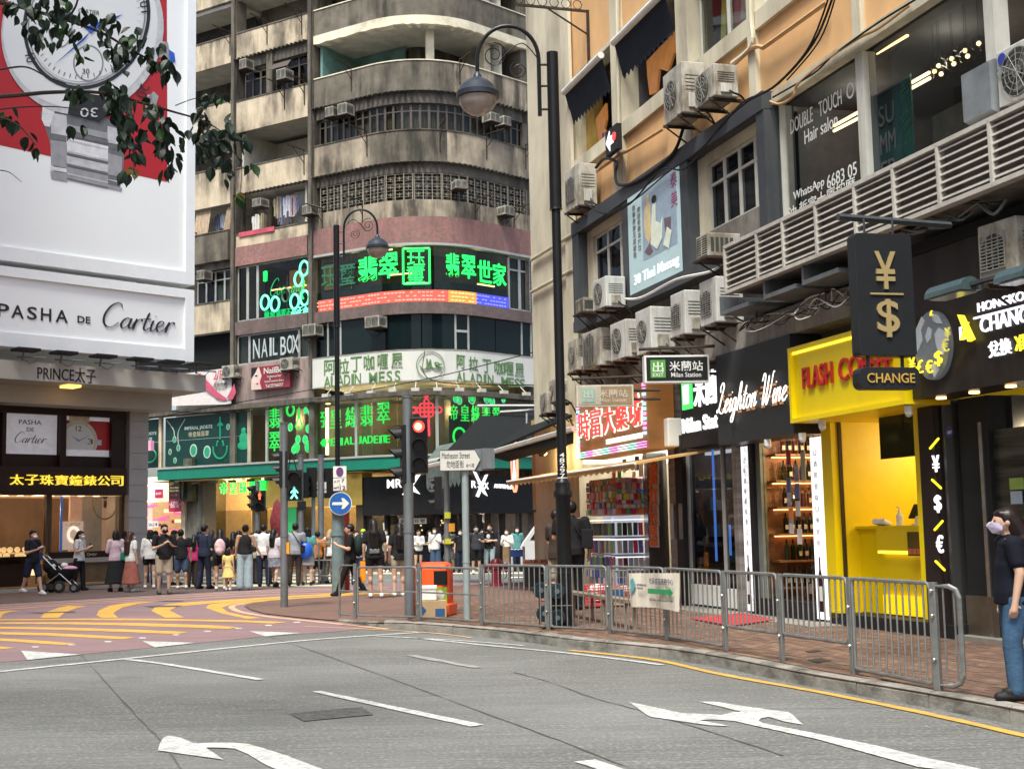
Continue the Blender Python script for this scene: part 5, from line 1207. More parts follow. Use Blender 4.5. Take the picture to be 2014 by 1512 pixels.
for pts,m in(([(290,2),(312,0),(312,22),(305,32),(292,20)],1),([(300,44),(316,50),(318,70),(304,72),(312,66),(311,52),(300,50)],3),([(312,80),(330,84),(334,118),(318,120)],0),([(331,97),(343,105),(345,122),(333,124)],9),([(285,196),(302,180),(312,190),(305,215),(288,228)],1),([(290,188),(300,184),(298,210),(290,215)],3)):
 pr_poly(pts,4,m_blue if m==9 else grad(m),'watch_pusher')
b=MB()
for q in range(7):b.prism([P2(316+q*2.2,84),P2(317+q*2.2,84),P2(321+q*2.2,116),P2(320+q*2.2,116)],-.066,-.064)
b.build('crown_flutes',grad(2),t)
# ------------------------------------------------------------------ orange building on the right
def X_(px,py=1000,n=0.):return RF.at(px,py,n)[0]
def Z_(px,py,n=0.):return RF.at(px,py,n)[1]
m_or=PM('apricot_render',(.72,.43,.2),.85,var=.1,sc=.8,dirt=.5,dcol=(.35,.22,.12),dsc=.9,dst=(1,1,.4),bump=.15)
m_cr=PM('cream_render',(.62,.57,.44),.85,var=.1,sc=.8,dirt=.75,dcol=(.27,.23,.17),dsc=.8,dst=(1.3,1.3,.3),bump=.15)
m_dg2=PM('dark_grey_steel',(.045,.05,.058),.55,var=.15,dirt=.3,dcol=(.1,.1,.1))
m_dull=PM('dirty_concrete',(.2,.18,.16),.85,var=.3,sc=2,dirt=.8,dcol=(.04,.035,.03),dsc=1.2,dst=(1,1,.6),bump=.3)
m_cw=PM('white_window_paint',(.55,.54,.5),.55,var=.08,dirt=.4,dcol=(.25,.22,.18),dsc=2)
ob_=thing('shop_building','apricot rendered walk-up building with cream pilasters over the shops on the right','building',RF.M())
def rb(x0,x1,n0,n1,z0,z1,name,mat,par=None,bev=0):
 b=MB();b.box(x0,x1,-n1,-n0,z0,z1);return b.build(name,mat,par or ob_,bev=bev)
HZ=(Z_(1142,152)+Z_(1234,57))/2;SZ=(Z_(1145,309)+Z_(1240,235))/2;SB=(Z_(1234,263)+Z_(1306,214))/2
DZ=Z_(1129,437,.3);DB=(Z_(1132,653,.3)+Z_(1407,531,.3))/2
XR=8.0;xe=X_(1130,300)
TOPR=HZ+7
st_h=HZ-SZ+(SZ-DZ)+1.1
rb(X_(1046,500),XR,-6,-2.9,0,TOPR,'rear_wall',m_roomd)
rb(xe,X_(1536,300),-2.8,-.02,DZ-.25,DZ-.05,'floor_slab',m_roomw);rb(X_(1520,300),X_(1536,300),-2.8,-.3,DB,TOPR,'party_wall',PM('party_wall',(.25,.25,.25),.8));rb(xe,XR,-2.8,-.3,HZ+.55,HZ+.75,'floor_slab',m_roomw);rb(xe,XR,-2.8,-.3,HZ+4,HZ+4.2,'floor_slab',m_roomw)
xc=X_(1048,500);rb(xc,xe,-6,.05,0,TOPR,'cream_wall',m_cr)
rb(X_(1103,90,.05),X_(1117,90,.05),.052,.058,Z_(1108,155,.05),Z_(1108,85,.05),'small_window',m_glsdk if 0 else PM('shaded_pane',(.1,.1,.1),.2))
rb(X_(1112,80),xe+.1,.05,.12,0,TOPR,'corner_strip',m_cr)
for y1,y2 in((512,460),(575,530)):
 b=MB();b.tube([(X_(1046,y1,.1),-.12,Z_(1046,y1,.1)),(X_(1130,y2,.1),-.12,Z_(1130,y2,.1))],.04,6);b.build('wall_pipe',m_cr,ob_)
pil=[(1213,1232),(1345,1368),(1478,1492),(1686,1703),(1944,1962)]
px_list=[]
for a,c in pil:
 ya=300 if a<1400 else 60
 x0,x1=X_(a,ya),X_(c,ya);px_list.append((x0,x1));rb(x0,x1,-.3,.08,DZ-.02,TOPR,'pilaster',m_cr)
px_list.append((XR-.1,XR))
bays=[];prev=xe
for x0,x1 in px_list:bays.append((prev,x0));prev=x1
m_salon=GL('salon_glass',(.6,.63,.65),refl=1.1)
def casement(x0,x1,z0,z1,k,n=-.15,tr=.68,mat=m_cw,glass=None,curt=None,par=None):
 for i in range(k):
  a=x0+(x1-x0)*i/k;c=x0+(x1-x0)*(i+1)/k;h=z1-z0;b=MB()
  f=.045;b.box(a,a+f,-n,-n+.06,z0,z1);b.box(c-f,c,-n,-n+.06,z0,z1);b.box(a,c,-n+.001,-n+.059,z0,z0+f);b.box(a,c,-n+.001,-n+.059,z1-f,z1)
  if tr<1:b.box(a,c,-n-.005,-n+.061,z0+h*tr-f/2,z0+h*tr+f/2)
  w=b.build('window',mat,ob_);b=MB();b.box(a+f,c-f,-n+.02,-n+.028,z0+f,z1-f);b.build('pane',glass or m_salon,w)
  if curt:b=MB();b.box(a,c,-n+.1,-n+.12,z0,z1);b.build('blind',curt,w)
for si,(z_lo,z_sill,z_head,z_hi)in enumerate(((DZ-.05,SZ,HZ,HZ+1.15),(HZ+1.15,HZ+2.0,HZ+4.2,HZ+5.4))):
 for bi,(x0,x1)in enumerate(bays):
  if si==0:rb(x0,x1,-.3,0,z_lo,SB,'spandrel',m_or);rb(x0-.0,x1,-.3,.07,SB+.003,SZ,'window_sill',m_cr)
  if si==0:rb(x0,x1,-.3,0,HZ+.1,z_hi+.8,'spandrel',m_or);rb(x0,x1,-.3,.05,HZ+.0,HZ+.097,'window_head',m_cr)
  if si==1:casement(x0,x1,z_sill,z_head,3);rb(x0,x1,-.3,0,z_head+.003,TOPR,'spandrel',m_or)
  if si==0:
   rb(x0-.05,x0+.002,-1.6,-.3,SZ,HZ,'reveal',PM('dim_mauve',(.07,.06,.07),.8))
   if bi==2:casement(x0+.05,x1,SZ,HZ,2,glass=GL('poster_glass',(.75,.78,.75)))
   if bi in(3,4):casement(x0,x1,SZ,HZ,3)
   if bi==0:rb(x0+.01,x0+.5,-.5,-.28,SZ,HZ,'yellow_screen',PM('yellow_screen',(.42,.27,.06),.7,var=.3,sc=3))
for bi,lab in((0,'navy scalloped awning with white roller over the far open window'),(1,'navy scalloped awning with white roller over the near open window')):
 x0,x1=bays[bi];t=thing('window_awning',lab,'awning',RF.M(x0,-.05,HZ-.1));w=x1-x0-.12
 b=MB();b.cyl((.06,-.28,-.12),(w,-.28,-.12),.07,n=10);b.build('roller',m_wplas,t)
 b=MB();k=12
 for q in range(k):
  a,c=.06+(w-.06)*q/k,.06+(w-.06)*(q+1)/k;zz0=-.78;mid=(a+c)/2
  b.quad((a,-.26,-.16),(c,-.26,-.16),(c,-.1,zz0),(a,-.1,zz0));b.add([(a,-.1,zz0),(c,-.1,zz0),(mid,-.095,zz0-.1)],[(0,1,2)])
 b.build('fabric',PM('navy_canvas',(.012,.016,.028),.8),t)
for bi,(pts,lab)in enumerate((([(0,0),(.62,.15),(.62,-.2),(.5,-.35),(.6,-.8),(.55,-1.5),(.4,-1.75),(.3,-1.2),(.15,-.6),(.05,-.2)],'carved orange wooden board with blue writing in the far open window'),([(.1,0),(1.8,.1),(1.8,-.4),(1.4,-.3),(1.1,-.55),(.7,-.35),(.55,-.75),(.2,-.7),(.12,-.3)],'carved orange wooden board under the near awning'))):
 t=thing('wooden_board',lab,'signboard',RF.M(bays[bi][0]+(.75 if bi==0 else .5),-.25,HZ-.75-.25*(bi==0)))
 b=MB();b.prism(pts,-.02,.03);b.build('board',PM('orange_wood',(.5,.2,.05),.5,var=.2,sc=4,em=(1,.4,.1),es=.05),t)
 if bi==0:text('泰式按摩',.36,.52,-1.5,-.4,.03,PM('blue_ink',(.05,.08,.25)),t,.01,.01,vertical=True)
b=MB(M=None);t=thing('red_chair','red wicker chair standing inside the near open window','chair',RF.M(bays[1][1]-1.0,-.7,SZ-.1));b=MB();b.box(0,.5,0,.4,0,.06);b.build('seat',m_stk[0],t)
b=MB();b.tube(crv([(0,0,0),(0,0,.7),(.25,0,.95),(.5,0,.7),(.5,0,0)]),.025,5);
for q in range(6):b.cyl((.08*q+.05,0,0),(.08*q+.05,0,.8),.012,n=4)
b.build('backrest',m_stk[0],t)
t=thing('window_poster','colourful banknote poster and yellow lettering stuck inside the top window','poster',RF.M(bays[2][0],-.28,SZ));w=bays[2][1]-bays[2][0];b=MB();h=HZ-SZ
b.box(w*.42,w*.98,0,.02,.1,h);b.build('print',PM('poster_pink',(.4,.16,.2),.6,var=.3,sc=2),t)
b=MB();b.prism([(w*.6,h*.2),(w*.98,h*.05),(w*.98,h*.5),(w*.7,h*.75)],-.01,-.003);b.build('banknote',PM('note_grey',(.4,.36,.36),.6),t);text('50',w*.8,w*.96,h*.16,h*.36,.02,m_shd,t,.006,0)
b=MB();b.prism([(w*.25,.1),(w*.34,.1),(w*.46,h),(w*.36,h)],-.012,-.003);b.prism([(w*.4,.3),(w*.46,.3),(w*.5,h*.7),(w*.44,h*.7)],-.012,-.003);b.build('yellow_letters',PM('vinyl_yellow',(.45,.42,.1),.5),t);text('泰式',w*.62,w*.75,h*.45,h*.95,.02,m_wplas,t,.006,.02,vertical=True);text('Massage',w*.05,w*.55,.02,.3,.02,PM('vinyl_blue',(.08,.08,.3)),t,.006,0)
NX=.3
vx=[(X_(1127,550,NX),X_(1139,550,NX)),(X_(1225,500,NX),X_(1239,500,NX)),(X_(1340,450,NX),X_(1355,450,NX)),(X_(1489,300,NX),X_(1505,300,NX))]
fx0,fx1=vx[0][0],vx[3][1]
rb(fx0,fx1,0,NX+.02,DZ-.28,DZ,'dark_frame',m_dg2);rb(fx0,fx1,0,NX+.02,DB,DB+.22,'dark_frame',m_dg2)
for a,c in vx:rb(a,c,-.1,NX,DB+.2,DZ-.26,'dark_frame',m_dg2)
for i,tr in((0,.7),(2,.68)):
 a,c=vx[i][1],vx[i+1][0];rb(a,a+.35,-.1,.1,DB+.22,DZ-.28,'cream_reveal',m_cr)
 casement(a+.36,c,DB+.75,DZ-.45,3 if i==0 else 4,n=.05,tr=tr,curt=PM('dim_blind',(.1,.08,.075),.9,var=.5,sc=2));rb(a+.36,c,-.1,.12,DB+.22,DB+.74,'apron',m_dull);rb(a+.36,c,-.1,.12,DZ-.44,DZ-.28,'window_head',m_cr)
rb(bays[2][1]-.1 if 0 else vx[3][1],X_(1538,300),-.2,.1,DB-.3,DZ,'grey_pier',PM('blue_grey_pier',(.07,.085,.095),.6,var=.1))
t=thing('massage_lightbox','tall pale blue massage lightbox with a seated couple between dark frames','lightbox',RF.M(vx[1][1],NX,DB+.22));w=vx[2][0]-vx[1][1];h=DZ-.28-DB-.22
b=MB();b.box(0,w,-.02,.1,0,h);b.build('panel',PM('lightbox_blue',(.3,.4,.42),.4,em=(.7,.95,1),es=.16,var=.1,sc=1),t)
b=MB();b.box(w*.3,w*.95,-.026,-.021,h*.28,h*.98);b.build('picture_field',PM('lightbox_grey',(.2,.26,.32),.4,em=(.5,.65,.85),es=.1),t)
sk=PM('print_skin',(.55,.42,.22),.5,em=(1,.8,.4),es=.06);pl=PM('print_pale',(.55,.6,.5),.5,em=(.9,1,.85),es=.12)
b=MB();b.prism([(w*.36,h*.5),(w*.34,h*.62),(w*.36,h*.78),(w*.42,h*.86),(w*.47,h*.78),(w*.46,h*.6),(w*.5,h*.5),(w*.42,h*.42)],-.032,-.027);b.disc((w*.41,h*.87),w*.035,-.034,-.028,12,h*.035);b.build('print_figure',sk,t)
b=MB();b.prism([(w*.47,h*.4),(w*.49,h*.6),(w*.52,h*.78),(w*.58,h*.78),(w*.57,h*.6),(w*.66,h*.55),(w*.7,h*.6),(w*.68,h*.4),(w*.58,h*.32)],-.038,-.033);b.prism([(w*.7,h*.33),(w*.78,h*.48),(w*.86,h*.42),(w*.8,h*.27)],-.038,-.033);b.build('print_figure',pl,t)
b=MB();b.disc((w*.555,h*.82),w*.045,-.044,-.039,12,h*.04);b.build('print_hair',m_blk2,t)
b=MB();b.prism([(w*.33,h*.36),(w*.44,h*.42),(w*.5,h*.32),(w*.42,h*.3)],-.03,-.027);b.prism([(w*.72,h*.58),(w*.85,h*.56),(w*.84,h*.42),(w*.74,h*.44)],-.03,-.027);b.build('print_cloth',PM('print_plum',(.14,.1,.12)),t)
text('30 Thai Massag',w*.1,w*.96,h*.05,h*.18,.03,EM('lightbox_white',(.85,1,1),1),t,.01,.008);text('泰美',w*.86,w*.97,h*.62,h*.98,.03,PM('print_plum2',(.3,.03,.12)),t,.01,.0,vertical=True);text('推拿按摩足底療程',w*.1,w*.16,h*.35,h*.9,.03,m_shd,t,.01,0,vertical=True);text('背部香薰油穴位',w*.2,w*.26,h*.4,h*.85,.03,m_shd,t,.01,0,vertical=True)
sx0,sx1,sx2,sx3=X_(1538,300),X_(1692,200),X_(1946,100),XR
LZ1=(Z_(1425,483,1.0)+Z_(2010,210,1.0))/2;LZ0=(Z_(1425,567,1.0)+Z_(2010,357,1.0))/2
SH=(Z_(1514,213)+Z_(1682,119))/2
rb(X_(1512,215),sx2+.3,0,.16,SH-.02,SH+.16,'beam',m_cr)
rb(sx0,XR,-.3,.02,LZ0-.2,LZ0+.3,'apron',m_dull)
for a,c in((sx0,sx1),(sx1+.18,sx2)):
 rb(a,c,-.06,-.04,LZ0+.3,SH-.02,'shop_pane',m_salon)
for x in(sx0-.1,sx1,sx2):rb(x,x+.17,-.15,.05,LZ0+.3,SH-.02 if x<sx2 else TOPR,'mullion',m_cw)
rb(sx0,XR,-2.7,-2.6,LZ0,SH,'salon_wall',PM('salon_back',(.3,.31,.32),.7,var=.3));rb(sx0,XR,-2.7,-.1,SH-.0,SH+.05,'salon_ceiling',PM('salon_ceiling',(.12,.12,.12),.8))
m_tube=EM('warm_tube_bright',(1,.72,.35),5)
for(xa,ya),(xb,yb)in(((1640,248),(1690,220)),((1640,258),(1690,232)),((1787,166),(1828,143)),((1789,176),(1829,154)),((1725,105),(1785,70))):
 n=-.25;b=MB();b.cyl((X_(xa,ya,n),-n,Z_(xa,ya,n)),(X_(xb,yb,n),-n,Z_(xb,yb,n)),.022,n=6);b.build('strip_lamp',m_tube if xa!=1725 else m_warm,ob_)
for px,py in((1846,130),(1872,116),(1898,100),(1925,86),(1838,141),(1876,126),(1903,111),(1944,90),(1851,146)):
 n=-.35;b=MB();c=(X_(px,py,n),-n,Z_(px,py,n));b.ell(c,.03,8,6);o=b.build('pendant_bulb',m_tube,ob_);b=MB();b.cyl(c,(c[0],c[1],SH),.003,n=4);b.build('cord',m_blk2,o);b=MB();b.ell(c,.1,12,8);b.build('bulb_globe',GL('bulb_glass',(.95,.93,.9)),o,smooth=True)
t=thing('summer_banner','green palm leaf banner reading summer hanging in the salon window','banner',RF.M(X_(1731,300,-.15),-.15,LZ1-.1));w=X_(1795,250,-.15)-X_(1731,300,-.15);h=Z_(1765,165,-.15)-LZ1+.1
b=MB();b.box(0,w,0,.02,0,h);b.build('cloth',PM('banner_green',(.06,.2,.17),.7,var=.4,sc=3),t)
b=MB();r_=random.Random(2)
for q in range(44):
 z=h*q/44;x=w*.62+r_.uniform(0,.1);b.prism([(x,z),(x+w*.34,z+r_.uniform(.05,.2)),(x+.02,z+.03)],-.008,-.004)
b.build('palm_print',PM('banner_leaf',(.08,.5,.3),.7,var=.4,sc=8),t)
for s_,x,z in(('SU',.1,.82),('MM',.1,.6),('ER',.1,.38)):text(s_,w*.05,w*.52,h*(z-.09),h*(z+.07),.02,m_cw,t,.006,0)
b=MB();b.cyl((-.05,-.02,h),(w+.05,-.02,h),.015,n=6);b.build('rod',m_wplas,t)
t=thing('window_lettering','white hair salon lettering with phone number on the left salon window','window lettering',RF.M(sx0,-.02,LZ1));w=sx1-sx0;h=SH-LZ1
for s_,x0,x1,z0,z1 in(('DOUBLE',.12,.42,.76,.86),('TOUCH',.5,.78,.76,.86),('O',.84,.93,.76,.86),('Hair salon',.3,.72,.64,.73)):
 text(s_,w*x0,w*x1,h*z0,h*z1,.01,m_wplas,t,.004,.0)
for s_,xa,xb,py,hp in(('WhatsApp',1562,1624,374,22),('6683 05',1628,1688,345,26),('沖·哲富大廈按摩',1552,1686,400,30)):
 x0,x1=X_(xa,py,-.03)-sx0,X_(xb,py,-.03)-sx0;zc=Z_((xa+xb)/2,py if s_[0]!='沖' else 392,-.03)-LZ1;hh_=abs(Z_(xa,py-hp/2,-.03)-Z_(xa,py+hp/2,-.03));text(s_,x0,x1,zc-hh_/2,zc+hh_/2,.01,m_wplas,t,.004,.01)
CB=(Z_(1530,690)+Z_(1700,640))/2
rb(xe,XR,-.6,.0,CB-.1,DB+.0,'lower_wall',m_dull)
rb(X_(1410),XR,0,.45,Z_(1560,655,.45),Z_(1560,600,.45),'concrete_beam',PM('pale_beam',(.36,.33,.3),.8,var=.2,dirt=.5,dcol=(.1,.09,.08)))
t=thing('louvre_screen','long white louvred screen box hiding equipment above the shop signs','louvre screen',RF.M(X_(1425,520,1.0),0,LZ0));L=XR-X_(1425,520,1.0);h=LZ1-LZ0
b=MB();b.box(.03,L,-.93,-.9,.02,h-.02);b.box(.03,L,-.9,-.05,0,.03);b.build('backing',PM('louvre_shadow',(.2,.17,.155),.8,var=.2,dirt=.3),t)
m_lv=PM('louvre_white',(.5,.47,.43),.55,var=.08,dirt=.4,dcol=(.25,.22,.19),dsc=3)
for q in range(7):
 b=MB();z=.06+(h-.12)*q/6.4;b.add([(.02,-.94,z+.045),(L,-.94,z+.045),(L,-1.0,z),(.02,-1.0,z),(.02,-.94,z+.06),(L,-.94,z+.06),(L,-1.0,z+.015),(.02,-1.0,z+.015)],[(0,1,2,3),(7,6,5,4),(3,2,6,7),(0,4,5,1),(0,3,7,4),(1,5,6,2)]);b.build('louvre_slat',m_lv,t)
for x in[0]+[X_(p,450,1.0)-X_(1425,520,1.0)for p in(1486,1538,1604,1682,1760,1850,1956)]:
 b=MB();b.box(x,x+.045,-1.02,-.92,0,h);b.build('louvre_post',m_lv,t)
b=MB();b.box(0,L,-1.02,-.9,h-.03,h+.02);b.box(0,L,-1.018,-.9,-.02,.03);b.box(0,.04,-1.0,-.0,-.001,.04);b.box(0,.04,-1.0,-.0,h-.04,h);b.build('louvre_rail',m_lv,t)
for q in range(7):b=MB();z=.06+(h-.12)*q/6.4;b.box(0,.03,-.95,-.05,z,z+.015);b.build('end_slat',m_lv,t)
def rac(pf,pn,yt,yb,n,d,lab,kind='s',mat=0,wire=1,ym=None):
 ym=(yt+yb)/2;x0,x1=X_(pf,ym,n),X_(pn,ym,n);z0,z1=Z_(pn,yb,n),Z_(pn,yt,n)
 M=RF.M(x0,n-d,z0);g='air conditioners hung along the apricot building'
 return(window_ac if kind=='w' else split_ac)(M,x1-x0,z1-z0,d,lab,g,**({}if kind=='w' else{'mat':mat,'wire':wire}))
rac(1110,1136,318,403,.55,.4,'weathered outdoor unit with slatted grille below the small lit arrow sign',wire=0)
rac(1304,1343,118,222,.6,.42,'large outdoor unit with a wide round fan beside the near open window')
rac(1365,1404,124,190,.6,.42,'outdoor unit with covered valve to the right of the big round fan unit')
rac(1165,1190,541,602,.75,.4,'outdoor unit with white radial fan guard standing above the dark rack',mat=1)
rac(1132,1147,584,612,.6,.3,'small box air conditioner at the far end of the dark rack','w')
rac(1117,1136,664,728,.55,.36,'farthest tall outdoor unit in the row next to the cream wall')
rac(1145,1181,641,716,.62,.38,'tall beige slatted outdoor unit second from the cream wall',wire=0)
rac(1200,1230,626,702,.7,.4,'white outdoor unit with bronze fan, left one of two above the exit sign',mat=1)
rac(1250,1278,602,692,.75,.45,'white outdoor unit with bronze fan, right one of two above the exit sign',mat=1)
rac(1319,1348,568,656,.8,.42,'outdoor unit with square grille and six side slots left of the louvre box',mat=1,wire=0)
rac(1376,1409,542,634,.8,.45,'larger square grille outdoor unit tucked under the louvre box end',mat=1,wire=0)
rac(1369,1392,456,503,.9,.5,'window air conditioner with dark blue front on a white tray','w')
u=rac(1921,1996,420,541,.8,.5,'wide cream outdoor unit with fine square grille at the right edge',wire=0)
rac(1062,1077,770,812,.7,.4,'lowest small outdoor unit with a dark round fan beside the lamp post');rac(1080,1092,745,790,.6,.3,'small outdoor unit behind the lamp post above the cafe canopy')
HW=X_(1948,180,.92)-X_(1893,200,.92);M=RF.M(X_(1893,200,.92),.4,Z_(1948,238,.92));t=thing('exhaust_hood','grey sheet metal exhaust hood on the outdoor unit at the right edge','exhaust hood',M)
b=MB();w=HW;hh_=Z_(1948,112,.92)-Z_(1948,238,.92);pr_=[(0,0),(0,-.25),(.12,-.52),(hh_-.03,-.52),(hh_,-.45),(hh_,0)]
b.add([(0,y,z)for z,y in pr_]+[(w,y,z)for z,y in pr_],[tuple(range(5,-1,-1)),tuple(range(6,12))]+[(i,(i+1)%6,(i+1)%6+6,i+6)for i in range(6)]);b.build('sheet_metal',PM('galv_sheet',(.33,.36,.38),.4,.6,var=.25,sc=3),t)
u=split_ac(RF.M(X_(1893,200,.92)+HW+.02,.5,Z_(1990,200,.9)),.8,.6,.35,'white outdoor unit with a round blue and red badge right of the exhaust hood','air conditioners hung along the apricot building',1)
b=MB();b.disc((.1,.5),.06,-.365,-.358,16);b.build('badge',PM('badge_blue',(.03,.04,.3)),u);text('GREE',.03,.2,.34,.41,.37,m_shd,u,.006,.02)
u2=None
t=thing('arrow_sign','small lit sign with white arrow and red flower below the far window','sign',RF.M(X_(1191,290,.35),.35,Z_(1191,310,.35)));w=X_(1214,280,.35)-X_(1191,290,.35);b=MB();b.box(0,w,0,.1,0,.5);b.build('box',m_blk2,t);b=MB();b.prism([(.05,.25),(w*.4,.45),(w*.4,.33),(w*.7,.33),(w*.7,.17),(w*.4,.17),(w*.4,.05)],-.012,-.001);b.build('arrow',m_wn,t);b=MB();b.disc((w*.78,.27),.09,-.02,-.003,12);b.build('flower',PM('flower_red',(.5,.02,.03),.5,em=(1,.1,.1),es=.6),t)
def rcable(pts,r,mat,name='pipe',n=.12,lab=None,cat='cable'):
 P=[(X_(x,y,nn if nn else n),-(nn if nn else n),Z_(x,y,nn if nn else n))for x,y,nn in[(p+(None,))[:3]for p in pts]]
 b=MB();b.tube(crv(P,6),r,6);o=b.build(name,mat,ob_);return o
m_orp=PM('painted_pipe',(.5,.3,.14),.6,var=.1)
rcable([(1130,368),(1214,308),(1216,303),(1222,300),(1232,298),(1305,253)],.035,m_orp);rcable([(1430,140),(1470,103),(1488,92),(1500,93),(1510,88),(1626,5)],.035,m_orp);rcable([(1213,-50),(1216,150),(1219,300)],.04,m_cr);rcable([(1343+132,-40),(1478,40),(1478,90),(1440,125)],.04,m_cr)
m_cab=PM('black_cable',(.012,.012,.012),.5)
rcable([(1640,-10,.5),(1600,85,.5),(1530,165,.5),(1470,200,.5),(1420,245,.5),(1350,330,.4),(1300,335,.4),(1240,400,.4),(1190,420,.4),(1150,400,.5)],.018,m_cab,'cable');rcable([(1632,-10,.55),(1590,95,.5),(1520,172,.5),(1460,202,.5),(1415,255,.5),(1370,300,.4),(1310,342,.4),(1250,392,.4),(1200,418,.4)],.014,m_cab,'cable');rcable([(1645,-10,.6),(1612,80,.55),(1548,158,.5)],.012,m_cab,'cable')
rcable([(1343,255,.35),(1325,300,.35),(1280,340,.35),(1240,362,.35),(1215,362,.35),(1210,340,.3),(1213,320,.25),(1190,312,.2),(1172,330,.2)],.03,m_cab,'cable');rcable([(1230,588,.5),(1262,585,.5),(1330,550,.5),(1395,535,.5),(1420,520,.5)],.022,m_wplas,'cable')
rcable([(1515,200,.2),(1535,205,.2),(1560,190,.2),(1570,165,.2),(1630,115,.2),(1690,75,.2),(1730,55,.2),(1790,10,.2)],.02,m_orp,'cable');rcable([(1520,192,.2),(1600,145,.2),(1640,108,.2),(1720,50,.25),(1800,0,.25)],.014,m_cab,'cable')
r_=random.Random(11)
for q in range(26):
 x0=r_.uniform(1440,1700);y0=655-(x0-1440)*.33;P=[(x0,y0,.7)]
 for k in range(3):P.append((x0+(k+1)*r_.uniform(8,30),y0-(k+1)*9+r_.uniform(-14,22),r_.uniform(.5,.9)))
 rcable(P,r_.choice((.006,.009,.014)),r_.choice((m_cab,m_cab,m_grey,m_wplas)),'cable')
for q in range(22):
 x0=r_.uniform(1790,1990);y0=450-(x0-1790)*.3;rcable([(x0,y0,.7),(x0-r_.uniform(10,40),y0+r_.uniform(-10,30),.8),(x0-r_.uniform(50,90),y0+r_.uniform(0,30),.8)],r_.choice((.008,.014,.02)),r_.choice((m_cab,m_grey)),'cable')
for xa in(1470,1560,1640):
 b=MB();x=X_(xa,600,.5);b.box(x,x+.9,-.95,-.2,LZ0-.28,LZ0-.22);b.box(x,x+.05,-.95,-.2,LZ0-.22,LZ0);b.build('metal_tray',m_grey,ob_)
t=thing('drying_bracket','rusty ring laundry bracket high on the cream wall beside the apricot bay','laundry bracket',RF.M(X_(1158,30),0,Z_(1158,30,0)));b=MB();b.box(-.03,.03,-.05,0,-1.1,.1);b.box(-.02,.02,-1.6,0,.05,.1);b.cyl((0,-.9,.05),(0,0,-.45),.02,n=5)
for q in range(6):b.M=Matrix.Translation((0,-1.55+q*.26,.2))@Matrix.Rotation(R(90),4,'Z');b.tube([(.1*math.cos(a*.785),0,.1*math.sin(a*.785))for a in range(8)],.01,4,close=True)
b.build('iron',m_iron,t)
# ------------------------------------------------------------------ shop front
FZ=lambda px,py,n:Z_(px,py,n)
x1150,x1330=X_(1150),X_(1328)
xm0,xm1=X_(1340),X_(1455);xw0,xw1=X_(1480),X_(1597);xs0,xs1=X_(1598,1000,.08),X_(1619,1000,.08);xy0,xy1=X_(1621),X_(1832);xk1=X_(1880)
PL=KZ+.0
rb(X_(1330),XR,-4,-.25,KZ-.05,KZ+.17,'shop_floor',PM('shop_floor',(.12,.11,.1),.3))
rb(X_(1330),XR,-4.1,-4,0,CB,'shop_back_wall',PM('dim_shop2',(.05,.04,.035),.8,var=.5,sc=1))
m_marb=PM('banded_marble',(.2,.18,.17),.3,var=.5,sc=1.2,st=(1,1,9))
rb(X_(1322),X_(1339),-.4,.05,KZ,CB,'stone_pier',m_marb);rb(X_(1452),X_(1460),-.4,.08,KZ,CB-.5,'stone_pier',m_marb)
zdt=Z_(1400,870)
rb(xm0,xm0+.3,-.02,.1,KZ,zdt+.2,'shutter_guide',m_blk2);rb(xm0+.32,xm1,-.3,.0,zdt-.1,zdt+.4,'door_head',PM('brown_grey_panel',(.08,.065,.06),.5))
rb(xm0+.31,xm0+.37,-.06,.02,KZ,zdt-.1,'door_frame',m_wfl);rb(xm1-.6,xm1-.56,-.06,.02,KZ,zdt-.1,'door_frame',m_wfl);rb(xm0+.37,xm1,-.04,-.02,KZ+.3,zdt-.1,'shop_pane',GL('dark_shop_glass'));rb(xm0+.4,xm1-.65,-.1,.04,KZ+.05,KZ+.38,'white_step',m_wplas);rb(xm1-.5,xm1,-.1,.04,KZ+.05,KZ+.35,'white_step',m_wplas)
rb(xm0+.95,xm0+.98,-.2,-.17,.9,zdt-.1,'blue_glass_reflection',PM('blue_glass_reflection',(.05,.1,.5),.4,em=(.1,.3,1),es=1.6));rb(xm0+1.5,xm0+1.53,-.2,-.17,1.0,1.5,'blue_glass_reflection',MC['blue_glass_reflection'])  # glowing bars stand in for the blue reflection in the door glass
r_=random.Random(6)
for q in range(40):
 x=r_.uniform(.1,2.2);z=r_.choice((.5,.85,1.3,1.75));b=MB();b.box(xm0+.42,xm0+.55,x,x+r_.uniform(.08,.25),z,z+r_.uniform(.06,.22));b.build('display_stock',r_.choice([m_blk2,m_stk[2],m_stk[3],m_steel,PM('cyan_stock',(.05,.35,.5),.4)]),ob_)
for z in(.5,.85,1.3,1.75):rb(xm0+.35,xm0+.65,-2.6,-.1,z-.03,z-.003,'display_shelf',m_blk2)
rb(xm0+.2,xm0+.34,-3,-.06,KZ,zdt,'display_back',PM('handbag_back',(.09,.085,.09),.5,var=.6,sc=2))
m_strip=PM('backlit_white',(.7,.7,.72),.5,em=(1,1,1),es=.8)
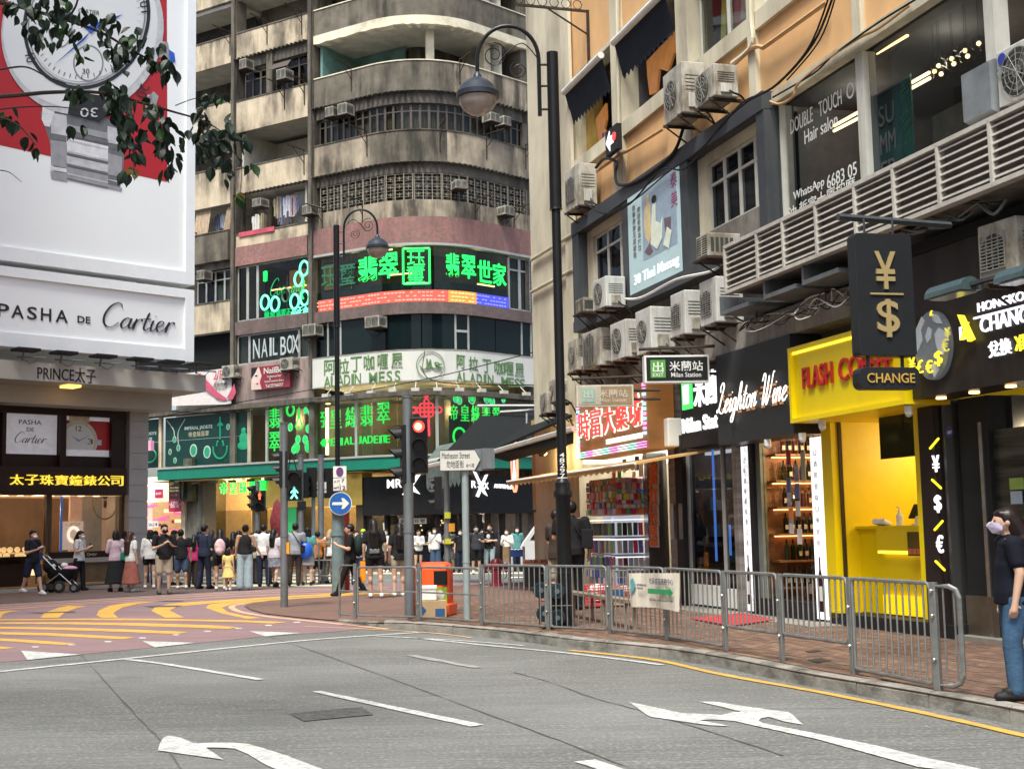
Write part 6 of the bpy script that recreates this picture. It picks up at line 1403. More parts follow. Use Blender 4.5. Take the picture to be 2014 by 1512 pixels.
for a,c,lab in((1461,1475,'narrow backlit white panel with a bottle print left of the wine shop door'),(1598,1619,'tall backlit white panel with wine bottle print beside the yellow shop')):
 x0,x1=X_(a,1000,.1),X_(c,1000,.1);z1=Z_(a,860 if a>1500 else 878,.1);t=thing('backlit_panel',lab,'lightbox',RF.M(x0,.0,KZ+.05));w=x1-x0;h=z1-KZ-.05
 b=MB();b.box(0,w,-.1,.02,0,h);b.build('panel',m_strip,t)
 b=MB();b.lathe([(0,.1),(.06,.1),(.06,.5),(.05,.6),(.022,.68),(.022,.85),(0,.85)],(w*.45,-.101,0),8,sy=.05);b.build('printed_bottle',PM('bottle_print',(.03,.01,.015),.4),t)
 b=MB();b.box(w*.3,w*.62,-.112,-.107,.25,.45);b.build('printed_label',m_wplas,t)
 rr=random.Random(a)
 for q in range(9):z=1+q*(h-1.1)/9;text(rr.choice(['酒','美','味','窖','藏','∪','w']),w*.3,w*.6,z,z+.08,.104,m_shd,t,.003,0,name='printed_mark')
rb(X_(1478),X_(1494),-.02,.1,KZ,zdt+.4,'shutter_guide',m_blk2);rb(X_(1494),X_(1503),-.05,.04,KZ,zdt,'door_frame',PM('sage_frame',(.16,.19,.17),.5));rb(X_(1503),xw1,-.02,-.0,KZ+.25,zdt,'shop_pane',GL('wine_glass',(.8,.78,.75)));rb(X_(1480),xs0,-.4,.1,KZ-.1,KZ+.26,'plinth',m_blk2)
m_wood=PM('shelf_wood',(.3,.14,.07),.5,var=.3);m_wlt=EM('shelf_light',(1,.5,.22),3.5)
m_bot=[PM('bottle_dark',(.01,.012,.01),.12),PM('bottle_red',(.06,.01,.01),.15),PM('bottle_green',(.012,.03,.012),.12)]
rb(X_(1480),X_(1497),-3.2,-.06,KZ,zdt,'shelf_back',m_wood);rb(X_(1480),xs0+.5,-3.3,-3.2,KZ,zdt,'shelf_back',m_wood)
bmesh_b=[]
for m in m_bot:
 b=MB();b.lathe([(.036,0),(.037,.2),(.014,.25),(.013,.31),(0,.31)],n=7);me=bpy.data.meshes.new('bottle');me.from_pydata([tuple(v)for v in b.v],[],b.f);me.materials.append(m);bmesh_b.append(me)
for zi,z in enumerate((.55,.95,1.35,1.75,2.15,2.55)):
 rb(X_(1497)+.003,X_(1497)+.3,-3.1,-.12,z-.03,z,'display_shelf',m_wood)
 if zi in(1,2,3,4,5):rb(X_(1497)+.01,X_(1497)+.06,-3.0,-.2,z+.35,z+.39,'shelf_light',m_wlt)
 x=.3
 while x<1.9:
  o=bpy.data.objects.new('wine_bottle',r_.choice(bmesh_b));COL.objects.link(o);o.matrix_world=RF.M(X_(1497)+.2,-x,z+.001)@Matrix.Scale(1,4)
  tag(o,'wine bottle on the %s wooden shelf inside the wine shop'%['lowest','second lowest','third lowest','third highest','second highest','topmost'][zi],'bottle','wine bottles on the %s shelf'%['lowest','second lowest','third lowest','third highest','second highest','topmost'][zi])
  if r_.random()<.6:b=MB();b.box(.037,.041,-.025,.025,.06,.13);b.build('bottle_label',m_stk[3],o)
  x+=.105
for px in(1515,1540,1570):pass
rb(xw0,xs0,-1.9,.1,zdt,zdt+.06,'soffit',m_blk2);rb(X_(1505),xs0,-.5,-.1,zdt-.05,zdt-.003,'ceiling_light',EM('shop_ceiling_light',(1,.8,.5),5));rb(xm0+.4,xm1-.3,-.4,-.3,zdt-.16,zdt-.11,'ceiling_light',EM('handbag_light',(.9,.95,1),1.5))
for px,py in((1447,872),(1475,868),(1530,860),(1560,856),(1500,866)):
 x=X_(px,865,.3);b=MB();b.cyl((x,-.3,zdt+.3),(x,-.3,zdt+.33),.07,n=10);b.build('downlight',m_warm,ob_)
for k,(a,z,c)in enumerate(((1552,2.35,'stk'),(1550,1.95,'b'),(1550,1.75,'c'),(1552,1.5,'o'),(1566,2.1,'c'),(1566,1.85,'b'),(1566,1.6,'w'),(1567,1.2,'w'),(1580,2.1,'p'),(1552,1.35,'w'))):
 x=X_(a);rb(x,x+.13,.005,.012,z,z+.22+.2*(c=='p'),'door_sticker',{'s':m_stk[0],'b':PM('blue_card',(.08,.14,.3)),'c':PM('card_mix',(.3,.3,.35),.5,var=.8,sc=12),'o':PM('orange_card',(.6,.2,.04)),'w':PM('sticker_white',(.5,.5,.48)),'p':PM('pale_green_card',(.35,.4,.3))}[c[0]])
def sign_box(px0,px1,n0,n1,z0,z1,label,mat,name='shop_sign',**k):
 x0,x1=X_(px0,780,n1),X_(px1,780,n1);t=thing(name,label,'sign',RF.M(x0,n1,z0));w=x1-x0;h=z1-z0
 b=MB();b.box(0,w,0,n1-n0,0,h);b.build('board',mat,t,bev=k.get('bev',0));return t,w,h
def rlet(t,s,px0,px1,pym,hpx,n1,mat,depth=.03,bold=.02,shear=0.,n=0,z_at=None):
 """lettering placed from its measured extent on the sign's own plane"""
 tx=t.matrix_world.inverted();xa,za=RF.at(px0,pym,n1);xb=RF.at(px1,pym,n1)[0];k=(RF.at(px0,pym-hpx/2,n1)[1],RF.at(px0,pym+hpx/2,n1)[1])
 x0=X_(0,0,0)if 0 else 0
 off=(tx@(RF.M(xa,n1,0).translation)).x;off2=(tx@(RF.M(xb,n1,0).translation)).x;zb=t.matrix_world.translation.z
 return text(s,off,off2,k[1]-zb,k[0]-zb,n,mat,t,depth,bold,shear)
m_cg=PM('charcoal_panel',(.03,.031,.034),.45,var=.08)
z1=Z_(1410,697,.5);z0=(Z_(1412,876,.5)+Z_(1558,853,.5))/2
t,w,h=sign_box(1410,1558,0,.5,z0,Z_(1558,655,.5),'charcoal wine shop fascia with white script lettering glowing over brick',m_cg)
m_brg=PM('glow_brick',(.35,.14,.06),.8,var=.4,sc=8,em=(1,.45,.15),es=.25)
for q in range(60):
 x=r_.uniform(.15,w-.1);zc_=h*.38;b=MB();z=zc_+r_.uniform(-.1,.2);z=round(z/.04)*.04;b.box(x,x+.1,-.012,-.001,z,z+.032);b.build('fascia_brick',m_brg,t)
script_text('Leighton Wine',.04,w-.06,h*.34,.2,.05,EM('script_white',(1,.97,.9),1.3),t,thin=.07,thick=.13,slant=.3,depth=.01)
zm0=Z_(1342,882,.3);t,w,h=sign_box(1338,1412,0,.3,zm0,z1+.1,'black handbag shop fascia with green square and white characters',m_blk2)
tt=t;m_gx=PM('exit_green',(.02,.35,.06),.5,em=(.1,1,.2),es=.7)
b=MB();b.box(w*.1,w*.35,-.04,-.001,h*.44,h*.78);b.build('green_square',m_gx,t);b=MB();b.box(w*.15,w*.3,-.05,-.041,h*.5,h*.72);b.build('lit_glyph',m_wn,t)
text('米蘭',w*.4,w*.99,h*.44,h*.82,.03,m_wn,t,.03,.02);text('Milan Stat',w*.06,w*.99,h*.17,h*.34,.03,m_wn,t,.03,.02)
m_y=PM('yellow_paint',(.82,.62,.0),.4,var=.06,sc=.6,dirt=.12,dcol=(.45,.3,.02),dsc=1.5);m_y2=PM('yellow_wall',(.84,.6,.0),.5,var=.04)
yz0=(Z_(1564,832,.55)+Z_(1780,796,.55))/2;yz1=Z_(1560,685,.55)
t,w,h=sign_box(1560,1788,0,.55,yz0,yz1,'bright yellow coffee shop fascia box with raised red lettering',m_y)
b=MB();b.box(0,w,-.06,-.001,0,.06);b.box(0,w,-.06,-.001,h-.06,h);b.box(0,.06,-.058,-.001,.06,h-.06);b.box(w-.06,w,-.058,-.001,.06,h-.06);b.build('rim',m_y,t)
b=MB();b.box(.06,w-.06,-.02,-.002,h-.09,h-.065);b.build('led_strip',EM('led_yellow',(1,.85,.05),1.5),t)
m_rl=PM('letter_red',(.45,.015,.02),.4)
text('FLASH',w*.12,w*.4,h*.42,h*.7,.04,m_rl,t,.03,.01);text('COFFEE',w*.46,w*.9,h*.42,h*.7,.04,m_rl,t,.03,.01)
rb(X_(1621,1000,.12),X_(1640,1000,.12),-.04,.12,KZ+.1,yz0,'yellow_pier',m_y);rb(X_(1822),X_(1834),-.3,.12,KZ+.2,yz0,'yellow_pier',m_y)
rb(X_(1640,1000,.12)+.003,X_(1640,1000,.12)+.025,-.03,.02,KZ+.1,yz0,'shutter_guide',PM('bronze_guide',(.05,.03,.015),.5));
rb(X_(1640),XR if 0 else X_(1900),-2.9,-2.8,KZ,yz0+.5,'yellow_back_wall',m_y2);rb(X_(1618),X_(1640,1000,.12),-2.9,-.05,KZ,yz0+.5,'yellow_side_wall',m_y2)
rb(X_(1834)+.0,X_(1834)+.06,-2.9,-.3,KZ,yz0+.5,'yellow_side_wall',m_y2)
rb(X_(1640),X_(1834),-2.9,.0,yz0,yz0+.05,'ceiling',m_y2)
rb(X_(1700),X_(1800),-2.0,-1.2,yz0-.04,yz0-.003,'ceiling_light',EM('shop_ceiling_light',(1,.8,.5),5))
rb(X_(1640),xk1,-.5,.12,KZ-.1,KZ+.16,'plinth',m_blk2)
cz=Z_(1700,1040,-.2);ce=X_(1833,1100,-.2)+.5
rb(X_(1661,1100,-.2),ce,-.9,-.25,KZ+.1,cz,'counter',m_y);rb(X_(1655,1040,-.2),ce,-.95,-.2,cz,cz+.04,'counter_top',m_y);rb(X_(1728,1090,-.18),ce,-.25,-.16,Z_(1780,1083,-.16),cz-.002,'counter_fascia',m_y);rb(X_(1728,1090,-.18),ce,-.22,-.17,Z_(1780,1089,-.2),Z_(1780,1083,-.16)-.003,'led_strip',EM('led_yellow',(1,.85,.05),1.5));rb(X_(1738,1200,-.2),ce,-.26,-.2,KZ+.18,KZ+.42,'led_glow_panel',PM('lit_yellow',(.8,.5,0),.5,em=(1,.7,0),es=.6))
x=X_(1784,1060,-.15);x2=X_(1832,1060,-.15);rb(x,x2,-.2,-.152,cz-.34,cz-.04,'display_case',PM('case_glass',(.12,.09,.02),.15))
for q in range(4):b=MB();b.box(x+.03+q*.09,x+.1+q*.09,.14,.151,cz-.32,cz-.25);b.build('pastry',PM('pastry_pink',(.5,.15,.06)),ob_)
t=thing('sanitiser_bottle','white pump bottle of hand sanitiser on the yellow counter','bottle',RF.M(X_(1770,1030,-.3),-.3,cz+.04));b=MB();b.lathe([(0,0),(.045,0),(.045,.13),(.02,.16),(.015,.2),(0,.2)],n=14);b.build('body',m_wplas,t,smooth=True);b=MB();b.cyl((0,0,.2),(0,0,.24),.006,n=6);b.cyl((0,0,.24),(-.05,0,.235),.009,n=6);b.build('pump',m_wplas,t)
t=thing('payment_terminal','dark tilted till screen on the right end of the yellow counter','terminal',RF.M(X_(1803,1030,-.3),-.3,cz+.04));b=MB(TR(0,0,.1,0,0,R(-50)));b.box(-.02,.2,-.1,.1,0,.02);b.build('screen',m_blk2,t);b=MB();b.box(-.04,.06,-.05,.05,0,.02);b.cyl((0,0,0),(0,0,.12),.02,n=6);b.build('stand',m_wplas,t)
t=thing('cup_stack','small heap of white cups and papers left of the sanitiser','cups',RF.M(X_(1742,1030,-.3),-.3,cz+.04));b=MB()
for q in range(4):b.M=TR(-.1+q*.07,0,.02,0,R(70));b.lathe([(0,0),(.03,0),(.04,.12),(0,.12)],n=8)
b.build('cups',m_wplas,t)
t=thing('menu_screen','dark wide menu screen hanging from the yellow shop ceiling','screen',RF.M(X_(1731,880,-.2),-.2,Z_(1731,900,-.2)));w=X_(1828,860,-.2)-X_(1731,880,-.2);b=MB();b.box(0,w,0,.06,0,.6);b.build('screen',PM('screen_off',(.03,.035,.012),.15),t);b=MB();b.box(-.02,w+.02,.01,.05,-.02,0);b.box(-.02,w+.02,.01,.05,.6,.62);b.box(w*.5-.01,w*.5+.01,-.004,0,0,.6);b.cyl((w*.5,.04,.6),(w*.5,.04,1.2),.02,n=6);b.build('frame',m_blk2,t)
rb(X_(1785),X_(1800),-2.8,-1.6,cz,cz+.9,'partition',PM('amber_panel',(.5,.27,.02),.4))
rb(X_(1628,1100),X_(1634,1100),.3,.31,Z_(1630,1170,.3),Z_(1630,1150,.3),'switch_plate',m_steel)
for px,py,n,lab in((1617,836,.5,'white bullet security camera under the left corner of the yellow fascia'),(1578,860,.5,'white dome security camera above the wine shop door'),(1510,872,.45,'white bullet security camera under the charcoal fascia'),(1787,808,.5,'white dome security camera under the right end of the yellow fascia')):
 t=thing('security_camera',lab,'security camera',RF.M(X_(px,py,n),n,Z_(px,py,n)));b=MB();b.ell((0,0,-.02),(.05,.05,.055),12,8);b.cyl((0,0,0),(0,0,.06),.05,n=12);b.build('housing',m_wplas,t,smooth=True);b=MB();b.ell((-.015,-.035,-.04),.018,8,6);b.build('lens',m_blk2,t)
kz0=(Z_(1788,788,.5)+Z_(2012,746,.5))/2;kz1=Z_(1810,560,.5);x0=X_(1788,780,.5)
t,w,h=sign_box(1790,1790+500,0,.5,kz0,kz1+.35,'brown-black money exchange fascia with wood grain, globe and lit letters',PM('wood_grain_black',(.035,.028,.024),.35,var=.5,sc=.8,st=(3,3,.6)))
w=XR-x0
b=MB();b.box(0,w,-.02,.4,h+.003,LZ0-.12-kz0);b.build('black_upper_panel',m_blk2,t);b=MB();b.box(0,w,-.05,-.021,h+.35,h+.37);b.build('panel_rail',m_blk2,t)
rb(X_(1834),xk1-.15,-.5,.14,KZ-.1,kz0,'dark_column',PM('dark_bronze',(.025,.018,.018),.3,var=.1))
dx=X_(1880)
rb(xk1-.11,xk1-.06,-.3,.05,KZ,kz0,'door_rail',m_steel);rb(xk1,xk1+.55,-.5,-.1,KZ,kz0,'black_door',m_blk2);rb(xk1-.02,xk1+.55,-.1,-.08,KZ+.05,KZ+.5,'kick_plate',PM('brown_steel',(.14,.11,.08),.35,.5));rb(xk1+.55,XR,-.6,-.58,KZ,kz0,'shop_pane',GL('dark_shop_glass'));rb(xk1+.55,xk1+.6,-.6,-.4,KZ,kz0,'door_frame',m_steel);rb(xk1+.6,XR,-.58,-.5,KZ+.0,KZ+.5,'kick_plate',MC['brown_steel']);rb(xk1-.3,XR,-.8,.1,KZ-.1,KZ+.05,'doorstep',m_conc)
rb(X_(1935,1000,-.1),X_(1942,1000,-.1),-.2,-.08,KZ,kz0-.3,'door_frame',m_steel);rb(X_(1942,1000,-.1),XR,-.2,-.16,KZ+.5,kz0-.4,'door_reflection_panel',PM('painted_door_reflection',(.12,.125,.1),.3,.7,var=.8,sc=1.5,st=(.3,.3,5)))  # metal panel for the glass door, its reflections painted as colour streaks
rb(xk1+1.0,XR,-1.6,-1.5,KZ+.5,kz0,'interior_panel',PM('greenish_interior',(.1,.11,.07),.4,var=.6,sc=2,st=(1,1,4)))
rb(X_(1985,920,-.13),X_(2012,920,-.13),-.13,-.12,Z_(1998,965,-.55),Z_(1998,943,-.55),'door_sticker',PM('lime_card',(.3,.45,.1)));rb(X_(1988,960,-.13),X_(2010,960,-.13),-.13,-.12,Z_(1998,992,-.55),Z_(1998,968,-.55),'door_sticker',PM('pale_blue_card',(.4,.5,.6)))
cx0,cx1=X_(1834)+.02,X_(1834)+.3
m_yled=EM('led_lemon',(1,.85,.02),1.4)
def csym(ch,px,y0,y1):
 x=X_(px,(y0+y1)/2,.16);text(ch,x-.065,x+.065,Z_(px,y1,.16),Z_(px,y0,.16),.16,m_wn,ob_,.02,.012)
csym('¥',1839,895,928);csym('$',1843,973,1008);csym('€',1847,1052,1087)
for(xa,ya),(xb,yb)in(((1829,882),(1846,862)),((1833,943),(1851,960)),((1838,1042),(1854,1024)),((1840,1103),(1858,1121))):
 b=MB();b.cyl((X_(xa,ya,.16),-.16,Z_(xa,ya,.16)),(X_(xb,yb,.16),-.16,Z_(xb,yb,.16)),.014,n=5);b.build('diagonal_led',m_yled,ob_)
for px,py in((1851,779),(1916,768),(1988,757)):
 x,_=RF.at(px,py,.3);b=MB();b.cyl((x,-.3,kz0-.02),(x,-.3,kz0-.004),.06,n=10);b.build('downlight',m_warm,ob_)
b=MB();b.disc((X_(1868,850,.15),Z_(1868,850,.15)),.07,-.16,-.15,8);b.build('alarm_badge',PM('badge_navy',(.02,.03,.15)),ob_)
text('ADT',X_(1864,850,.16),X_(1872,850,.16),Z_(1868,853,.16),Z_(1868,847,.16),.165,m_wplas,ob_,.004,0)
gm_=EM('globe_white',(.75,.8,.85),.22)
def on_k(px,py,dn=0.):x,z=RF.at(px,py,.5+dn);return x-x0,z-kz0
gx,gz=on_k(1839,680);rgx=abs(on_k(1874,680)[0]-on_k(1806,680)[0])/2;rgz=abs(on_k(1839,612)[1]-on_k(1839,748)[1])/2
b=MB();b.disc((gx,gz),rgx,-.06,-.001,36,rgz);b.build('globe_disc',PM('globe_sea',(.1,.11,.12),.3,em=(.5,.55,.6),es=.08),t)
b=MB()
for pts in([(-.95,.2),(-.8,.6),(-.45,.9),(-.3,.75),(-.55,.5),(-.5,.2),(-.7,0),(-.85,-.1)],[(-.3,.3),(-.1,.55),(.1,.45),(0,.2),(-.2,.1)],[(.25,.3),(.5,.45),(.85,.3),(.9,0),(.7,-.35),(.45,-.3),(.3,0)],[(.1,.95),(.5,.8),(.7,.55),(.4,.6),(.2,.7)],[(-.1,-.6),(.2,-.5),(.4,-.75),(.1,-.95)]):
 b.prism([(gx+p[0]*rgx,gz+p[1]*rgz)for p in pts],-.072,-.062)
b.build('globe_land',PM('globe_land',(.28,.3,.32),.4,em=(.7,.75,.8),es=.15),t)
m_coin=EM('coin_yellow',(1,.8,.05),.75)
for ch,px,py,hp in(('¥',1808,716,24),('£',1823,722,26),('€',1842,722,26),('$',1860,706,30),('€',1874,680,26),('¥',1878,655,20),('£',1846,617,10)):
 x,z=on_k(px,py);hh_=abs(on_k(px,py-hp/2)[1]-on_k(px,py+hp/2)[1]);text(ch,x-hh_*.42,x+hh_*.42,z-hh_/2,z+hh_/2,.12,m_coin if px<1870 else PM('coin_dim',(.55,.5,.1),.5,em=(1,.9,.2),es=.3),t,.02,.0)
def ktext(s,pxa,pxb,pym,hp,mat,bold=.02):
 a,z=on_k(pxa,pym);c,_=on_k(pxb,pym);k=abs(on_k(pxa,pym-hp/2)[1]-on_k(pxa,pym+hp/2)[1]);text(s,a,c,z-k/2,z+k/2,.03,mat,t,.02,bold*.5)
m_kl=EM('letters_white_lit',(.92,.92,1),1.15);m_ky=EM('letters_yellow_lit',(1,.85,.05),1)
ktext('E',1889,1898,657,26,m_kl);b=MB();xa=on_k(1907,645);wq=abs(on_k(1893,645)[0]-on_k(1930,645)[0]);hq=abs(on_k(1907,614)[1]-on_k(1907,672)[1])
wq*=.8;b.prism([(xa[0]-wq*.45,xa[1]+hq*.5),(xa[0]-wq*.2,xa[1]+hq*.45),(xa[0]+wq*.45,xa[1]-hq*.45),(xa[0]+wq*.15,xa[1]-hq*.5)],-.08,-.03);b.prism([(xa[0]+wq*.15,xa[1]+hq*.1),(xa[0]+wq*.38,xa[1]+hq*.14),(xa[0]-wq*.05,xa[1]-hq*.42),(xa[0]-wq*.28,xa[1]-hq*.4)],-.1,-.082);b.build('big_x',m_ky,t)
ktext('CHANGE',1929,2040,641,30,m_kl);ktext('HONGKONG',1924,2050,606,18,m_kl);ktext('兌換',1945,1990,689,32,m_kl,.03);ktext('准',1997,2022,677,32,m_ky,.03)
b=MB();a=on_k(1921,629);c=on_k(2040,617);b.box(a[0],c[0],-.06,-.04,a[1],a[1]+.02);b.build('letter_bar',m_kl,t)
for(pa,pb_,py,lab)in((1838,1945,590,'grey flood lamp with cylindrical hood over the globe'),(1975,2060,560,'grey flood lamp with cylindrical hood at the right edge')):
 n=1.0;xa,xb=X_(pa,py,n),X_(pb_,py,n);t=thing('sign_floodlight',lab,'floodlight',RF.M(xa,n,Z_(pa,py,n)));w=(xb-xa)*.7;b=MB()
 pts=[(-.13*math.cos(a*math.pi/8),.14*math.sin(a*math.pi/8))for a in range(9)]
 b.add([(0,p[0],p[1])for p in pts]+[(w,p[0],p[1])for p in pts],[(i,i+9,i+10,i+1)for i in range(8)]+[tuple(range(8,-1,-1)),tuple(range(9,18)),(0,8,17,9)]);b.build('hood',PM('hood_grey',(.07,.11,.115),.4,.4,var=.2),t);b=MB();b.box(.05,w-.05,-.1,.1,-.02,-.004);b.build('lens',PM('lamp_lens',(.4,.42,.4),.2),t);b=MB();b.tube(crv([(w,0,.05),(w+.2,.3,.1),(w+.2,.95,.0)]),.03,6);b.build('arm',m_blk2,t)
# ------------------------------------------------------------------ hanging money sign
HY=12.6
def hang(px0,px1,y0,y1,Y):
 a=atY(px0,(y0+y1)/2,Y);c=atY(px1,(y0+y1)/2,Y);zt=atY((px0+px1)/2,y0,Y).z;zb=atY((px0+px1)/2,y1,Y).z;return a,c,zt,zb
m_sb=PM('sign_black',(.016,.017,.019),.4,var=.1);m_gol=PM('brass_letter',(.5,.37,.17),.4,.5,var=.06)
a,c,zt,zb=hang(1682,1802,459,700,HY);yaw=R(12)
t=thing('hanging_sign','black hanging sign with gold yen and dollar symbols and a small change plate','sign',TR((a.x+c.x)/2,HY,zb,yaw));w=(c.x-a.x)/2/math.cos(yaw);h=zt-zb
def rrect(w,h,r,z0=0):return[(sx*(w-r)+r*math.cos(R(an)),z0+(h-r if sy else r)+r*math.sin(R(an)))for sx,sy,angs in((1,0,(-90,-60,-30,0)),(1,1,(0,30,60,90)),(-1,1,(90,120,150,180)),(-1,0,(180,210,240,270)))for an in angs]
b=MB();b.prism(rrect(w,h,.04),0,.16);b.build('panel',m_sb,t,bev=.006)
text('¥',-w*.36,w*.38,h*.54,h*.85,.02,m_gol,t,.03,.03);text('$',-w*.36,w*.42,h*.15,h*.46,.02,m_gol,t,.03,.03);b=MB();b.box(-w*.55,w*.6,-.015,-.001,h*.495,h*.51);b.build('divider',m_gol,t)
a2,c2,zt2,zb2=hang(1686,1808,722,765,HY);h2=zt2-zb2;b=MB();b.prism([(p[0],p[1]+zb2-zb)for p in rrect(w*1.05,h2,.06)],0,.15);b.build('lower_plate',m_sb,t,bev=.006)
text('CHANGE',-w*.8,w*.85,zb2-zb+h2*.28,zb2-zb+h2*.72,.015,PM('gold_print',(.5,.3,.06),.4),t,.01,.01)
b=MB();b.cyl((-w*.6,.08,zt2-zb),(-w*.6,.08,.02),.02,n=6);b.cyl((w*.6,.08,zt2-zb),(w*.6,.08,.02),.02,n=6);b.cyl((-w*.5,.08,h),(-w*.5,.08,h+.16),.012,n=5);b.cyl((w*.5,.08,h),(w*.5,.08,h+.16),.012,n=5);b.cyl((-w*1.4,.08,h+.17),(w*3.2,.4,h+.2),.035,n=6);b.build('hanger',m_dg2,t)
# ------------------------------------------------------------------ exit signs
def exit_sign(px0,px1,y0,y1,Y,lab,faded):
 a,c,zt,zb=hang(px0,px1,y0,y1,Y);yaw=R(3);t=thing('exit_sign',lab,'sign',TR((a.x+c.x)/2,Y,zb,yaw));w=(c.x-a.x)/2;h=zt-zb
 b=MB();b.box(-w-.03,w+.03,.0,.22,-.03,h+.03);b.build('box',m_wplas if not faded else m_stk[3],t)
 if faded:
  b=MB();b.box(-w,-w*.15,-.008,-.001,0,h);b.build('face',PM('faded_face',(.42,.38,.28),.5),t);b=MB();b.box(-w*.15+.002,w,-.008,-.001,0,h);b.build('face_aged',PM('faded_brown',(.28,.19,.1),.5),t)
 else:b=MB();b.box(-w,w,-.008,-.001,0,h);b.build('face',m_sb,t)
 b=MB();b.box(-w*.87,-w*.38,-.014,-.009,h*.12,h*.88);b.build('green_square',PM('exit_green_flat',(.08,.3,.04),.5)if not faded else PM('exit_faded',(.25,.4,.34),.5),t)
 m=m_wplas if not faded else PM('faded_letters',(.5,.47,.4),.5)
 text('出',-w*.8,-w*.45,h*.36,h*.8,.017,m,t,.006,.03);text('EXIT',-w*.8,-w*.45,h*.17,h*.32,.017,m,t,.006,.02)
 text('米蘭站',-w*.25,w*.85,h*.4,h*.82,.012,m,t,.006,.02);text('Milan Station',-w*.2,w*.78,h*.14,h*.34,.012,m,t,.006,.01)
 b=MB();b.tube([(w,.1,h*.3),(w+.5,.1,h*.3)],.025,5);b.tube([(w,.1,h*.8),(w+.5,.1,h*.8)],.025,5);b.tube([(-w*1.2,.1,h+.14),(w+.8,.1,h+.2)],.025,5);b.cyl((-w*.5,.1,h),(-w*.5,.1,h+.16),.015,n=5);b.cyl((w*.5,.1,h),(w*.5,.1,h+.16),.015,n=5);b.build('support',m_iron,t)
exit_sign(1271,1392,702,748,20.5,'black and green exit style shop sign with white characters hanging below the outdoor units',0)
exit_sign(1137,1243,760,795,22.0,'sun-bleached beige copy of the exit style sign above the red pharmacy sign',1)
# ------------------------------------------------------------------ corner pharmacy
ph=thing('pharmacy_sign','red and white neon pharmacy sign with a coloured bulb border','neon sign',RF.M(X_(1140,850,.6),.6,(Z_(1140,905,.6)+Z_(1272,882,.6))/2));w=X_(1274,830,.6)-X_(1140,850,.6);h=Z_(1274,750,.6)-Z_(1274,884,.6);zphb=ph.matrix_world.translation.z
b=MB();b.box(0,w,0,.5,0,h);b.build('board',PM('amber_board',(.12,.05,.015),.5,em=(1,.4,.1),es=.12,var=.6,sc=2),ph)
m_red_n=EM('neon_red_core',(1,.05,.04),.9);m_wn2=EM('neon_white_halo',(1,.85,.75),1.1)
for i,c in enumerate('時富大藥坊'):
 x0_,x1_=w*(.04+i*.19),w*(.21+i*.19);z0_=h*(.3+.012*i);text(c,x0_,x1_,z0_,z0_+h*.5,.05,m_wn2,ph,.02,.05);text(c,x0_+.02,x1_-.02,z0_+.02,z0_+h*.5-.02,.08,m_red_n,ph,.02,.015)
text('SZE FU MEDICINE COMPANY',w*.45,w*.96,h*.17,h*.25,.05,m_wn2,ph,.02,.02)
cols=[EM('bulb_cyan',(.3,1,.9),1.2),EM('bulb_pink',(1,.3,.9),1.2),EM('bulb_white',(1,1,1),1.2)]
mbs=[MB()for _ in range(3)];k=0
for row in range(3):
 x=0
 while x<w:mbs[(row+(k//6))%3].box(x,x+.05,-.06,-.02,.03+row*.045,.045+row*.045);x+=.075;k+=1
z=.25
while z<h:mbs[int(z*7)%2].box(-.0,.07,-.06,-.02,z,z+.05);mbs[int(z*9)%2].box(w-.09,w-.01,-.06,-.02,z,z+.05);z+=.085
for q,m in zip(mbs,cols):q.build('border_bulbs',m,ph)
phz=zphb
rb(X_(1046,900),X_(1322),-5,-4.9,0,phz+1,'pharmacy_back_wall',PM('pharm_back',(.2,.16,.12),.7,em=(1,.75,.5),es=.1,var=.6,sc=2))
rb(X_(1120),X_(1326),-4.9,.0,phz+.0,phz+.08,'pharmacy_ceiling',PM('glowing_ceiling',(.6,.58,.5),.6,em=(1,.95,.8),es=.8))  # ceiling surface itself glows to light the pharmacy below
rb(xe,X_(1325),-.3,.1,phz+h,CB+.1,'wall_over_pharmacy',m_dull)
m_awn=PM('tan_awning',(.6,.36,.13),.7,var=.12,sc=2,dirt=.2,dcol=(.3,.17,.08));
t=thing('shop_awning','orange tan canvas awning sloping over the pharmacy counter','awning',RF.M());b=MB();
a0,a1=X_(1012,950,1.2),X_(1268,905,1.2);zA=(Z_(1268,905,1.3)+Z_(1030,943,1.3))/2
b.add([(X_(1040,900,.1),-.1,zA+.2),(a1,-.1,zA+.2),(a1,-1.35,zA),(a0,-1.35,zA),(X_(1040,900,.1),-.1,zA+.16),(a1,-.1,zA+.16),(a1,-1.35,zA-.04),(a0,-1.35,zA-.04)],[(0,1,2,3),(7,6,5,4),(3,2,6,7),(0,4,5,1),(1,5,6,2),(0,3,7,4)]);b.build('canvas',m_awn,t)
b=MB();k=26;L=a1-a0
for q in range(k):xa=a0+L*q/k;xb=a0+L*(q+1)/k;b.prism([(xa,zA-.04),(xb,zA-.04),(xb,zA-.09),((xa+xb)/2,zA-.13),(xa,zA-.09)],-1.36,-1.35)
b.build('valance',m_awn,t);b=MB();b.cyl((a0,-1.37,zA-.02),(a1,-1.37,zA-.02),.025,n=6);b.build('bar',m_wplas,t)
rxb=X_(1274,1100,0);rn=0.0
while proj(RF.M(rxb,rn,1.2).translation)[0]>1213:rn+=.01
rxa=X_(1160,1100,rn);w=rxb-rxa
sh=thing('display_rack','brightly lit rack of phone cases at the pharmacy front','display rack',RF.M(rxb,0,KZ))
lv=[Z_(1213,y,rn)-KZ for y in(1160,1122,1090,1055,1016)]
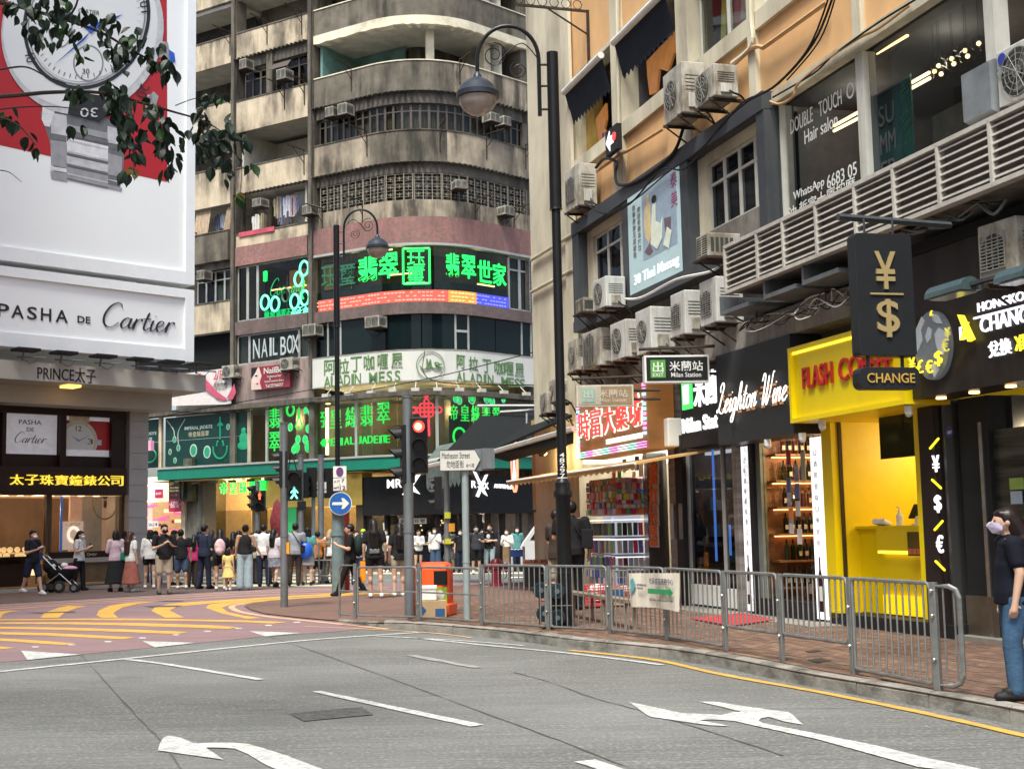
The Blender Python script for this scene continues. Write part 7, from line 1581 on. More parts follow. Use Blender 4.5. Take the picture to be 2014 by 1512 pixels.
m_lit=PM('shelf_lit_back',(.5,.52,.6),.5,em=(.8,.85,1),es=.3);b=MB();b.box(-.3,-.26,-rn+.02,0,lv[0],lv[4]+.02);b.box(-w,-.3,-rn+.3,-rn+.33,lv[0],lv[4]+.02);b.build('back_panel',m_lit,sh)
m_case=[PM('case_%d'%i,c,.35)for i,c in enumerate([(.03,.05,.09),(.3,.36,.4),(.1,.02,.02),(.4,.2,.22),(.1,.2,.08),(.45,.4,.35),(.15,.16,.2),(.02,.02,.02),(.5,.04,.12),(.1,.4,.05),(.08,.1,.35)])]
cme=[]
for m in m_case:
 b=MB();b.box(-.042,.042,-.01,.01,0,.235);b.cb((0,-.012,.19),(.03,.006,.04));me=bpy.data.meshes.new('phone_case');me.from_pydata([tuple(v)for v in b.v],[],b.f);me.materials.append(m);cme.append(me)
def packets(x0,x1,y0,y1,z0,z1,k,names):
 """packets hung in rows on a face; the face runs along x or along y"""
 z=z0
 while z<z1-.05:
  hh_=r_.uniform(.07,.15);u=0;L=(x1-x0)if y0==y1 else(y1-y0)
  while u<L-.04:
   ww_=min(r_.uniform(.05,.13),L-u);g_=r_.uniform(.0,.06)
   b=MB(TR(0,0,0,0,0));b.box(x0+u,x0+u+ww_-.01,y0-.03-g_,y0,z,z+hh_-.012)if y0==y1 else b.box(x0,x0+.03+g_,y0+u,y0+u+ww_-.01,z,z+hh_-.012)
   b.build('packet',r_.choice(names),sh);u+=ww_+r_.choice((0,0,.02))
  z+=hh_
PM('p_white',(.65,.63,.62));PM('p_pinkbrown',(.55,.35,.3))
m_pk=[m_stk[1],m_stk[3],PM('p_purple',(.35,.3,.5)),PM('p_orange',(.7,.2,.04)),PM('p_yellow',(.6,.5,.1)),PM('p_pinkbrown',(.55,.35,.3)),PM('p_white',(.6,.6,.62)),PM('p_green',(.1,.35,.15)),PM('p_blue',(.06,.1,.35)),m_stk[3],MC['p_white'],MC['p_pinkbrown'],PM('p_grey',(.3,.3,.33),.5,var=.5,sc=20),m_case[8]]
for li in range(1,4):
 z=lv[li];b=MB();b.box(-.3,.03,-rn,0,z-.03,z-.005);b.box(-w,-.3,-rn,-rn+.3,z-.02,z-.005);b.build('shelf',m_shd,sh);zt3=lv[li+1]-.06;b=MB();b.box(-.02,.02,-rn,0,zt3,zt3+.01);b.box(-w,-.1,-rn+.0,-rn+.03,zt3,zt3+.01);b.build('shelf_light',EM('cold_tube',(.9,.93,1),1.6),sh)
 y=-rn+.06
 while y<-.04:
  o=bpy.data.objects.new('phone_case',cme[r_.randrange(11)]);COL.objects.link(o);o.parent=sh;o.matrix_local=TR(.02,y,z+.02,R(90),R(-4),r_.uniform(-.05,.05));y+=.105
 x=-w+.08
 while x<-.1:
  o=bpy.data.objects.new('phone_case',cme[r_.randrange(11)]);COL.objects.link(o);o.parent=sh;o.matrix_local=TR(x,-rn-.0,z+.02,0,0,r_.uniform(-.05,.05));x+=.115
zT=Z_(1213,938,rn)-KZ
b=MB();b.box(-w,-.0,-rn+.03,0,lv[4]+.03,zT);b.build('packet_board',PM('rack_brown',(.42,.36,.31),.7),sh)
packets(.005,.03,-rn+.02,-.01,lv[4]+.05,zT,0,m_pk);packets(-w+.02,-.02,-rn+.025,-rn+.025,lv[4]+.05,zT,0,m_pk);packets(.0,.03,-rn,-.01,.25,lv[1]-.05,0,[MC['p_white'],MC['p_blue'],m_stk[2],m_stk[3]]);packets(-w,-.05,-rn,-rn,.3,lv[1]-.05,0,[MC['p_white'],MC['p_blue'],m_stk[2],m_stk[3]])
for q in range(40):
 px=r_.uniform(1165,1275);z=r_.uniform(.2,1.0);x=X_(px,1120,-.4);b=MB();b.box(x,x+r_.uniform(.1,.3),.3,.5,z,z+r_.uniform(.08,.25));b.build('product_box',r_.choice([MC['p_white'],MC['p_blue'],m_stk[3],MC['p_orange'],m_stk[2]]),ob_)
for px,py in((1205,940),(1216,948),(1212,985),(1226,930),(1250,925),(1258,938),(1245,955)):
 x,z=RF.at(px,py,.12);b=MB();b.box(x,x+.2,-.13,-.12,z,z+.26);b.build('price_poster',r_.choice([MC['p_white'],MC['p_blue'],MC['p_green'],MC['p_orange']]),ob_)
for q,(py,c)in enumerate(((928,'旅'),(968,'行'),(1010,'優'),(1052,'惠'))):
 x,z=RF.at(1283,py,.15);t=thing('orange_card','orange cut-out character card, %s from the top on the pharmacy post'%['first','second','third','fourth'][q],'card',RF.M(x,.15,z),'orange character cards on the pharmacy post');text(c,-.18,.18,-.2,.2,0,PM('card_orange',(.75,.16,.03),.6),t,.03,.05,name='character');b=MB();b.box(-.2,.2,.03,.05,-.22,.22);b.build('backing',m_stk[3],t)
rb(X_(1276),X_(1284),-.3,.1,KZ,phz,'post',m_steel);rb(X_(1290),X_(1323),-.5,-.3,KZ,CB,'dark_stone_wall',PM('mirror_brown',(.05,.035,.025),.12,var=.3));
t=thing('exit_box_sign','small yellow green lit exit box on the dark wall','sign',RF.M(X_(1281,830,.3),.3,Z_(1281,848,.3)));b=MB();b.box(0,.35,0,.1,0,.65);b.build('box',EM('lime_box',(.25,1,.1),.7),t);text('出',.05,.3,.25,.55,.01,m_sb,t,.01,.02);text('EXIT',.05,.3,.08,.18,.01,m_sb,t,.01,.01)
t=thing('white_wall_box','white metal meter box beside the pharmacy sign','box',RF.M(X_(1292,860,.3),.3,Z_(1292,882,.3)));b=MB();b.box(0,.5,0,.3,0,.5);b.build('box',m_wplas,t,bev=.02)
for a,y0,y1 in((1318,990,1060),(1336,990,1060)):x=X_(a,1020,.09);b=MB();b.box(x,x+.16,-.1,-.09,Z_(a,y1,.09),Z_(a,y0,.09));b.build('notice',m_stk[3],ob_)
# ------------------------------------------------------------------ cafe at the far end
rb(X_(1046,900),X_(1120,900),-.2,.0,phz-.9,CB,'cafe_fascia',PM('ochre_lit_wall',(.5,.34,.14),.7,var=.25,sc=1));rb(X_(1050,1000),X_(1088,1000),-.2,.0,KZ,phz-.95,'cafe_pier',PM('ochre_pier',(.55,.4,.2),.7,var=.1));rb(X_(1088,1000),X_(1165,1000),-1.5,-1.4,KZ,phz,'cafe_inside',PM('cafe_dark',(.06,.05,.04),.8,var=.7,sc=2))
for px,py in((1060,880),(1098,868)):
 t=thing('spotlight','black spotlight washing the ochre cafe wall, '+('left one' if px<1080 else 'right one by the lamp post'),'spotlight',RF.M(X_(px,py,.6),.6,Z_(px,py,.6)),'spotlights over the cafe');b=MB();b.cyl((0,0,0),(-.05,.12,-.1),.1,.13,10);b.tube([(0,0,0),(0,.3,.25),(0,.6,.25)],.02,5);b.build('head',m_blk2,t);b=MB();b.ell((-.05,.13,-.1),.07,8,6);b.build('bulb',EM('spot_bulb',(1,.7,.3),12),t)
 ld=bpy.data.lights.new('spot_glow','POINT');ld.energy=14;ld.color=(1,.66,.3);ld.shadow_soft_size=.1;lo=bpy.data.objects.new('spot_glow',ld);COL.objects.link(lo);lo.parent=t;lo.location=(-.05,.22,-.2)
t=thing('neon_oval_sign','upright oval red and blue neon sign at the cafe corner','neon sign',RF.M(X_(1012,915,.6),.6,Z_(1012,915,.6)));b=MB();b.tube([(.22*math.cos(a*.449),0,.62*math.sin(a*.449))for a in range(14)],.03,5,close=True);b.build('oval_tube',EM('neon_redpink',(1,.25,.15),2),t);b=MB();b.disc((0,0),.2,0,.05,16,.6);b.build('back',MC['amber_board'],t);text('人',-.12,.15,-.4,.35,.03,m_wn2,t,.03,.05);b=MB();b.ell((0,-.03,.35),.1,8,6);b.build('blue_dot',EM('neon_cyan',(.3,.8,1),2),t)
m_cano=PM('canopy_black',(.007,.008,.009),.7,var=.2);m_cedge=PM('canopy_grey_edge',(.16,.19,.19),.55)
t=thing('black_canopy','black hipped canvas canopy reaching out over the far corner pavement','canopy',Matrix.Identity(4))
P=[atY(860,905,33),atY(945,818,36),atY(1062,812,36),atY(1125,815,27),atY(955,890,30)]
Q=[p for p in P];b=MB();b.add(Q+[p-V((0,0,.06))for p in Q],[(0,1,4),(1,2,4),(2,3,4),(5,9,6),(6,9,7),(7,9,8),(0,5,6,1),(0,4,9,5),(4,3,8,9)]);b.build('canvas',m_cano,t)
b=MB();P0,P1,P2_=atY(835,918,31),atY(955,893,29.5),atY(1128,843,26);b.tube([P0,P1,P2_],.06,6);b.tube([atY(940,798,36),atY(1065,798,35)],.04,5);b.tube([atY(985,811,36),atY(1070,806,35)],.05,5);b.tube([atY(1036,812,34),atY(1036,860,34)],.03,5);b.build('frame_tube',PM('pale_tube',(.5,.5,.5),.4,.3),t)
A_=[atY(955,895,29.5),atY(1128,845,26),atY(1128,872,26),atY(1000,908,29)];b=MB();b.add(A_+[p+V((0,.3,.1))for p in A_],[(0,1,2,3),(7,6,5,4),(0,4,5,1),(2,6,7,3)]);b.build('inner_fascia',m_cano,t)
t=thing('striped_awning','grey green striped awning with zigzag hem behind the street name sign','awning',Matrix.Identity(4));a=atY(838,908,38);c=atY(905,895,36);d=V((0,0,.7));b=MB();b.add([a,c,c+V((.3,.8,.5)),a+V((.3,.8,.5)),a-d,c-d],[(0,1,2,3),(0,4,5,1)])
for q in range(9):p0=(a-d).lerp(c-d,q/9);p1=(a-d).lerp(c-d,(q+1)/9);b.add([p0,(p0+p1)/2-V((0,0,.15)),p1],[(0,1,2)])
b.build('canvas',PM('grey_green_canvas',(.1,.13,.12),.8,var=.3,sc=4),t);b=MB();b.tube([a,c],.05,5);b.build('bar',m_wplas,t)
# ------------------------------------------------------------------ lamps burning inside the shops
def lamp(M,p,e,c,r=.15,par=None):
 ld=bpy.data.lights.new('ceiling_lamp','POINT');ld.energy=e;ld.color=c;ld.shadow_soft_size=r
 o=bpy.data.objects.new('ceiling_lamp',ld);COL.objects.link(o);o.parent=par;o.matrix_local=(par.matrix_world.inverted()if par else Matrix.Identity(4))@M@Matrix.Translation(p)
WRM=(1,.72,.42)
for y in(.7,1.8):lamp(RF.M(),(X_(1497)+1.1,y,zdt-.35),26,WRM,.12,ob_)
lamp(RF.M(),(xm0+1.2,1.0,zdt-.3),8,(.9,.95,1),.12,ob_)
for px in(1600,1780):lamp(RF.M(),(X_(px,100),.7,SH-.35),9,(1,.85,.65),.15,ob_)
lamp(RF.M(),((X_(1640)+X_(1834))/2,1.4,yz0-.3),13,(1,.95,.8),.2,ob_)
lamp(RF.M(),(xk1+1.2,1.1,kz0-.4),8,(1,.8,.5),.15,ob_)
for px in(1180,1240):lamp(RF.M(),(X_(px)+.8,.2 if px>1200 else 1.5,phz-.2),48,(1,.9,.75),.2,ob_)
for px in(20,110,200):lamp(PF.M(),(pX(px),1.0,zs0-.4),14,(1,.82,.6),.15,pr)
for px in(440,540,640):lamp(tM(tS(px,-1,3)),(0,1.4,z1g-.6),90,(1,.75,.35),.2,ten)
for px in(575,660,740,900):lamp(tM(tS(px,-1,6)),(0,1.3,MZ1-.5),26,WRM,.2,ten)
for px in(690,780,950):lamp(tM(tS(px,-1,10)),(0,1.3,GZ1-.4),9,WRM,.2,ten)
lamp(tM(tS(310,-1,3)),(0,1.2,3.8),50,(1,.6,.5),.2,ten)
for px in(760,960):lamp(tM(tS(px,-1,3)),(0,1.3,zf-.4),22,(1,.9,.8),.2,ten)
# ------------------------------------------------------------------ railings
def frame2(a,c,z):
 d=(c-a);d.z=0;L=d.length;d.normalize();y=V((-d.y,d.x,0))
 return Matrix(((d.x,y.x,0,a.x),(d.y,y.y,0,a.y),(0,0,1,z),(0,0,0,1))),L
FH=.86
fp_=[(699,1216),(825,1219.5),(949,1229),(1079,1239),(1200.6,1245.6),(1313,1259),(1428,1280),(1539,1299.6),(1679,1324.6),(1846,1358)]
FP=[G(x,y,KZ)for x,y in fp_]
rails=['leftmost three-rail pedestrian railing panel before the orange litter bin','three-rail railing panel in front of the orange litter bin','barred railing panel between the street name pole and the black trolleys','barred railing panel in front of the lamp post base','barred railing panel in front of the wooden bench','barred railing panel carrying the vaccination banner','barred railing panel right of the banner with its lower rail raised','barred railing panel before the wine shop with its lower rail raised','barred railing panel before the yellow coffee counter with one crooked bar']
g_='grey pedestrian railing panels along the kerb'
for i,(a,c)in enumerate(zip(FP,FP[1:])):
 M,L=frame2(a,c,KZ);t=thing('railing',rails[i],'railing',M,g_);low=.27 if i in(6,7)else .05
 top=FH-(.0 if i>1 else .05)
 b=MB();b.box(-.028,.028,-.02,.02,0,FH+.01);b.build('post',m_rail,t,bev=.004)
 for z in(.25,.6):
  b=MB();b.ell((.0,-.03,z),.018,8,5);b.build('bolt',m_steel,t)
 b=MB();pts=[(.05,0,low),(.05,0,top-.05),(.06,0,top-.015),(.1,0,top),(L-.1,0,top),(L-.06,0,top-.015),(L-.05,0,top-.05),(L-.05,0,low+.04),(L-.06,0,low+.01),(L-.1,0,low),(.1,0,low),(.06,0,low+.01)]
 b.tube(pts,.017,6,close=True);b.build('rail_frame',m_rail,t)
 if i<2:
  b=MB();b.cyl((.05,0,low+.38),(L-.05,0,low+.38),.014,n=6);b.build('middle_rail',m_rail,t)
 else:
  k=12 if L>1.15 else 10
  bar=MB();bar.cyl((0,0,low),(0,0,top),.0085,n=6);me=None
  for q in range(1,k):
   x=.05+(L-.1)*q/k
   if me is None:o=bar.build('bar',m_rail,t);me=o.data
   else:o=bpy.data.objects.new('bar',me);COL.objects.link(o);o.parent=t
   o.matrix_local=TR(x,0,0,0,0,R(2.5)if(i==8 and q==5)else 0)
for(a,px,py,lab,sgn)in((FP[0],668,1214,'rounded end loop at the left end of the railing',-1),(FP[-1],1897,1363,'rounded end loop with two bars at the right end of the railing',1)):
 c=G(px,py,KZ);M,L=frame2(a,c,KZ);t=thing('railing',lab,'railing',M)
 b=MB();rr=.09
 b.tube([(.0,0,.05),(0,0,FH-.02),(L-rr,0,FH-.02),(L-rr*.3,0,FH-.02-rr*.3),(L,0,FH-.02-rr),(L,0,.05+rr),(L-rr*.3,0,.05+rr*.3),(L-rr,0,.05)],.022 if sgn>0 else .017,7,close=True);b.build('loop',m_rail,t)
 if sgn>0:
  b=MB();b.box(-.03,.03,-.022,.022,0,FH+.01);b.build('post',m_rail,t,bev=.004)
  for q in(.09,.19):
   b=MB();b.cyl((q,0,.05),(q,0,FH-.02),.0085,n=6);b.build('bar',m_rail,t)
  for z in(.25,.6,.8):b=MB();b.ell((.0,-.03,z),.018,8,5);b.build('bolt',m_steel,t)
 else:
  b=MB();b.cyl((0,0,.43),(L,0,.43),.014,n=6);b.build('middle_rail',m_rail,t);b=MB();b.cyl((L,0,0),(L,0,.3),.017,n=6);b.build('foot',m_rail,t)
a,c=G(1248,1252,KZ),G(1346,1266,KZ);M,L=frame2(a,c,KZ);t=thing('railing_banner','cream vaccination centre banner with a green arrow tied to the railing','banner',M@TR(0,-.04,0))
m_bn=PM('cream_banner',(.62,.56,.48),.8,var=.05,sc=3);bw=L;b=MB();k=14
for q in range(k):
 f=lambda u,v_:(bw*u,-.015*math.sin(u*9+v_*2)-.01*math.sin(u*21),.37+.45*v_+.02*math.sin(u*3.1)*(1-v_)-(.03*(1-u)*v_))
 for r2 in range(5):b.quad(f(q/k,r2/5),f((q+1)/k,r2/5),f((q+1)/k,(r2+1)/5),f(q/k,(r2+1)/5))
b.build('cloth',m_bn,t,smooth=True)
b=MB();b.prism([(bw*.43,.56),(bw*.85,.56),(bw*.85,.53),(bw*.93,.59),(bw*.85,.65),(bw*.85,.62),(bw*.43,.62)],-.04,-.036);b.build('green_arrow',PM('banner_green2',(.03,.25,.1),.6),t)
m_bk=PM('banner_ink',(.03,.04,.08),.6);text('社區疫苗接種中心',bw*.46,bw*.93,.675,.75,.038,m_bk,t,.002,.01);text('This Way to Vaccination Centre',bw*.45,bw*.93,.47,.5,.038,m_bk,t,.002,.0);text('新型冠狀病毒疫苗',bw*.2,bw*.4,.64,.67,.038,m_bk,t,.002,0);text('接種計劃',bw*.2,bw*.32,.6,.63,.038,m_bk,t,.002,0)
b=MB();b.prism([(bw*.06,.7),(bw*.12,.74),(bw*.17,.66),(bw*.12,.56),(bw*.08,.6)],-.04,-.036);b.prism([(bw*.05,.6),(bw*.08,.52),(bw*.11,.6)],-.042,-.04);b.build('logo',PM('logo_teal',(.12,.35,.4),.6),t)
# ------------------------------------------------------------------ street lamps
def street_lamp(base,H,s,sgn,lab,label2,rp=.065,cas=None,head_dx=.9):
 t=thing('street_lamp',lab,'street lamp',TR(base.x,base.y,base.z))
 b=MB();b.cyl((0,0,0),(0,0,H*.72),rp*1.1,rp,14);b.build('pole',m_black,t,smooth=True)
 b=MB();b.cyl((0,0,H*.72),(0,0,H),rp*1.35,rp*1.3,14);b.cyl((0,0,H*.72-.03),(0,0,H*.72),rp*1.45,rp*1.35,14);b.build('top_sleeve',m_black,t,smooth=True)
 if cas:
  zc,rc=cas;b=MB();b.lathe([(rc*1.15,0),(rc*1.15,.2),(rc,.25),(rc,zc-.25),(rc*1.2,zc-.22),(rc*1.25,zc-.17),(rc*1.0,zc-.12),(rc*1.05,zc-.03),(rp*1.3,zc),(rp,zc+.05)],n=18);b.build('base_casing',m_black,t,smooth=True)
 ax=sgn*.2*s;R_=.45*s;zt=H+.02;b=MB()
 pts=[(ax,0,H-.95*s),(ax,0,H-.1*s)]
 for k in range(0,19):
  a=math.pi*k/18;pts.append((ax+sgn*(R_-R_*math.cos(a)),0,H-.1*s+R_*1.15*math.sin(a)))
 hx=ax+sgn*2*R_;pts.append((hx,0,H-.32*s))
 b.tube(pts,.03*s,8);
 for z in(.18,.5,.85):b.cyl((0,0,H-z*s),(ax,0,H-z*s),.018*s,n=6)
 b.build('curved_arm',m_black,t,smooth=True)
 def spiral(cx,cz,r,tn,dr):
  return[(cx+sgn*(r*(1-k/34))*math.cos(dr*k*tn/30*2*math.pi+1.2),0,cz+(r*(1-k/34))*math.sin(dr*k*tn/30*2*math.pi+1.2))for k in range(30)]
 b=MB();b.tube(spiral(ax+sgn*R_*1.45,H-.02*s,.2*s,2,1),.009*s,5);b.tube(spiral(ax+sgn*R_*.65,H-.25*s,.14*s,2,-1),.009*s,5)
 b.tube(crv([(ax,0,H-.1*s),(ax+sgn*R_*.5,0,H+.15*s),(ax+sgn*R_*1.0,0,H+.02*s),(ax+sgn*R_*1.3,0,H-.15*s)]),.009*s,5);b.build('scrollwork',m_black,t)
 b=MB();hz=H-.32*s;r=.3*s
 b.lathe([(.03*s,hz+.05*s),(.06*s,hz),(.07*s,hz-.04*s),(r*.55,hz-.09*s),(r*.85,hz-.17*s),(r*.97,hz-.25*s),(r*1.05,hz-.27*s),(r*1.05,hz-.34*s),(r*.95,hz-.35*s)],(hx,0,0),24);b.build('lamp_hood',PM('hood_slate',(.035,.042,.055),.35,.2),t,smooth=True)
 b=MB();b.lathe([(r*.93,hz-.345*s),(r*.9,hz-.42*s),(r*.7,hz-.52*s),(r*.35,hz-.585*s),(0.001,hz-.6*s)],(hx,0,0),22);b.build('lamp_globe',PM('frosted_globe',(.35,.29,.26),.15,spec=.7),t,smooth=True)
 return t
LB=G(1113,1232,KZ);H1_=zat(LB,104)-KZ
t=street_lamp(LB,H1_,1.0,-1,'tall black street lamp with curled arm and dome head, number 48297 on its pole',0,cas=(zat(LB,945)-KZ,.105))
text('48297',-.035,.035,zat(LB,945)-KZ+.03,zat(LB,890)-KZ,.07,m_wplas,t,.004,.01,vertical=True)
b=MB();b.cyl((0,0,zat(LB,952)-KZ+.06),(0,0,zat(LB,947)-KZ+.06),.073,n=14);b.build('white_band',m_wplas,t)
lb2=atY(665,1100,33);lb2.z=.02;H2_=zat(lb2,445)
t=street_lamp(lb2,H2_,.95,1,'farther slim black street lamp curling to the right beside the blue arrow sign',0,rp=.06)
b=MB();b.cyl((0,0,0),(0,0,zat(lb2,985)),.16,.15,12);b.cyl((0,0,zat(lb2,1010)),(0,0,zat(lb2,1007)),.175,n=12);b.cyl((0,0,zat(lb2,1055)),(0,0,zat(lb2,1052)),.175,n=12);b.build('base_casing',PM('blue_grey_casing',(.13,.19,.21),.6,var=.25,sc=4),t,smooth=True)
def at33(px,py,Y=32.8):return atY(px,py,Y)
p=at33(669,965);q=at33(669,917);t=thing('parking_sign','white plates with a purple disc and the hours seven to twelve above the arrow sign','sign',TR(p.x,32.75,p.z));h=q.z-p.z;b=MB();b.box(-.165,.165,0,.02,0,h*.51);b.box(-.165,.165,0,.02,h*.53,h);b.build('plate',m_wplas,t,bev=.01)
b=MB();b.disc((0,h*.77),.09,-.006,-.001,18,.12);b.build('purple_disc',PM('sign_purple',(.12,.04,.16),.5),t)
text('7',.04,.11,h*.34,h*.48,.008,m_blk2,t,.004,.015);text('12',.0,.14,h*.04,h*.2,.008,m_blk2,t,.004,.015);text('am 上午',-.14,-.0,h*.34,h*.46,.008,m_blk2,t,.003,0);text('midnight 午夜',-.15,-.02,h*.06,h*.2,.008,m_blk2,t,.003,0);text('•',-.015,.015,h*.24,h*.28,.008,m_blk2,t,.003,0)
p=at33(670,990);t=thing('arrow_sign','round blue sign with a white arrow pointing right on the far lamp post','road sign',TR(p.x,32.75,p.z));b=MB();b.disc((0,0),.285,-.0,.02,30);b.build('rim',m_wplas,t);b=MB();b.disc((0,0),.268,-.006,-.001,30);b.build('disc',PM('sign_blue',(.01,.1,.38),.4),t);b=MB();b.prism([(-.2,-.035),(.06,-.035),(.02,-.13),(.09,-.13),(.22,0),(.09,.13),(.02,.13),(.06,.035),(-.2,.035)],-.012,-.007);b.build('arrow',m_wplas,t)
p=atY(676,1000,33.5);t=thing('red_post','dark red square post behind the far lamp post','post',TR(p.x,33.5,0));b=MB();b.box(-.1,.12,0,.2,0,zat(p,1000));b.build('post',PM('dark_red_paint',(.2,.015,.02),.5,var=.1),t)
# ------------------------------------------------------------------ traffic signals
def signal(t,x,y,z,yaw,on=None,k=3,s=1.0,ped=None):
 M=TR(x,y,z,yaw);hh=.3*s*k;w=.14*s
 b=MB(M);b.box(-w,w,0,.2*s,0,hh);h_=b.build('signal_housing',m_tl,t,bev=.012)
 for i in range(k):
  cz=hh-.3*s*(i+.5);b=MB(M);b.disc((0,cz),.095*s,-.012,-.001,20);lit=on==i
  m=(EM('red_light',(1,.04,.03),3)if i==0 else EM('green_light',(.1,1,.7),6))if lit and not ped else PM('dark_lens',(.02,.02,.022),.25);lens=b.build('lens',m if not(lit and ped)else PM('dark_lens',(.02,.02,.022),.25),h_)
  if lit and not ped:
   b=MB(M);b.disc((-.01,cz),.06*s,-.016,-.013,16);b.build('lens_core',EM('red_core',(1,.3,.15),4),h_)
  b=MB(M);vv=[]
  for q in range(13):
   a=R(-20+220*q/12);r=.115*s;dl=.2*s*(1-.5*max(0,-math.sin(a)))
   vv+=[(r*math.cos(a),-.0,cz+r*math.sin(a)),(r*.97*math.cos(a),-dl*(.45+.55*max(0,math.sin(a))),cz+r*.97*math.sin(a)-.02*s)]
  b.add(vv,[(2*q,2*q+2,2*q+3,2*q+1)for q in range(12)]);o=b.build('visor',m_tl,h_);sdm=o.modifiers.new('s','SOLIDIFY');sdm.thickness=.006
 return h_,M,hh
def pman(h_,M,cz,s,mat,walk):
 b=MB(M);b.disc((0,cz+.075*s),.02*s,-.03,-.02,10)
 if walk:P=[(-.02,.05),(.03,.05),(.065,.0),(.05,-.01),(.02,.02),(.02,-.02),(.06,-.09),(.035,-.095),(0,-.04),(-.04,-.095),(-.065,-.085),(-.02,-.02),(-.02,.02),(-.05,-.01),(-.06,.01)]
 else:P=[(-.03,.05),(.03,.05),(.035,-.01),(.022,-.01),(.02,-.09),(-.02,-.09),(-.022,-.01),(-.035,-.01)]
 b.prism([(x*s,cz+z*s)for x,z in P],-.03,-.02);b.build('lit_figure',mat,h_)
def pole(px,py,ytop,r,lab,cat='pole',name='signal_pole',z=0.,mat=None,n=14):
 g=G(px,py,z);H=zat(g,ytop)-z;t=thing(name,lab,cat,TR(g.x,g.y,z));b=MB();b.cyl((0,0,0),(0,0,H),r,n=n);b.build('pole',mat or m_grey,t,smooth=True);b=MB();b.cyl((0,0,H),(0,0,H+.025),r*1.12,n=n);b.cyl((0,0,H*.38),(0,0,H*.38+.03),r*1.1,n=n);b.build('cap',mat or m_grey,t);return t,g,H
m_gman=EM('green_man',(.2,1,.7),2);m_rman=EM('red_man',(1,.15,.05),1.8)
t,g,H=pole(806,1213,782,.082,'near grey signal pole carrying the red traffic light','traffic light','traffic_light',KZ)
Zp=lambda py:zat(g,py)-KZ
k=FPX/g.y;signal(t,23/k,-.12,Zp(931),R(3),on=0,s=(Zp(822)-Zp(931))/.9)
signal(t,-.12,.05,Zp(950),R(-78),s=(Zp(835)-Zp(950))/.9)
b=MB();b.box(-.2,.25,-.02,.02,Zp(838),Zp(836));b.box(-.2,.25,-.02,.02,Zp(925),Zp(923));b.box(.1,.2,-.1,.0,Zp(820),Zp(816));b.build('signal_bracket',m_tl,t)
t,g,H=pole(559,1194,833,.078,'grey signal pole left of centre with a green walking man light','traffic light','traffic_light',.015)
Zp=lambda py:zat(g,py);k=FPX/g.y
signal(t,-.1,.03,Zp(960),R(-82),s=(Zp(888)-Zp(960))/.9)
h_,M,hh=signal(t,21/k,-.05,Zp(986),R(4),on=1,k=2,s=(Zp(925)-Zp(986))/.6,ped=1);s_=(Zp(925)-Zp(986))/.6;pman(h_,M,.15*s_,s_*1.25,m_gman,1)
b=MB();b.box(.06,.12,-.1,.02,Zp(1090),Zp(1068));b.build('push_button_box',PM('box_orange',(.7,.3,.02),.5),t)
b=MB();b.cyl((.1,-.05,Zp(925)),(.16,-.1,Zp(893)),.012,n=5);b.cyl((.26,-.05,Zp(925)),(.18,-.1,Zp(893)),.012,n=5);b.build('stay',m_tl,t)
t,g,H=pole(506,1148,948,.07,'far signal pole with the red standing man light in front of the gold shop','traffic light','traffic_light',.01)
Zp=lambda py:zat(g,py);k=FPX/g.y
h_,M,hh=signal(t,6/k+.0,-.1,Zp(1006),0,on=0,k=2,s=(Zp(965)-Zp(1006))/.6,ped=1);s_=(Zp(965)-Zp(1006))/.6;pman(h_,M,.45*s_,s_*1.3,m_rman,0)
signal(t,-.16,.0,Zp(1004),R(-60),s=(Zp(955)-Zp(1004))/.9)
for(x,y,yt,r,lab)in((592,1148,896,.085,'grey pole left of the Russell Street name plate with a small black box'),(632,1146,896,.09,'grey pole right of the Russell Street name plate with dark signal backs'),(881,1160,928,.075,'dark grey pole with yellow push button boxes beside the street name pole')):
 t,g,H=pole(x,y,yt,r,lab,'traffic light','traffic_light',.01);Zp=lambda py:zat(g,py)
 if x==592:b=MB();b.box(-.09,.14,-.1,.1,Zp(1003),Zp(986));b.build('black_box',m_tl,t);signal(t,.12,.2,Zp(980),R(150),s=.85);
 if x==632:signal(t,-.26,.1,Zp(978),R(172),s=1.0);signal(t,.28,.2,Zp(980),R(160),s=1.0)
 if x==881:
  for y0,y1,c in((1020,1008,0),(1070,1060,0),(1046,1030,1)):b=MB();b.box(-.05+.1*c,.1+.1*c,-.14,-.05,Zp(y0),Zp(y1));b.build('push_button_box',PM('box_orange',(.7,.3,.02),.5)if c else PM('box_yellow',(.5,.5,.02),.5),t)
  signal(t,-.3,.1,Zp(1000),R(-95),s=.9)
t,g,H=pole(919,1217,928,.055,'slim pale grey pole with the Matheson Street name plate','street sign','street_name_sign',KZ,PM('pale_grey_pole',(.3,.35,.36),.5,.2,var=.1))
Zp=lambda py:zat(g,py)-KZ;k=FPX/g.y
x0,x1,xt=(870-918)/k,(938-918)/k,(949-918)/k;z0,z1=Zp(925),Zp(885)
b=MB();b.prism([(x0,z0),(x1,z0),(xt,(z0+z1)/2),(x1,z1),(x0,z1)],-.09,-.07);b.build('name_plate',PM('plate_white',(.58,.56,.52),.45,var=.03),t)
b=MB();b.box(x1-.0,xt+.02,-.068,-.05,z0-.01,z1+.01);b.box(x1+.1,xt+.22,-.05,.03,z0+.02,z1+.02);b.build('name_plate_back',m_grey,t)
b=MB();b.tube([(x0,-.092,z0),(x1,-.092,z0),(xt,-.092,(z0+z1)/2),(x1,-.092,z1),(x0,-.092,z1)],.004,4,close=True);b.build('plate_border',m_blk2,t)
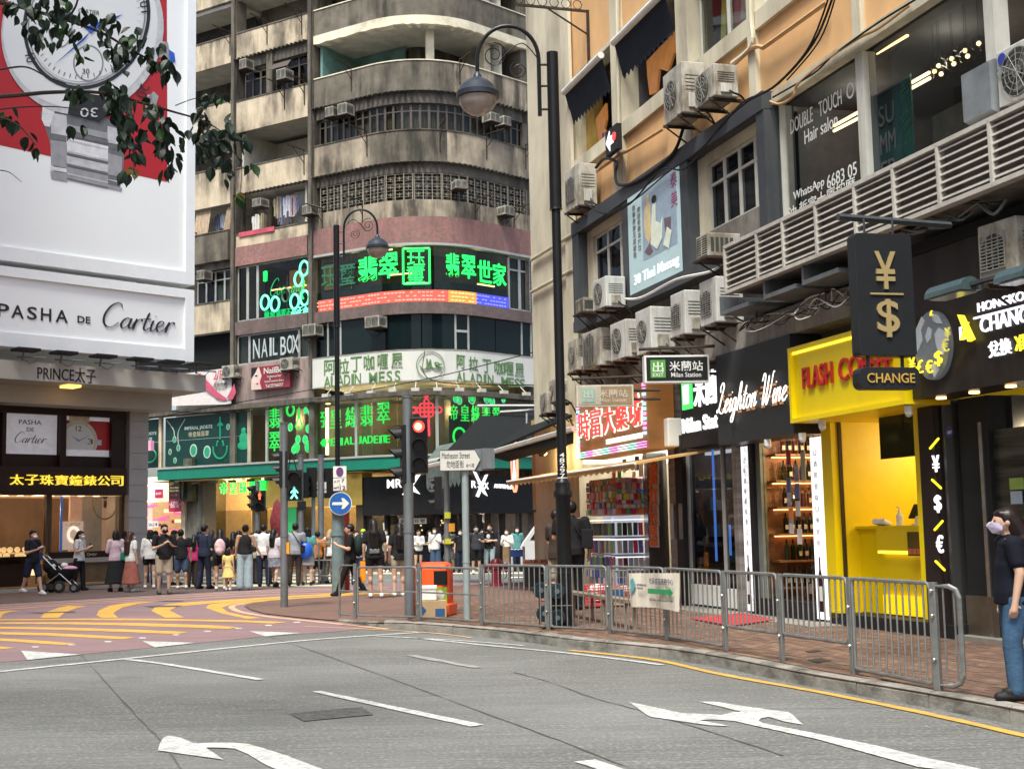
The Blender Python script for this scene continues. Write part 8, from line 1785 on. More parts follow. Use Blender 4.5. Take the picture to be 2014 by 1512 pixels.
text('Matheson Street',x0+.03,(935-918)/k-.05,z0+(z1-z0)*.58,z0+(z1-z0)*.88,.093,m_blk2,t,.004,0);text('勿地臣街',x0+.1,x0+.37,z0+(z1-z0)*.12,z0+(z1-z0)*.48,.093,m_blk2,t,.004,0);text('6•18',x0+.41,xt-.1,z0+(z1-z0)*.15,z0+(z1-z0)*.32,.093,m_blk2,t,.004,.01)
t,g,H=pole(617,1146,967,.06,'thin pole with the hexagonal Russell Street name plate','street sign','street_name_sign',.01,MC['pale_grey_pole'])
Zp=lambda py:zat(g,py);k=FPX/g.y;c0=5/k;hw=25/k;z0,z1=Zp(970),Zp(949);zm=(z0+z1)/2
b=MB();b.prism([(c0-hw,zm),(c0-hw*.86,z0),(c0+hw*.86,z0),(c0+hw,zm),(c0+hw*.86,z1),(c0-hw*.86,z1)],-.09,-.07);b.build('name_plate',MC['plate_white'],t);text('Russell Street',c0-hw*.6,c0+hw*.6,zm+.02,z1-.06,.093,m_blk2,t,.004,0);text('1-18 羅素街 60',c0-hw*.8,c0+hw*.85,z0+.04,zm-.02,.093,m_blk2,t,.004,0)
# ------------------------------------------------------------------ litter bin and boxes
g=G(852,1211,KZ);k=FPX/g.y
t=thing('litter_bin','bright orange plastic litter bin with a dark opening and green poster','litter bin',TR(g.x,g.y+.2,KZ,R(-14)))
m_o=PM('orange_plastic',(.84,.1,.015),.35,var=.05,dirt=.25,dcol=(.4,.08,.03),dsc=3,coat=.3)
b=MB();b.slab([(-.3,-.2),(.3,-.2),(.3,.22),(-.3,.22)],.1,.86);b.build('body',m_o,t,bev=.11);b=MB();b.box(-.33,.33,-.24,.25,0,.2);b.build('base',m_o,t,bev=.03)
b=MB();b.box(.07,.28,-.208,-.15,.5,.72);b.build('opening',m_drk,t,bev=0);b=MB();b.box(.05,.29,-.206,-.2,.17,.46);b.build('poster',PM('poster_green_orange',(.2,.3,.03),.5,var=.6,sc=6),t);b=MB();b.ell((.17,-.208,.33),(.08,.004,.08),12,6);b.build('poster_bubble',m_stk[3],t);
t=thing('foam_box','white foam box standing on a cardboard carton in front of the litter bin','box',TR(g.x-.06,g.y-.25,KZ+.27,R(5)));b=MB();b.box(-.13,.13,-.1,.1,0,.22);b.build('box',m_wplas,t,bev=.01);b=MB();b.box(-.14,.14,-.11,.11,.17,.23);b.build('lid',m_wplas,t,bev=.01)
m_card=PM('cardboard',(.42,.29,.16),.8,var=.1,sc=5)
t=thing('cardboard_carton','brown carton with a blue print beside the foot of the litter bin','carton',TR(g.x+.02,g.y-.27,KZ,R(8)));b=MB();b.box(-.2,.2,-.14,.14,0,.265);b.build('carton',m_card,t,bev=.004);b=MB();b.box(.02,.17,-.145,-.141,.02,.14);b.prism([(-.19,.2),(-.12,.12),(-.19,.03)],-.145,-.141);b.build('blue_print',PM('print_navy_blue',(.02,.08,.2)),t)
g=G(977,1160,KZ-.1);t=thing('fire_hydrant','dark red fire hydrant on the far edge of the brick pavement','hydrant',TR(g.x,g.y,.1));m_hy=PM('hydrant_red',(.28,.01,.03),.35,var=.1)
b=MB();b.lathe([(.17,0),(.17,.06),(.12,.08),(.12,.42),(.15,.44),(.16,.55),(.15,.6),(.1,.68),(0,.7)],n=16);b.build('barrel',m_hy,t,smooth=True)
for sx in(-1,1):b=MB();b.cyl((0,0,.5),(sx*.24,-.02,.5),.07,n=10);b.cyl((sx*.24,-.02,.5),(sx*.28,-.02,.5),.085,n=10);b.build('outlet',m_hy,t)
b=MB();b.tube(crv([(.2,-.05,.45),(.25,-.08,.3),(.2,-.05,.2)]),.012,5);b.build('chain',m_grey,t)
b=MB();b.box(-.3,.3,-.3,.3,-.02,.03);b.build('plinth',m_conc,t)
for i,(px,w,lab)in enumerate(((1012,.45,'stainless barrier with a blue cloth and menu card beside the hydrant'),)):
 g=G(1004,1166,.05);t=thing('steel_barrier',lab,'barrier',TR(g.x,g.y,.05));b=MB()
 for x in(0,.32):b.cyl((x,0,0),(x,0,1.05),.03,n=8)
 for z in(.35,.6,.98):b.cyl((0,0,z),(.32,0,z),.012,n=6)
 b.build('tubes',m_steel,t);b=MB();b.box(.03,.3,-.02,.02,.82,.97);b.build('blue_cloth',PM('blue_cloth',(.02,.06,.25),.8),t);b=MB();b.box(-.16,-.02,-.03,-.01,.7,1.05);b.build('menu_card',m_stk[1],t)
g=G(1060,1166,.05);t=thing('display_table','low dark table with small goods before the cafe pier','table',TR(g.x,g.y,.05));b=MB();b.box(-.35,.3,-.2,.2,.64,.68);b.build('tabletop',m_wood,t);b=MB();b.box(-.32,.27,-.18,.18,.15,.62);b.build('cabinet',m_blk2,t)
for x in(-.28,.22):b=MB();b.box(x,x+.05,-.15,.15,0,.15);b.build('leg',m_wood,t)
t=thing('table_goods','colourful small goods crowded on the low table','goods',TR(g.x,g.y,.731));b=MB();r_=random.Random(1)
for q in range(16):b.ell((-.3+q*.038,r_.uniform(-.12,.12),.035),(.03,.03,.045),6,4)
tag(b.build('goods',PM('goods_mix',(.35,.12,.08),.5,var=.9,sc=20),t),kind='stuff')
g=G(1074,1150,.05);t=thing('menu_stand','dark A-frame menu stand beside the cafe pier','menu stand',TR(g.x,g.y,.05));b=MB();b.box(-.15,.15,-.03,.03,0,1.15);b.build('frame',m_wood,t);b=MB();b.box(-.1,.1,-.04,-.031,.6,1.05);b.build('menu_sheet',m_stk[3],t)
p0=atY(1029,1100,40);vx0=p0.x;t=thing('parked_van','white van nose showing beyond the cafe pier','van',TR(vx0,40,.02,R(-6)))
m_van=PM('van_white',(.66,.66,.68),.25,var=.03,coat=.5);prof=[(0,.35),(.0,.95),(.08,1.1),(.55,1.72),(.75,1.88),(1.0,1.95),(4.6,1.95),(4.7,1.8),(4.7,.35)]
b=MB();b.prism([(x,z)for x,z in prof],-.85,.85);b.build('body',m_van,t,bev=.05);b=MB();b.prism([(.3,1.15),(.72,1.75),(1.7,1.8),(1.7,1.15)],-.862,-.853);b.prism([(1.8,1.17),(1.8,1.82),(3.6,1.82),(3.6,1.17)],-.862,-.853);b.build('side_window',PM('van_glass',(.02,.025,.03),.08),t)
b=MB();b.add([(.1,-.75,1.14),(.1,.75,1.14),(.55,.75,1.73),(.55,-.75,1.73)],[(0,1,2,3)]);b.M=TR(-.02,0,.01);b.build('windscreen',MC['van_glass'],t)
for x in(.8,3.8):
 b=MB();b.cyl((x,-.87,.32),(x,-.65,.32),.32,n=20);w_=b.build('wheel',m_blk2,t);b=MB();b.cyl((x,-.88,.32),(x,-.87,.32),.19,n=16);b.build('rim',m_steel,w_)
b=MB();b.box(-.02,.05,-.75,-.4,.7,.88);b.build('headlight',m_glsd,t);b=MB();b.box(1.0,1.12,-1.0,-.86,1.1,1.35);b.build('wing_mirror',m_blk2,t);b=MB();b.box(-.04,4.72,-.88,.88,.3,.42);b.build('bumper',m_blk2,t)
g=G(1098,1236,KZ);t=thing('hand_trolley','black folded hand trolleys with blue grey wheels leaning by the lamp post','trolley',TR(g.x-.12,g.y+.25,KZ))
m_wh=PM('wheel_bluegrey',(.015,.03,.04),.5)
for(x,z)in((-.1,.52),(.12,.5),(-.06,.2),(.12,.14)):
 b=MB();b.lathe([(.05,-.03),(.1,-.03),(.115,0),(.1,.03),(.05,.03)],(x,-.1,z),16,ax='y');w_=b.build('wheel',m_wh,t,smooth=True);b=MB();b.disc((x,z),.035,-.145,-.06,10);b.build('hub',m_grey,w_)
b=MB();b.tube([(-.12,0,0),(-.12,0,.75),(.3,0,.75),(.3,0,0)],.018,6);b.box(-.05,.25,-.05,.08,.05,.6);b.cyl((-.12,-.1,.3),(.32,-.1,.3),.014,n=6);b.box(-.1,.34,-.3,.02,0,.03);b.build('frame',m_black,t)
a,c=G(1130,1232,KZ),G(1250,1242,KZ);a.z=c.z=0;a=V((a.x,a.y+2.2,0));c=V((c.x,c.y+.3,0));M,L=frame2(a,c,KZ);t=thing('wooden_bench','weathered narrow wooden bench behind the railing','bench',M)
m_old=PM('weathered_wood',(.22,.17,.12),.85,var=.3,sc=3,st=(1,8,8));b=MB();b.box(-.05,L,-.1,.1,.36,.4);b.build('seat_plank',m_old,t)
for q in range(4):
 for sx in(-.08,.05):b=MB();b.box(.1+q*(L-.25)/3,.14+q*(L-.25)/3,sx,sx+.03,0,.36);b.build('leg',m_old,t)
for px,py,lab in((1176,1184,'red plastic basket on the mat left of the cartons'),(1230,1188,'red plastic basket on the mat right of the cartons')):
 g=G(px,py,KZ+.02);t=thing('plastic_basket',lab,'basket',TR(g.x,g.y,KZ+.024));m_rb=PM('basket_red',(.6,.09,.1),.4);b=MB()
 for q in range(7):z=.04+q*.045;b.tube([((.2+q*.008)*math.cos(a*.524),(.15+q*.006)*math.sin(a*.524),z)for a in range(12)],.011,4,close=True)
 for a in range(16):b.cyl((.2*math.cos(a*.3927),.15*math.sin(a*.3927),.02),(.25*math.cos(a*.3927),.19*math.sin(a*.3927),.32),.008,n=4)
 b.build('basket_weave',m_rb,t);b=MB();b.ell((0,0,.2),(.19,.14,.13),10,6);b.build('contents',m_wplas,t)
for px,py,s,lab in((1212,1190,.3,'brown carton with white label between the red baskets'),(1215,1178,.42,'large carton with a dark blue print below the phone cases')):
 g=G(px,py,KZ+.02);t=thing('cardboard_carton',lab,'carton',TR(g.x,g.y+.1,KZ+.024));b=MB();b.box(-s/2,s/2,-.15,.15,0,s);b.build('carton',m_card,t);b=MB();b.prism([(-s/2+.02,s*.3),(s/2-.02,s*.1),(s/2-.02,s*.9),(-s/2+.02,s*.9)],-.154,-.151);b.build('blue_print',MC['print_navy_blue'],t)
a,c=G(602,1149,.01),G(655,1149,.01);M,L=frame2(a,c,.01);t=thing('railing','short far railing between the grey poles and the far lamp post','railing',M);b=MB()
for x in(0,L*.48,L):b.cyl((x,0,0),(x,0,1.2),.03,n=6)
for z in(.25,.7,1.2):b.cyl((0,0,z),(L,0,z),.02,n=6)
b.build('rails',m_rail,t)
g=G(545,1130,.02);t=thing('folded_parasol','folded red patterned parasol above the crowd beside the signal pole','parasol',TR(g.x,g.y,0));b=MB();b.lathe([(.02,1.3),(.22,1.5),(.26,2.0),(.12,2.6),(.02,2.75)],n=12,sy=.6);b.build('fabric',PM('parasol_red',(.25,.03,.04),.7,var=.6,sc=8),t,smooth=True);b=MB();b.cyl((0,0,0),(0,0,1.4),.025,n=6);b.build('stick',m_steel,t)
t=thing('overhead_wires','thin black wires crossing in front of the cream board towards the right','wires',Matrix.Identity(4));b=MB()
for P in([atY(620,786,50),atY(840,745,46),atY(1060,690,40)],[atY(280,826,50),atY(420,800,50),atY(620,765,50)],[atY(280,805,50),atY(450,812,50),atY(620,790,50)],[atY(835,690,50),atY(850,748,46),atY(1060,757,40)]):
 b.tube(crv(P,8),.018,4)
b.build('wire',m_cab,t)
# ------------------------------------------------------------------ people
SK=[PM('skin_light',(.5,.31,.22),.55,var=.05),PM('skin_tan',(.4,.23,.15),.55,var=.05)]
HB=PM('hair_black',(.012,.01,.01),.4,var=.2,sc=20);HBR=PM('hair_brown',(.045,.022,.014),.45,var=.3,sc=14,st=(6,6,1));HBL=PM('hair_blond',(.3,.21,.12),.5,var=.4,sc=10,st=(6,6,1))
m_mask=PM('face_mask',(.66,.68,.72),.7,var=.03);m_eye=PM('eye_dark',(.01,.008,.008),.3)
def cl(name,c,**k):return PM('wear_'+name,c,.85,var=.18,sc=9,bump=.25,bsc=18,**k)
CB_,CW,CN=cl('black',(.014,.014,.016)),cl('white',(.62,.61,.6)),cl('navy',(.018,.024,.05))
PC=[0]
def person(px,py,ytop,head,label,top=CB_,bot=CN,topk='tee',botk='trousers',hair='short',hm=None,sk=0,arms='down',stride=0.,mask=True,shoes=None,z=.01,extra=None,look=0,base=None,vox=.0125,girl=False,wide=1.0,fat=1.08):
 g=base or G(px,py,z);H=(zat(g,ytop)-g.z);k=H/1.7
 hm=hm or HB;skm=SK[sk];shoes=shoes or CB_
 PC[0]+=1;j=PC[0];head=head+(((j*47)%11)-5)*(4.5 if vox>.01 else 0)
 if arms=='down' and not stride:arms=('down','one','down','phone','down','one','crossed')[j%7]
 if not stride and vox>.01:stride=(0,.05,-.04,.09,0,-.08)[j%6]
 t=thing('person',label,'person',TR(g.x,g.y,g.z,R(head),R((0,1.5,2.5,.5)[j%4]),R(((j*31)%5-2)*.8)))
 S=Matrix.Diagonal((k*fat,k*fat,k,1))
 sh=(.165 if girl else .19)*wide;hp=.095
 f=stride
 Lg={}
 for sx in(-1,1):
  dy=f*sx;lift=.06 if(f and sx<0 and abs(f)>.1)else 0
  Lg[sx]=[V((sx*hp,0,.9)),V((sx*(hp+.005),-dy*.45-(.03 if f else 0),.49)),V((sx*(hp+.01),-dy,.09+lift))]
 A={}
 for sx in(-1,1):
  s0=V((sx*sh,0,1.385))
  if arms=='phone':e,w,h_=V((sx*(sh+.05),-.02,1.1)),V((sx*.09,-.27,1.2)),V((sx*.04,-.32,1.25))
  elif arms=='crossed':e,w,h_=V((sx*(sh+.05),-.03,1.12)),V((-sx*.02,-.19,1.12+.03*sx)),V((-sx*.1,-.19,1.14+.03*sx))
  elif arms=='one' and sx>0:e,w,h_=V((sx*(sh+.04),-.05,1.12)),V((sx*.12,-.27,1.16)),V((sx*.08,-.33,1.2))
  elif arms=='swing':e,w,h_=V((sx*(sh+.05),.02+sx*f*.25,1.12)),V((sx*(sh+.06),-.03+sx*f*.5,.88)),V((sx*(sh+.05),-.05+sx*f*.6,.8))
  elif arms=='reach' and sx<0:e,w,h_=V((sx*(sh+.08),.0,1.13)),V((sx*(sh+.2),-.05,.92)),V((sx*(sh+.24),-.07,.85))
  else:e,w,h_=V((sx*(sh+.045),.02,1.12)),V((sx*(sh+.05),-.03,.88)),V((sx*(sh+.045),-.045,.8))
  A[sx]=(s0,e,w,h_)
 b=MB(S);hz=1.575
 b.ell((0,.01,1.25),(.145,.095,.2));b.ell((0,0,1.38),(sh-.01,.07,.06));b.ell((0,0,1.06),(.12,.085,.16));b.ell((0,.01,.93),(.155,.11,.12))
 b.cap((0,.01,1.4),.055,(0,-.0,1.5),.05)
 HM=Matrix.Rotation(R(look),3,'X')
 hc=V((0,-.012,hz));b.ell(hc,(.074,.094,.108),14,10,HM);b.ell(hc+HM@V((0,-.035,-.055)),(.052,.055,.055));b.cap(hc+HM@V((0,-.098,.0)),.011,hc+HM@V((0,-.108,-.025)),.016)
 for sx in(-1,1):
  l=Lg[sx];b.cap(l[0],.085,l[1],.056);b.cap(l[1],.054,l[2],.036);b.ell(l[1].lerp(l[2],.25)+V((0,.015,0)),(.05,.055,.1));b.cap(l[2],.036,l[2]+V((0,-.12,-.05)),.03)
  s0,e,w,h_=A[sx];b.cap(s0,.052,e,.038);b.cap(e,.038,w,.026)
  d=(h_-w).normalized();sd=d.cross(V((sx,0,0))).normalized()if abs(d.x)<.8 else V((0,0,1));b.ell(h_,(.035,.035,.045))if 0 else b.cap(w,.026,h_,.03)
  for q in range(4):
   o=sd*((q-1.5)*.017);L_=(.055,.066,.062,.048)[q];c1=h_+o+d*.03;b.cap(h_+o,.011,c1,.0105,6);b.cap(c1,.0105,c1+d*L_*.5-V((sx,0,0))*.02,.009,6)
  b.cap(w+d*.03,.013,w+d*.05+sd*-.045,.01,6)
  b.ell(hc+HM@V((sx*.075,.005,-.01)),(.012,.02,.03),8,6)
 body=b.build('body',skm,t,smooth=True,vox=vox)
 for sx in(-1,1):b=MB(S);b.ell(hc+HM@V((sx*.031,-.086,.012)),(.013,.008,.007),8,5);b.build('eye',m_eye,t)
 if mask:b=MB(S);b.ell(hc+HM@V((0,-.068,-.048)),(.062,.056,.048),12,8,HM);b.build('mask',m_mask if mask is True else mask,t,smooth=True)
 else:b=MB(S);b.ell(hc+HM@V((0,-.097,-.052)),(.022,.006,.006),8,5);b.build('mouth',PM('lips_natural',(.35,.12,.1),.5),t)
 i=.016;b=MB(S);hem=.84 if topk!='tank' else .98
 if topk=='dress':
  b.lathe([(.13,1.38),(.15,1.25),(.135,1.08),(.17,.85),(.26,.5),(.24,.5)],n=16,sy=.72)
  for sx in(-1,1):b.cap(A[sx][0],.068,A[sx][0].lerp(A[sx][1],.5),.06)
  b.ell((0,0,1.37),(sh,.085,.06))
 else:
  b.ell((0,.01,1.25),(.145+i,.095+i,.21));b.ell((0,0,1.05),(.14+i,.1+i,.2));b.ell((0,.01,.95),(.165+i,.12+i,.1 if hem<.9 else .06));b.lathe([(.1,1.32),(.155,1.2),(.16,1.08),(.186,.95),(.192,hem),(.17,hem)],n=18,sy=.74)
  if topk!='tank':
   b.ell((0,0,1.375),(sh+.005,.085,.06));b.cap((0,.01,1.38),.08,(0,.01,1.43),.065)
   for sx in(-1,1):
    s0,e,w,h_=A[sx];b.cap(s0+V((-sx*.008,0,0)),.074,s0.lerp(e,.65),.062)
    if topk=='long':b.cap(s0.lerp(e,.5),.06,e,.052);b.cap(e,.052,w,.04)
 b.build('top',top,t,smooth=True,vox=.02 if vox>.01 else .012)
 if topk!='dress':
  b=MB(S);b.ell((0,.01,.93),(.165,.12,.13))
  if botk in('trousers','wide'):
   for sx in(-1,1):l=Lg[sx];e_=.062 if botk=='trousers' else .1;b.cap(l[0],.1,l[1],.075 if botk=='trousers' else .1);b.cap(l[1],.075 if botk=='trousers' else .1,l[2]+V((0,0,.0)),e_)
  elif botk=='shorts' or botk=='hot':
   for sx in(-1,1):l=Lg[sx];q=.88 if botk=='shorts' else .4;b.cap(l[0],.108,l[0].lerp(l[1],q),.09)
  elif botk=='skirt':b.lathe([(.14,1.0),(.17,.9),(.2,.58),(.185,.58)],n=18,sy=.75)
  elif botk=='longskirt':b.lathe([(.14,1.0),(.17,.9),(.3,.22),(.28,.22)],n=18,sy=.75)
  b.build('bottom',bot,t,smooth=True,vox=.02 if vox>.01 else .012)
 for sx in(-1,1):
  l=Lg[sx][2];b=MB(S);b.cap(l+V((0,.035,-.04)),.048,l+V((0,-.13,-.045)),.042);b.ell(l+V((0,-.03,-.005)),(.048,.075,.05));b.build('shoe',shoes,t,smooth=True,vox=.014 if vox>.01 else .008)
 b=MB(S);b.ell(hc+HM@V((0,.025,.022)),(.087,.098,.108),14,10,HM);b.ell(hc+HM@V((0,-.025,.065)),(.07,.06,.05),12,8)
 if hair in('long','tail'):
  b.cap(hc+V((0,.05,.0)),.088,V((0,.1,1.42)),.085);b.cap(V((-.035,.1,1.42)),.06,V((-.03,.11,1.2)),.045);b.cap(V((.035,.1,1.42)),.06,V((.03,.11,1.2)),.045)
 if hair=='vlong':
  b.cap(hc+V((0,.05,.0)),.09,V((0,.1,1.38)),.095);b.cap(V((-.04,.11,1.4)),.07,V((-.04,.13,1.08)),.045);b.cap(V((.04,.11,1.4)),.07,V((.04,.13,1.08)),.045)
 if hair=='bob':b.cap(hc+V((-.03,.035,0)),.075,V((-.035,.04,1.47)),.07);b.cap(hc+V((.03,.035,0)),.075,V((.035,.04,1.47)),.07)
 if hair=='bun':b.ell(hc+V((0,.09,.07)),.045)
 b.build('hair',hm,t,smooth=True,vox=.014 if vox>.01 else .008)
 t['k']=k;del t['k']
 return t,k,g,A
def strap_bag(t,k,side,mat,w=.24,h=.2,name='shoulder_bag',zc=.9,y=.05):
 b=MB(Matrix.Scale(k,4));x=side*.22;b.box(x-w*.3,x+w*.3,y-w/2*.5,y+w/2*.8,zc,zc+h);o=b.build(name,mat,t,bev=.02)
 b=MB(Matrix.Scale(k,4));b.tube(crv([(x,y-.05,zc+h),(side*.12,-.13,1.2),(-side*.1,-.04,1.45),(-side*.04,.1,1.4),(side*.13,.14,1.15),(x,y+.08,zc+h)]),.011,5);b.build('bag_strap',mat,t)
def backpack(t,k,mat,s=1.0):
 b=MB(Matrix.Scale(k,4));b.ell((0,.2,1.18),(.16*s,.11*s,.24*s));b.ell((0,.25,1.08),(.12*s,.08*s,.12*s));b.build('backpack',mat,t,smooth=True,vox=.02)
def phone_in(t,k,A,x=.0):
 b=MB(Matrix.Scale(k,4));b.M=b.M@TR(x,-.36,1.27,0,R(-35));b.box(-.04,.04,-.006,.006,-.05,.09);b.build('phone',m_blk2,t)
c_pink,c_rust,c_beige,c_blue,c_mag=cl('pink',(.5,.36,.42)),cl('rust',(.26,.08,.06)),cl('beige',(.36,.31,.23)),cl('slate_blue',(.05,.08,.14)),cl('magenta',(.5,.02,.13))
c_yel,c_jean,c_suit,c_grey,c_lil=cl('lemon',(.65,.5,.17)),cl('pale_jean',(.3,.38,.42)),cl('suit',(.02,.025,.05)),cl('grey',(.25,.27,.3)),cl('lilac',(.5,.45,.5))
c_str=PM('wear_striped',(.3,.3,.32),.85,var=.9,sc=9,st=(.01,.01,3));c_teal=cl('teal',(.08,.25,.25));c_brn=cl('brown',(.05,.035,.03));c_dj=cl('denim',(.045,.085,.15));c_plaid=PM('wear_plaid',(.17,.18,.22),.85,var=.6,sc=14)
m_whs=PM('white_shoe',(.6,.6,.6),.6);m_blue=PM('bag_blue',(.01,.09,.5),.4);m_nav=PM('bag_navy',(.02,.05,.2),.6)
m_or2=PM('bag_orange',(.8,.28,.01),.5)
P_=person
t,k,g,A=P_(62,1170,1042,70,'woman in black top and shorts pushing the pram, blue bag on her shoulder',botk='shorts',hair='bun',arms='phone',stride=.22,girl=1,shoes=m_whs);strap_bag(t,k,1,m_nav,.34,.26)
t,k,g,A=P_(152,1161,1043,75,'woman in cream tee and black trousers reading her phone by the lit display',CW,CB_,hair='tail',arms='phone',girl=1,stride=.1);phone_in(t,k,A)
t,k,g,A=P_(228,1163,1042,200,'woman in pink blouse and long black skirt, leftmost of the waiting group',c_pink,CB_,'long','longskirt','bob',girl=1);strap_bag(t,k,-1,CW,.3,.3)
t,k,g,A=P_(258,1164,1045,160,'woman in white top and long rust skirt with a green handbag',CW,c_rust,'tee','longskirt','vlong',HBR,girl=1,shoes=m_whs);strap_bag(t,k,1,PM('bag_green',(.01,.2,.13),.4),.26,.22)
t,k,g,A=P_(279,1151,1041,175,'woman in navy and white striped top behind the rust skirt',c_str,c_dj,hair='bob',girl=1)
t,k,g,A=P_(294,1157,1041,190,'woman in white sweatshirt and black shorts with bare legs',CW,CB_,'long','hot','bob',girl=1,shoes=m_whs,stride=.1);strap_bag(t,k,-1,CB_,.2,.16)
t,k,g,A=P_(322,1168,1030,5,'man in black tee and beige cargo shorts facing us with his phone',CB_,c_beige,'tee','shorts','short',arms='phone',mask=PM('mask_black',(.01,.01,.01),.8),shoes=cl('olive',(.08,.08,.06)),wide=1.05);phone_in(t,k,A);strap_bag(t,k,1,CB_,.3,.2,zc=.95,y=-.12)
t,k,g,A=P_(343,1151,1042,150,'dark clothed woman half hidden behind the man in cargo shorts',CB_,CB_,girl=1,botk='shorts')
t,k,g,A=P_(358,1158,1040,195,'stocky man in black tee and blue shorts seen from behind',CB_,c_blue,'tee','shorts',wide=1.08,sk=1,shoes=m_whs)
t,k,g,A=P_(378,1154,1051,170,'woman in magenta top with dark trousers beside the suited man',c_mag,c_brn,hair='tail',girl=1)
t,k,g,A=P_(400,1158,1031,165,'man in a dark navy suit seen from behind',c_suit,c_suit,'long',wide=1.05,arms='one',mask=False)
t,k,g,A=P_(416,1151,1042,180,'woman with loose brown hair and dark dress right of the suited man',CB_,CB_,'tee','skirt','long',HBR,girl=1)
t,k,g,A=P_(434,1160,1039,185,'long haired woman wearing a pale pink backpack',CB_,CB_,'tee','hot','vlong',girl=1,shoes=m_whs);backpack(t,k,PM('pack_pink',(.6,.4,.42),.7,var=.3,sc=12))
t,k,g,A=P_(449,1161,1078,150,'little girl in a lemon yellow dress',c_yel,c_yel,'dress',hair='bob',extra='child',stride=.08,shoes=m_whs,girl=1,arms='down')
t,k,g,A=P_(467,1150,1043,170,'woman in a long black dress beyond the little girl',CB_,CB_,'dress',hair='bob',girl=1)
t,k,g,A=P_(481,1160,1031,190,'woman in black tank top and wide pale jeans with a black purse',CB_,c_jean,'tank','wide','bun',girl=1,sk=1,arms='reach');strap_bag(t,k,-1,CB_,.22,.13,zc=.98)
t,k,g,A=P_(497,1149,1046,175,'man half hidden behind the woman in pale jeans',c_beige,c_brn)
t,k,g,A=P_(519,1153,1030,160,'man in white shirt and navy trousers carrying a small bag',CW,CN,'tee',wide=1.08,mask=True,arms='one');
t,k,g,A=P_(541,1155,1040,170,'woman in pink shirt and grey plaid skirt with a walking stick',c_lil,c_plaid,'tee','skirt','long',girl=1,stride=.15,shoes=CB_);b=MB();b.cyl((.3,-.1,0),(.25,-.1,.85),.012,n=5);b.build('walking_stick',m_steel,t)
t,k,g,A=P_(578,1152,1028,185,'man in grey tee with a diagonal black strap behind the signal pole',c_grey,c_brn,wide=1.05);strap_bag(t,k,-1,CB_,.2,.2)
t,k,g,A=P_(604,1151,1036,175,'woman carrying a big shiny blue bag',c_teal,c_str,'tee','skirt','bob',girl=1);b=MB(Matrix.Scale(k,4));b.ell((.05,.18,1.0),(.2,.1,.25));b.build('blue_bag',m_blue,t,smooth=True)
t,k,g,A=P_(648,1147,1040,180,'woman with blond-tipped hair, white tee and black shoulder bag',CW,PM('wear_camo',(.12,.11,.09),.9,var=.9,sc=16),'tee','trousers','long',HBL,girl=1);strap_bag(t,k,1,CB_,.32,.3,zc=.85)
t,k,g,A=P_(690,1171,1030,-75,'man in black with a dark green backpack walking left and reading his phone',CB_,CB_,'tee','trousers',arms='phone',stride=.28,z=.015,mask=False);backpack(t,k,PM('pack_dark_green',(.015,.03,.028),.7),1.15);phone_in(t,k,A)
t,k,g,A=P_(740,1175,1020,185,'long haired woman in black tee holding a yellow orange bag',CB_,CB_,'tee','hot','vlong',girl=1,stride=.08,z=.03,shoes=m_whs);b=MB(Matrix.Scale(k,4));b.M=b.M@TR(.27,-.03,.58,.2);b.prism([(-.06,.2),(.05,.22),(.06,-.1),(.02,-.26),(-.06,-.2)],-.04,.05);b.build('carrier_bag',m_or2,t,bev=.015)
b=MB(Matrix.Scale(k,4));b.box(-.1,.12,.11,.17,.95,1.06);b.build('belt_bag',m_grey,t,bev=.02)
t,k,g,A=P_(784,1173,1028,180,'long haired woman in black top and beige shorts beside the signal pole',CB_,c_beige,'tee','hot','vlong',girl=1,z=.03,shoes=m_whs,stride=-.06)
for a in((717,1128,1040,10,'person with a lime cap waiting behind the walking pair',CW,CN,'tee','trousers','short'),(760,1126,1040,-10,'man in cap and white tee waiting beyond the walking women',CW,CB_,'tee','trousers','short')):
 t,k,g,A=P_(*a,shoes=m_whs)
 if a[0]==717:b=MB(Matrix.Scale(k,4));b.ell((0,-.01,1.64),(.095,.11,.07));b.box(-.06,.06,-.17,-.08,1.61,1.625);b.build('cap',PM('lime_cap',(.5,.75,.02),.6),t)
for a in((245,1154,1044,190,'woman in grey top glimpsed between the pink blouse and the white top',c_grey,CB_,'tee','trousers','bob'),(308,1150,1043,175,'short haired person in black glimpsed left of the man in cargo shorts',CB_,c_dj,'tee','trousers','short'),(388,1150,1044,200,'person in green top behind the suited man',cl('green_top',(.03,.12,.05)),CB_,'tee','trousers','short'),(457,1149,1045,185,'woman in maroon top behind the girl in yellow',cl('maroon',(.12,.02,.03)),CB_,'tee','skirt','long'),(507,1148,1041,200,'man in beige shirt behind the woman in pale jeans',c_beige,CN,'tee','trousers','short'),(530,1149,1043,165,'woman in black between the white shirt and the pink shirt',CB_,CB_,'tee','trousers','bob'),(563,1149,1042,175,'short woman in white top hidden by the signal pole',CW,CN,'tee','trousers','bob'),(622,1148,1044,190,'person in orange top between the two grey poles',cl('orange_top',(.5,.16,.03)),CB_,'tee','shorts','short'),(702,1150,1042,10,'person in white tee behind the man walking left',CW,c_dj,'tee','trousers','short'),(908,1126,1040,0,'man in black standing right of the dark patterned dress',CB_,CN,'tee','trousers','short')):
 P_(*a,vox=.016)
zf_=.02
t,k,g,A=P_(822,1124,1041,25,'woman in cap, white top and black shorts waiting across the road',CW,CB_,'long','hot','tail',girl=1,arms='crossed',mask=False)
t,k,g,A=P_(843,1123,1042,15,'woman in black top with white mask across the road',CB_,CN,'tee','wide','bob',girl=1,arms='crossed')
t,k,g,A=P_(858,1123,1037,-25,'woman in white blouse and blue jeans across the road',CW,c_dj,'long','wide','bob',HBR,girl=1);strap_bag(t,k,-1,c_brn,.22,.18)
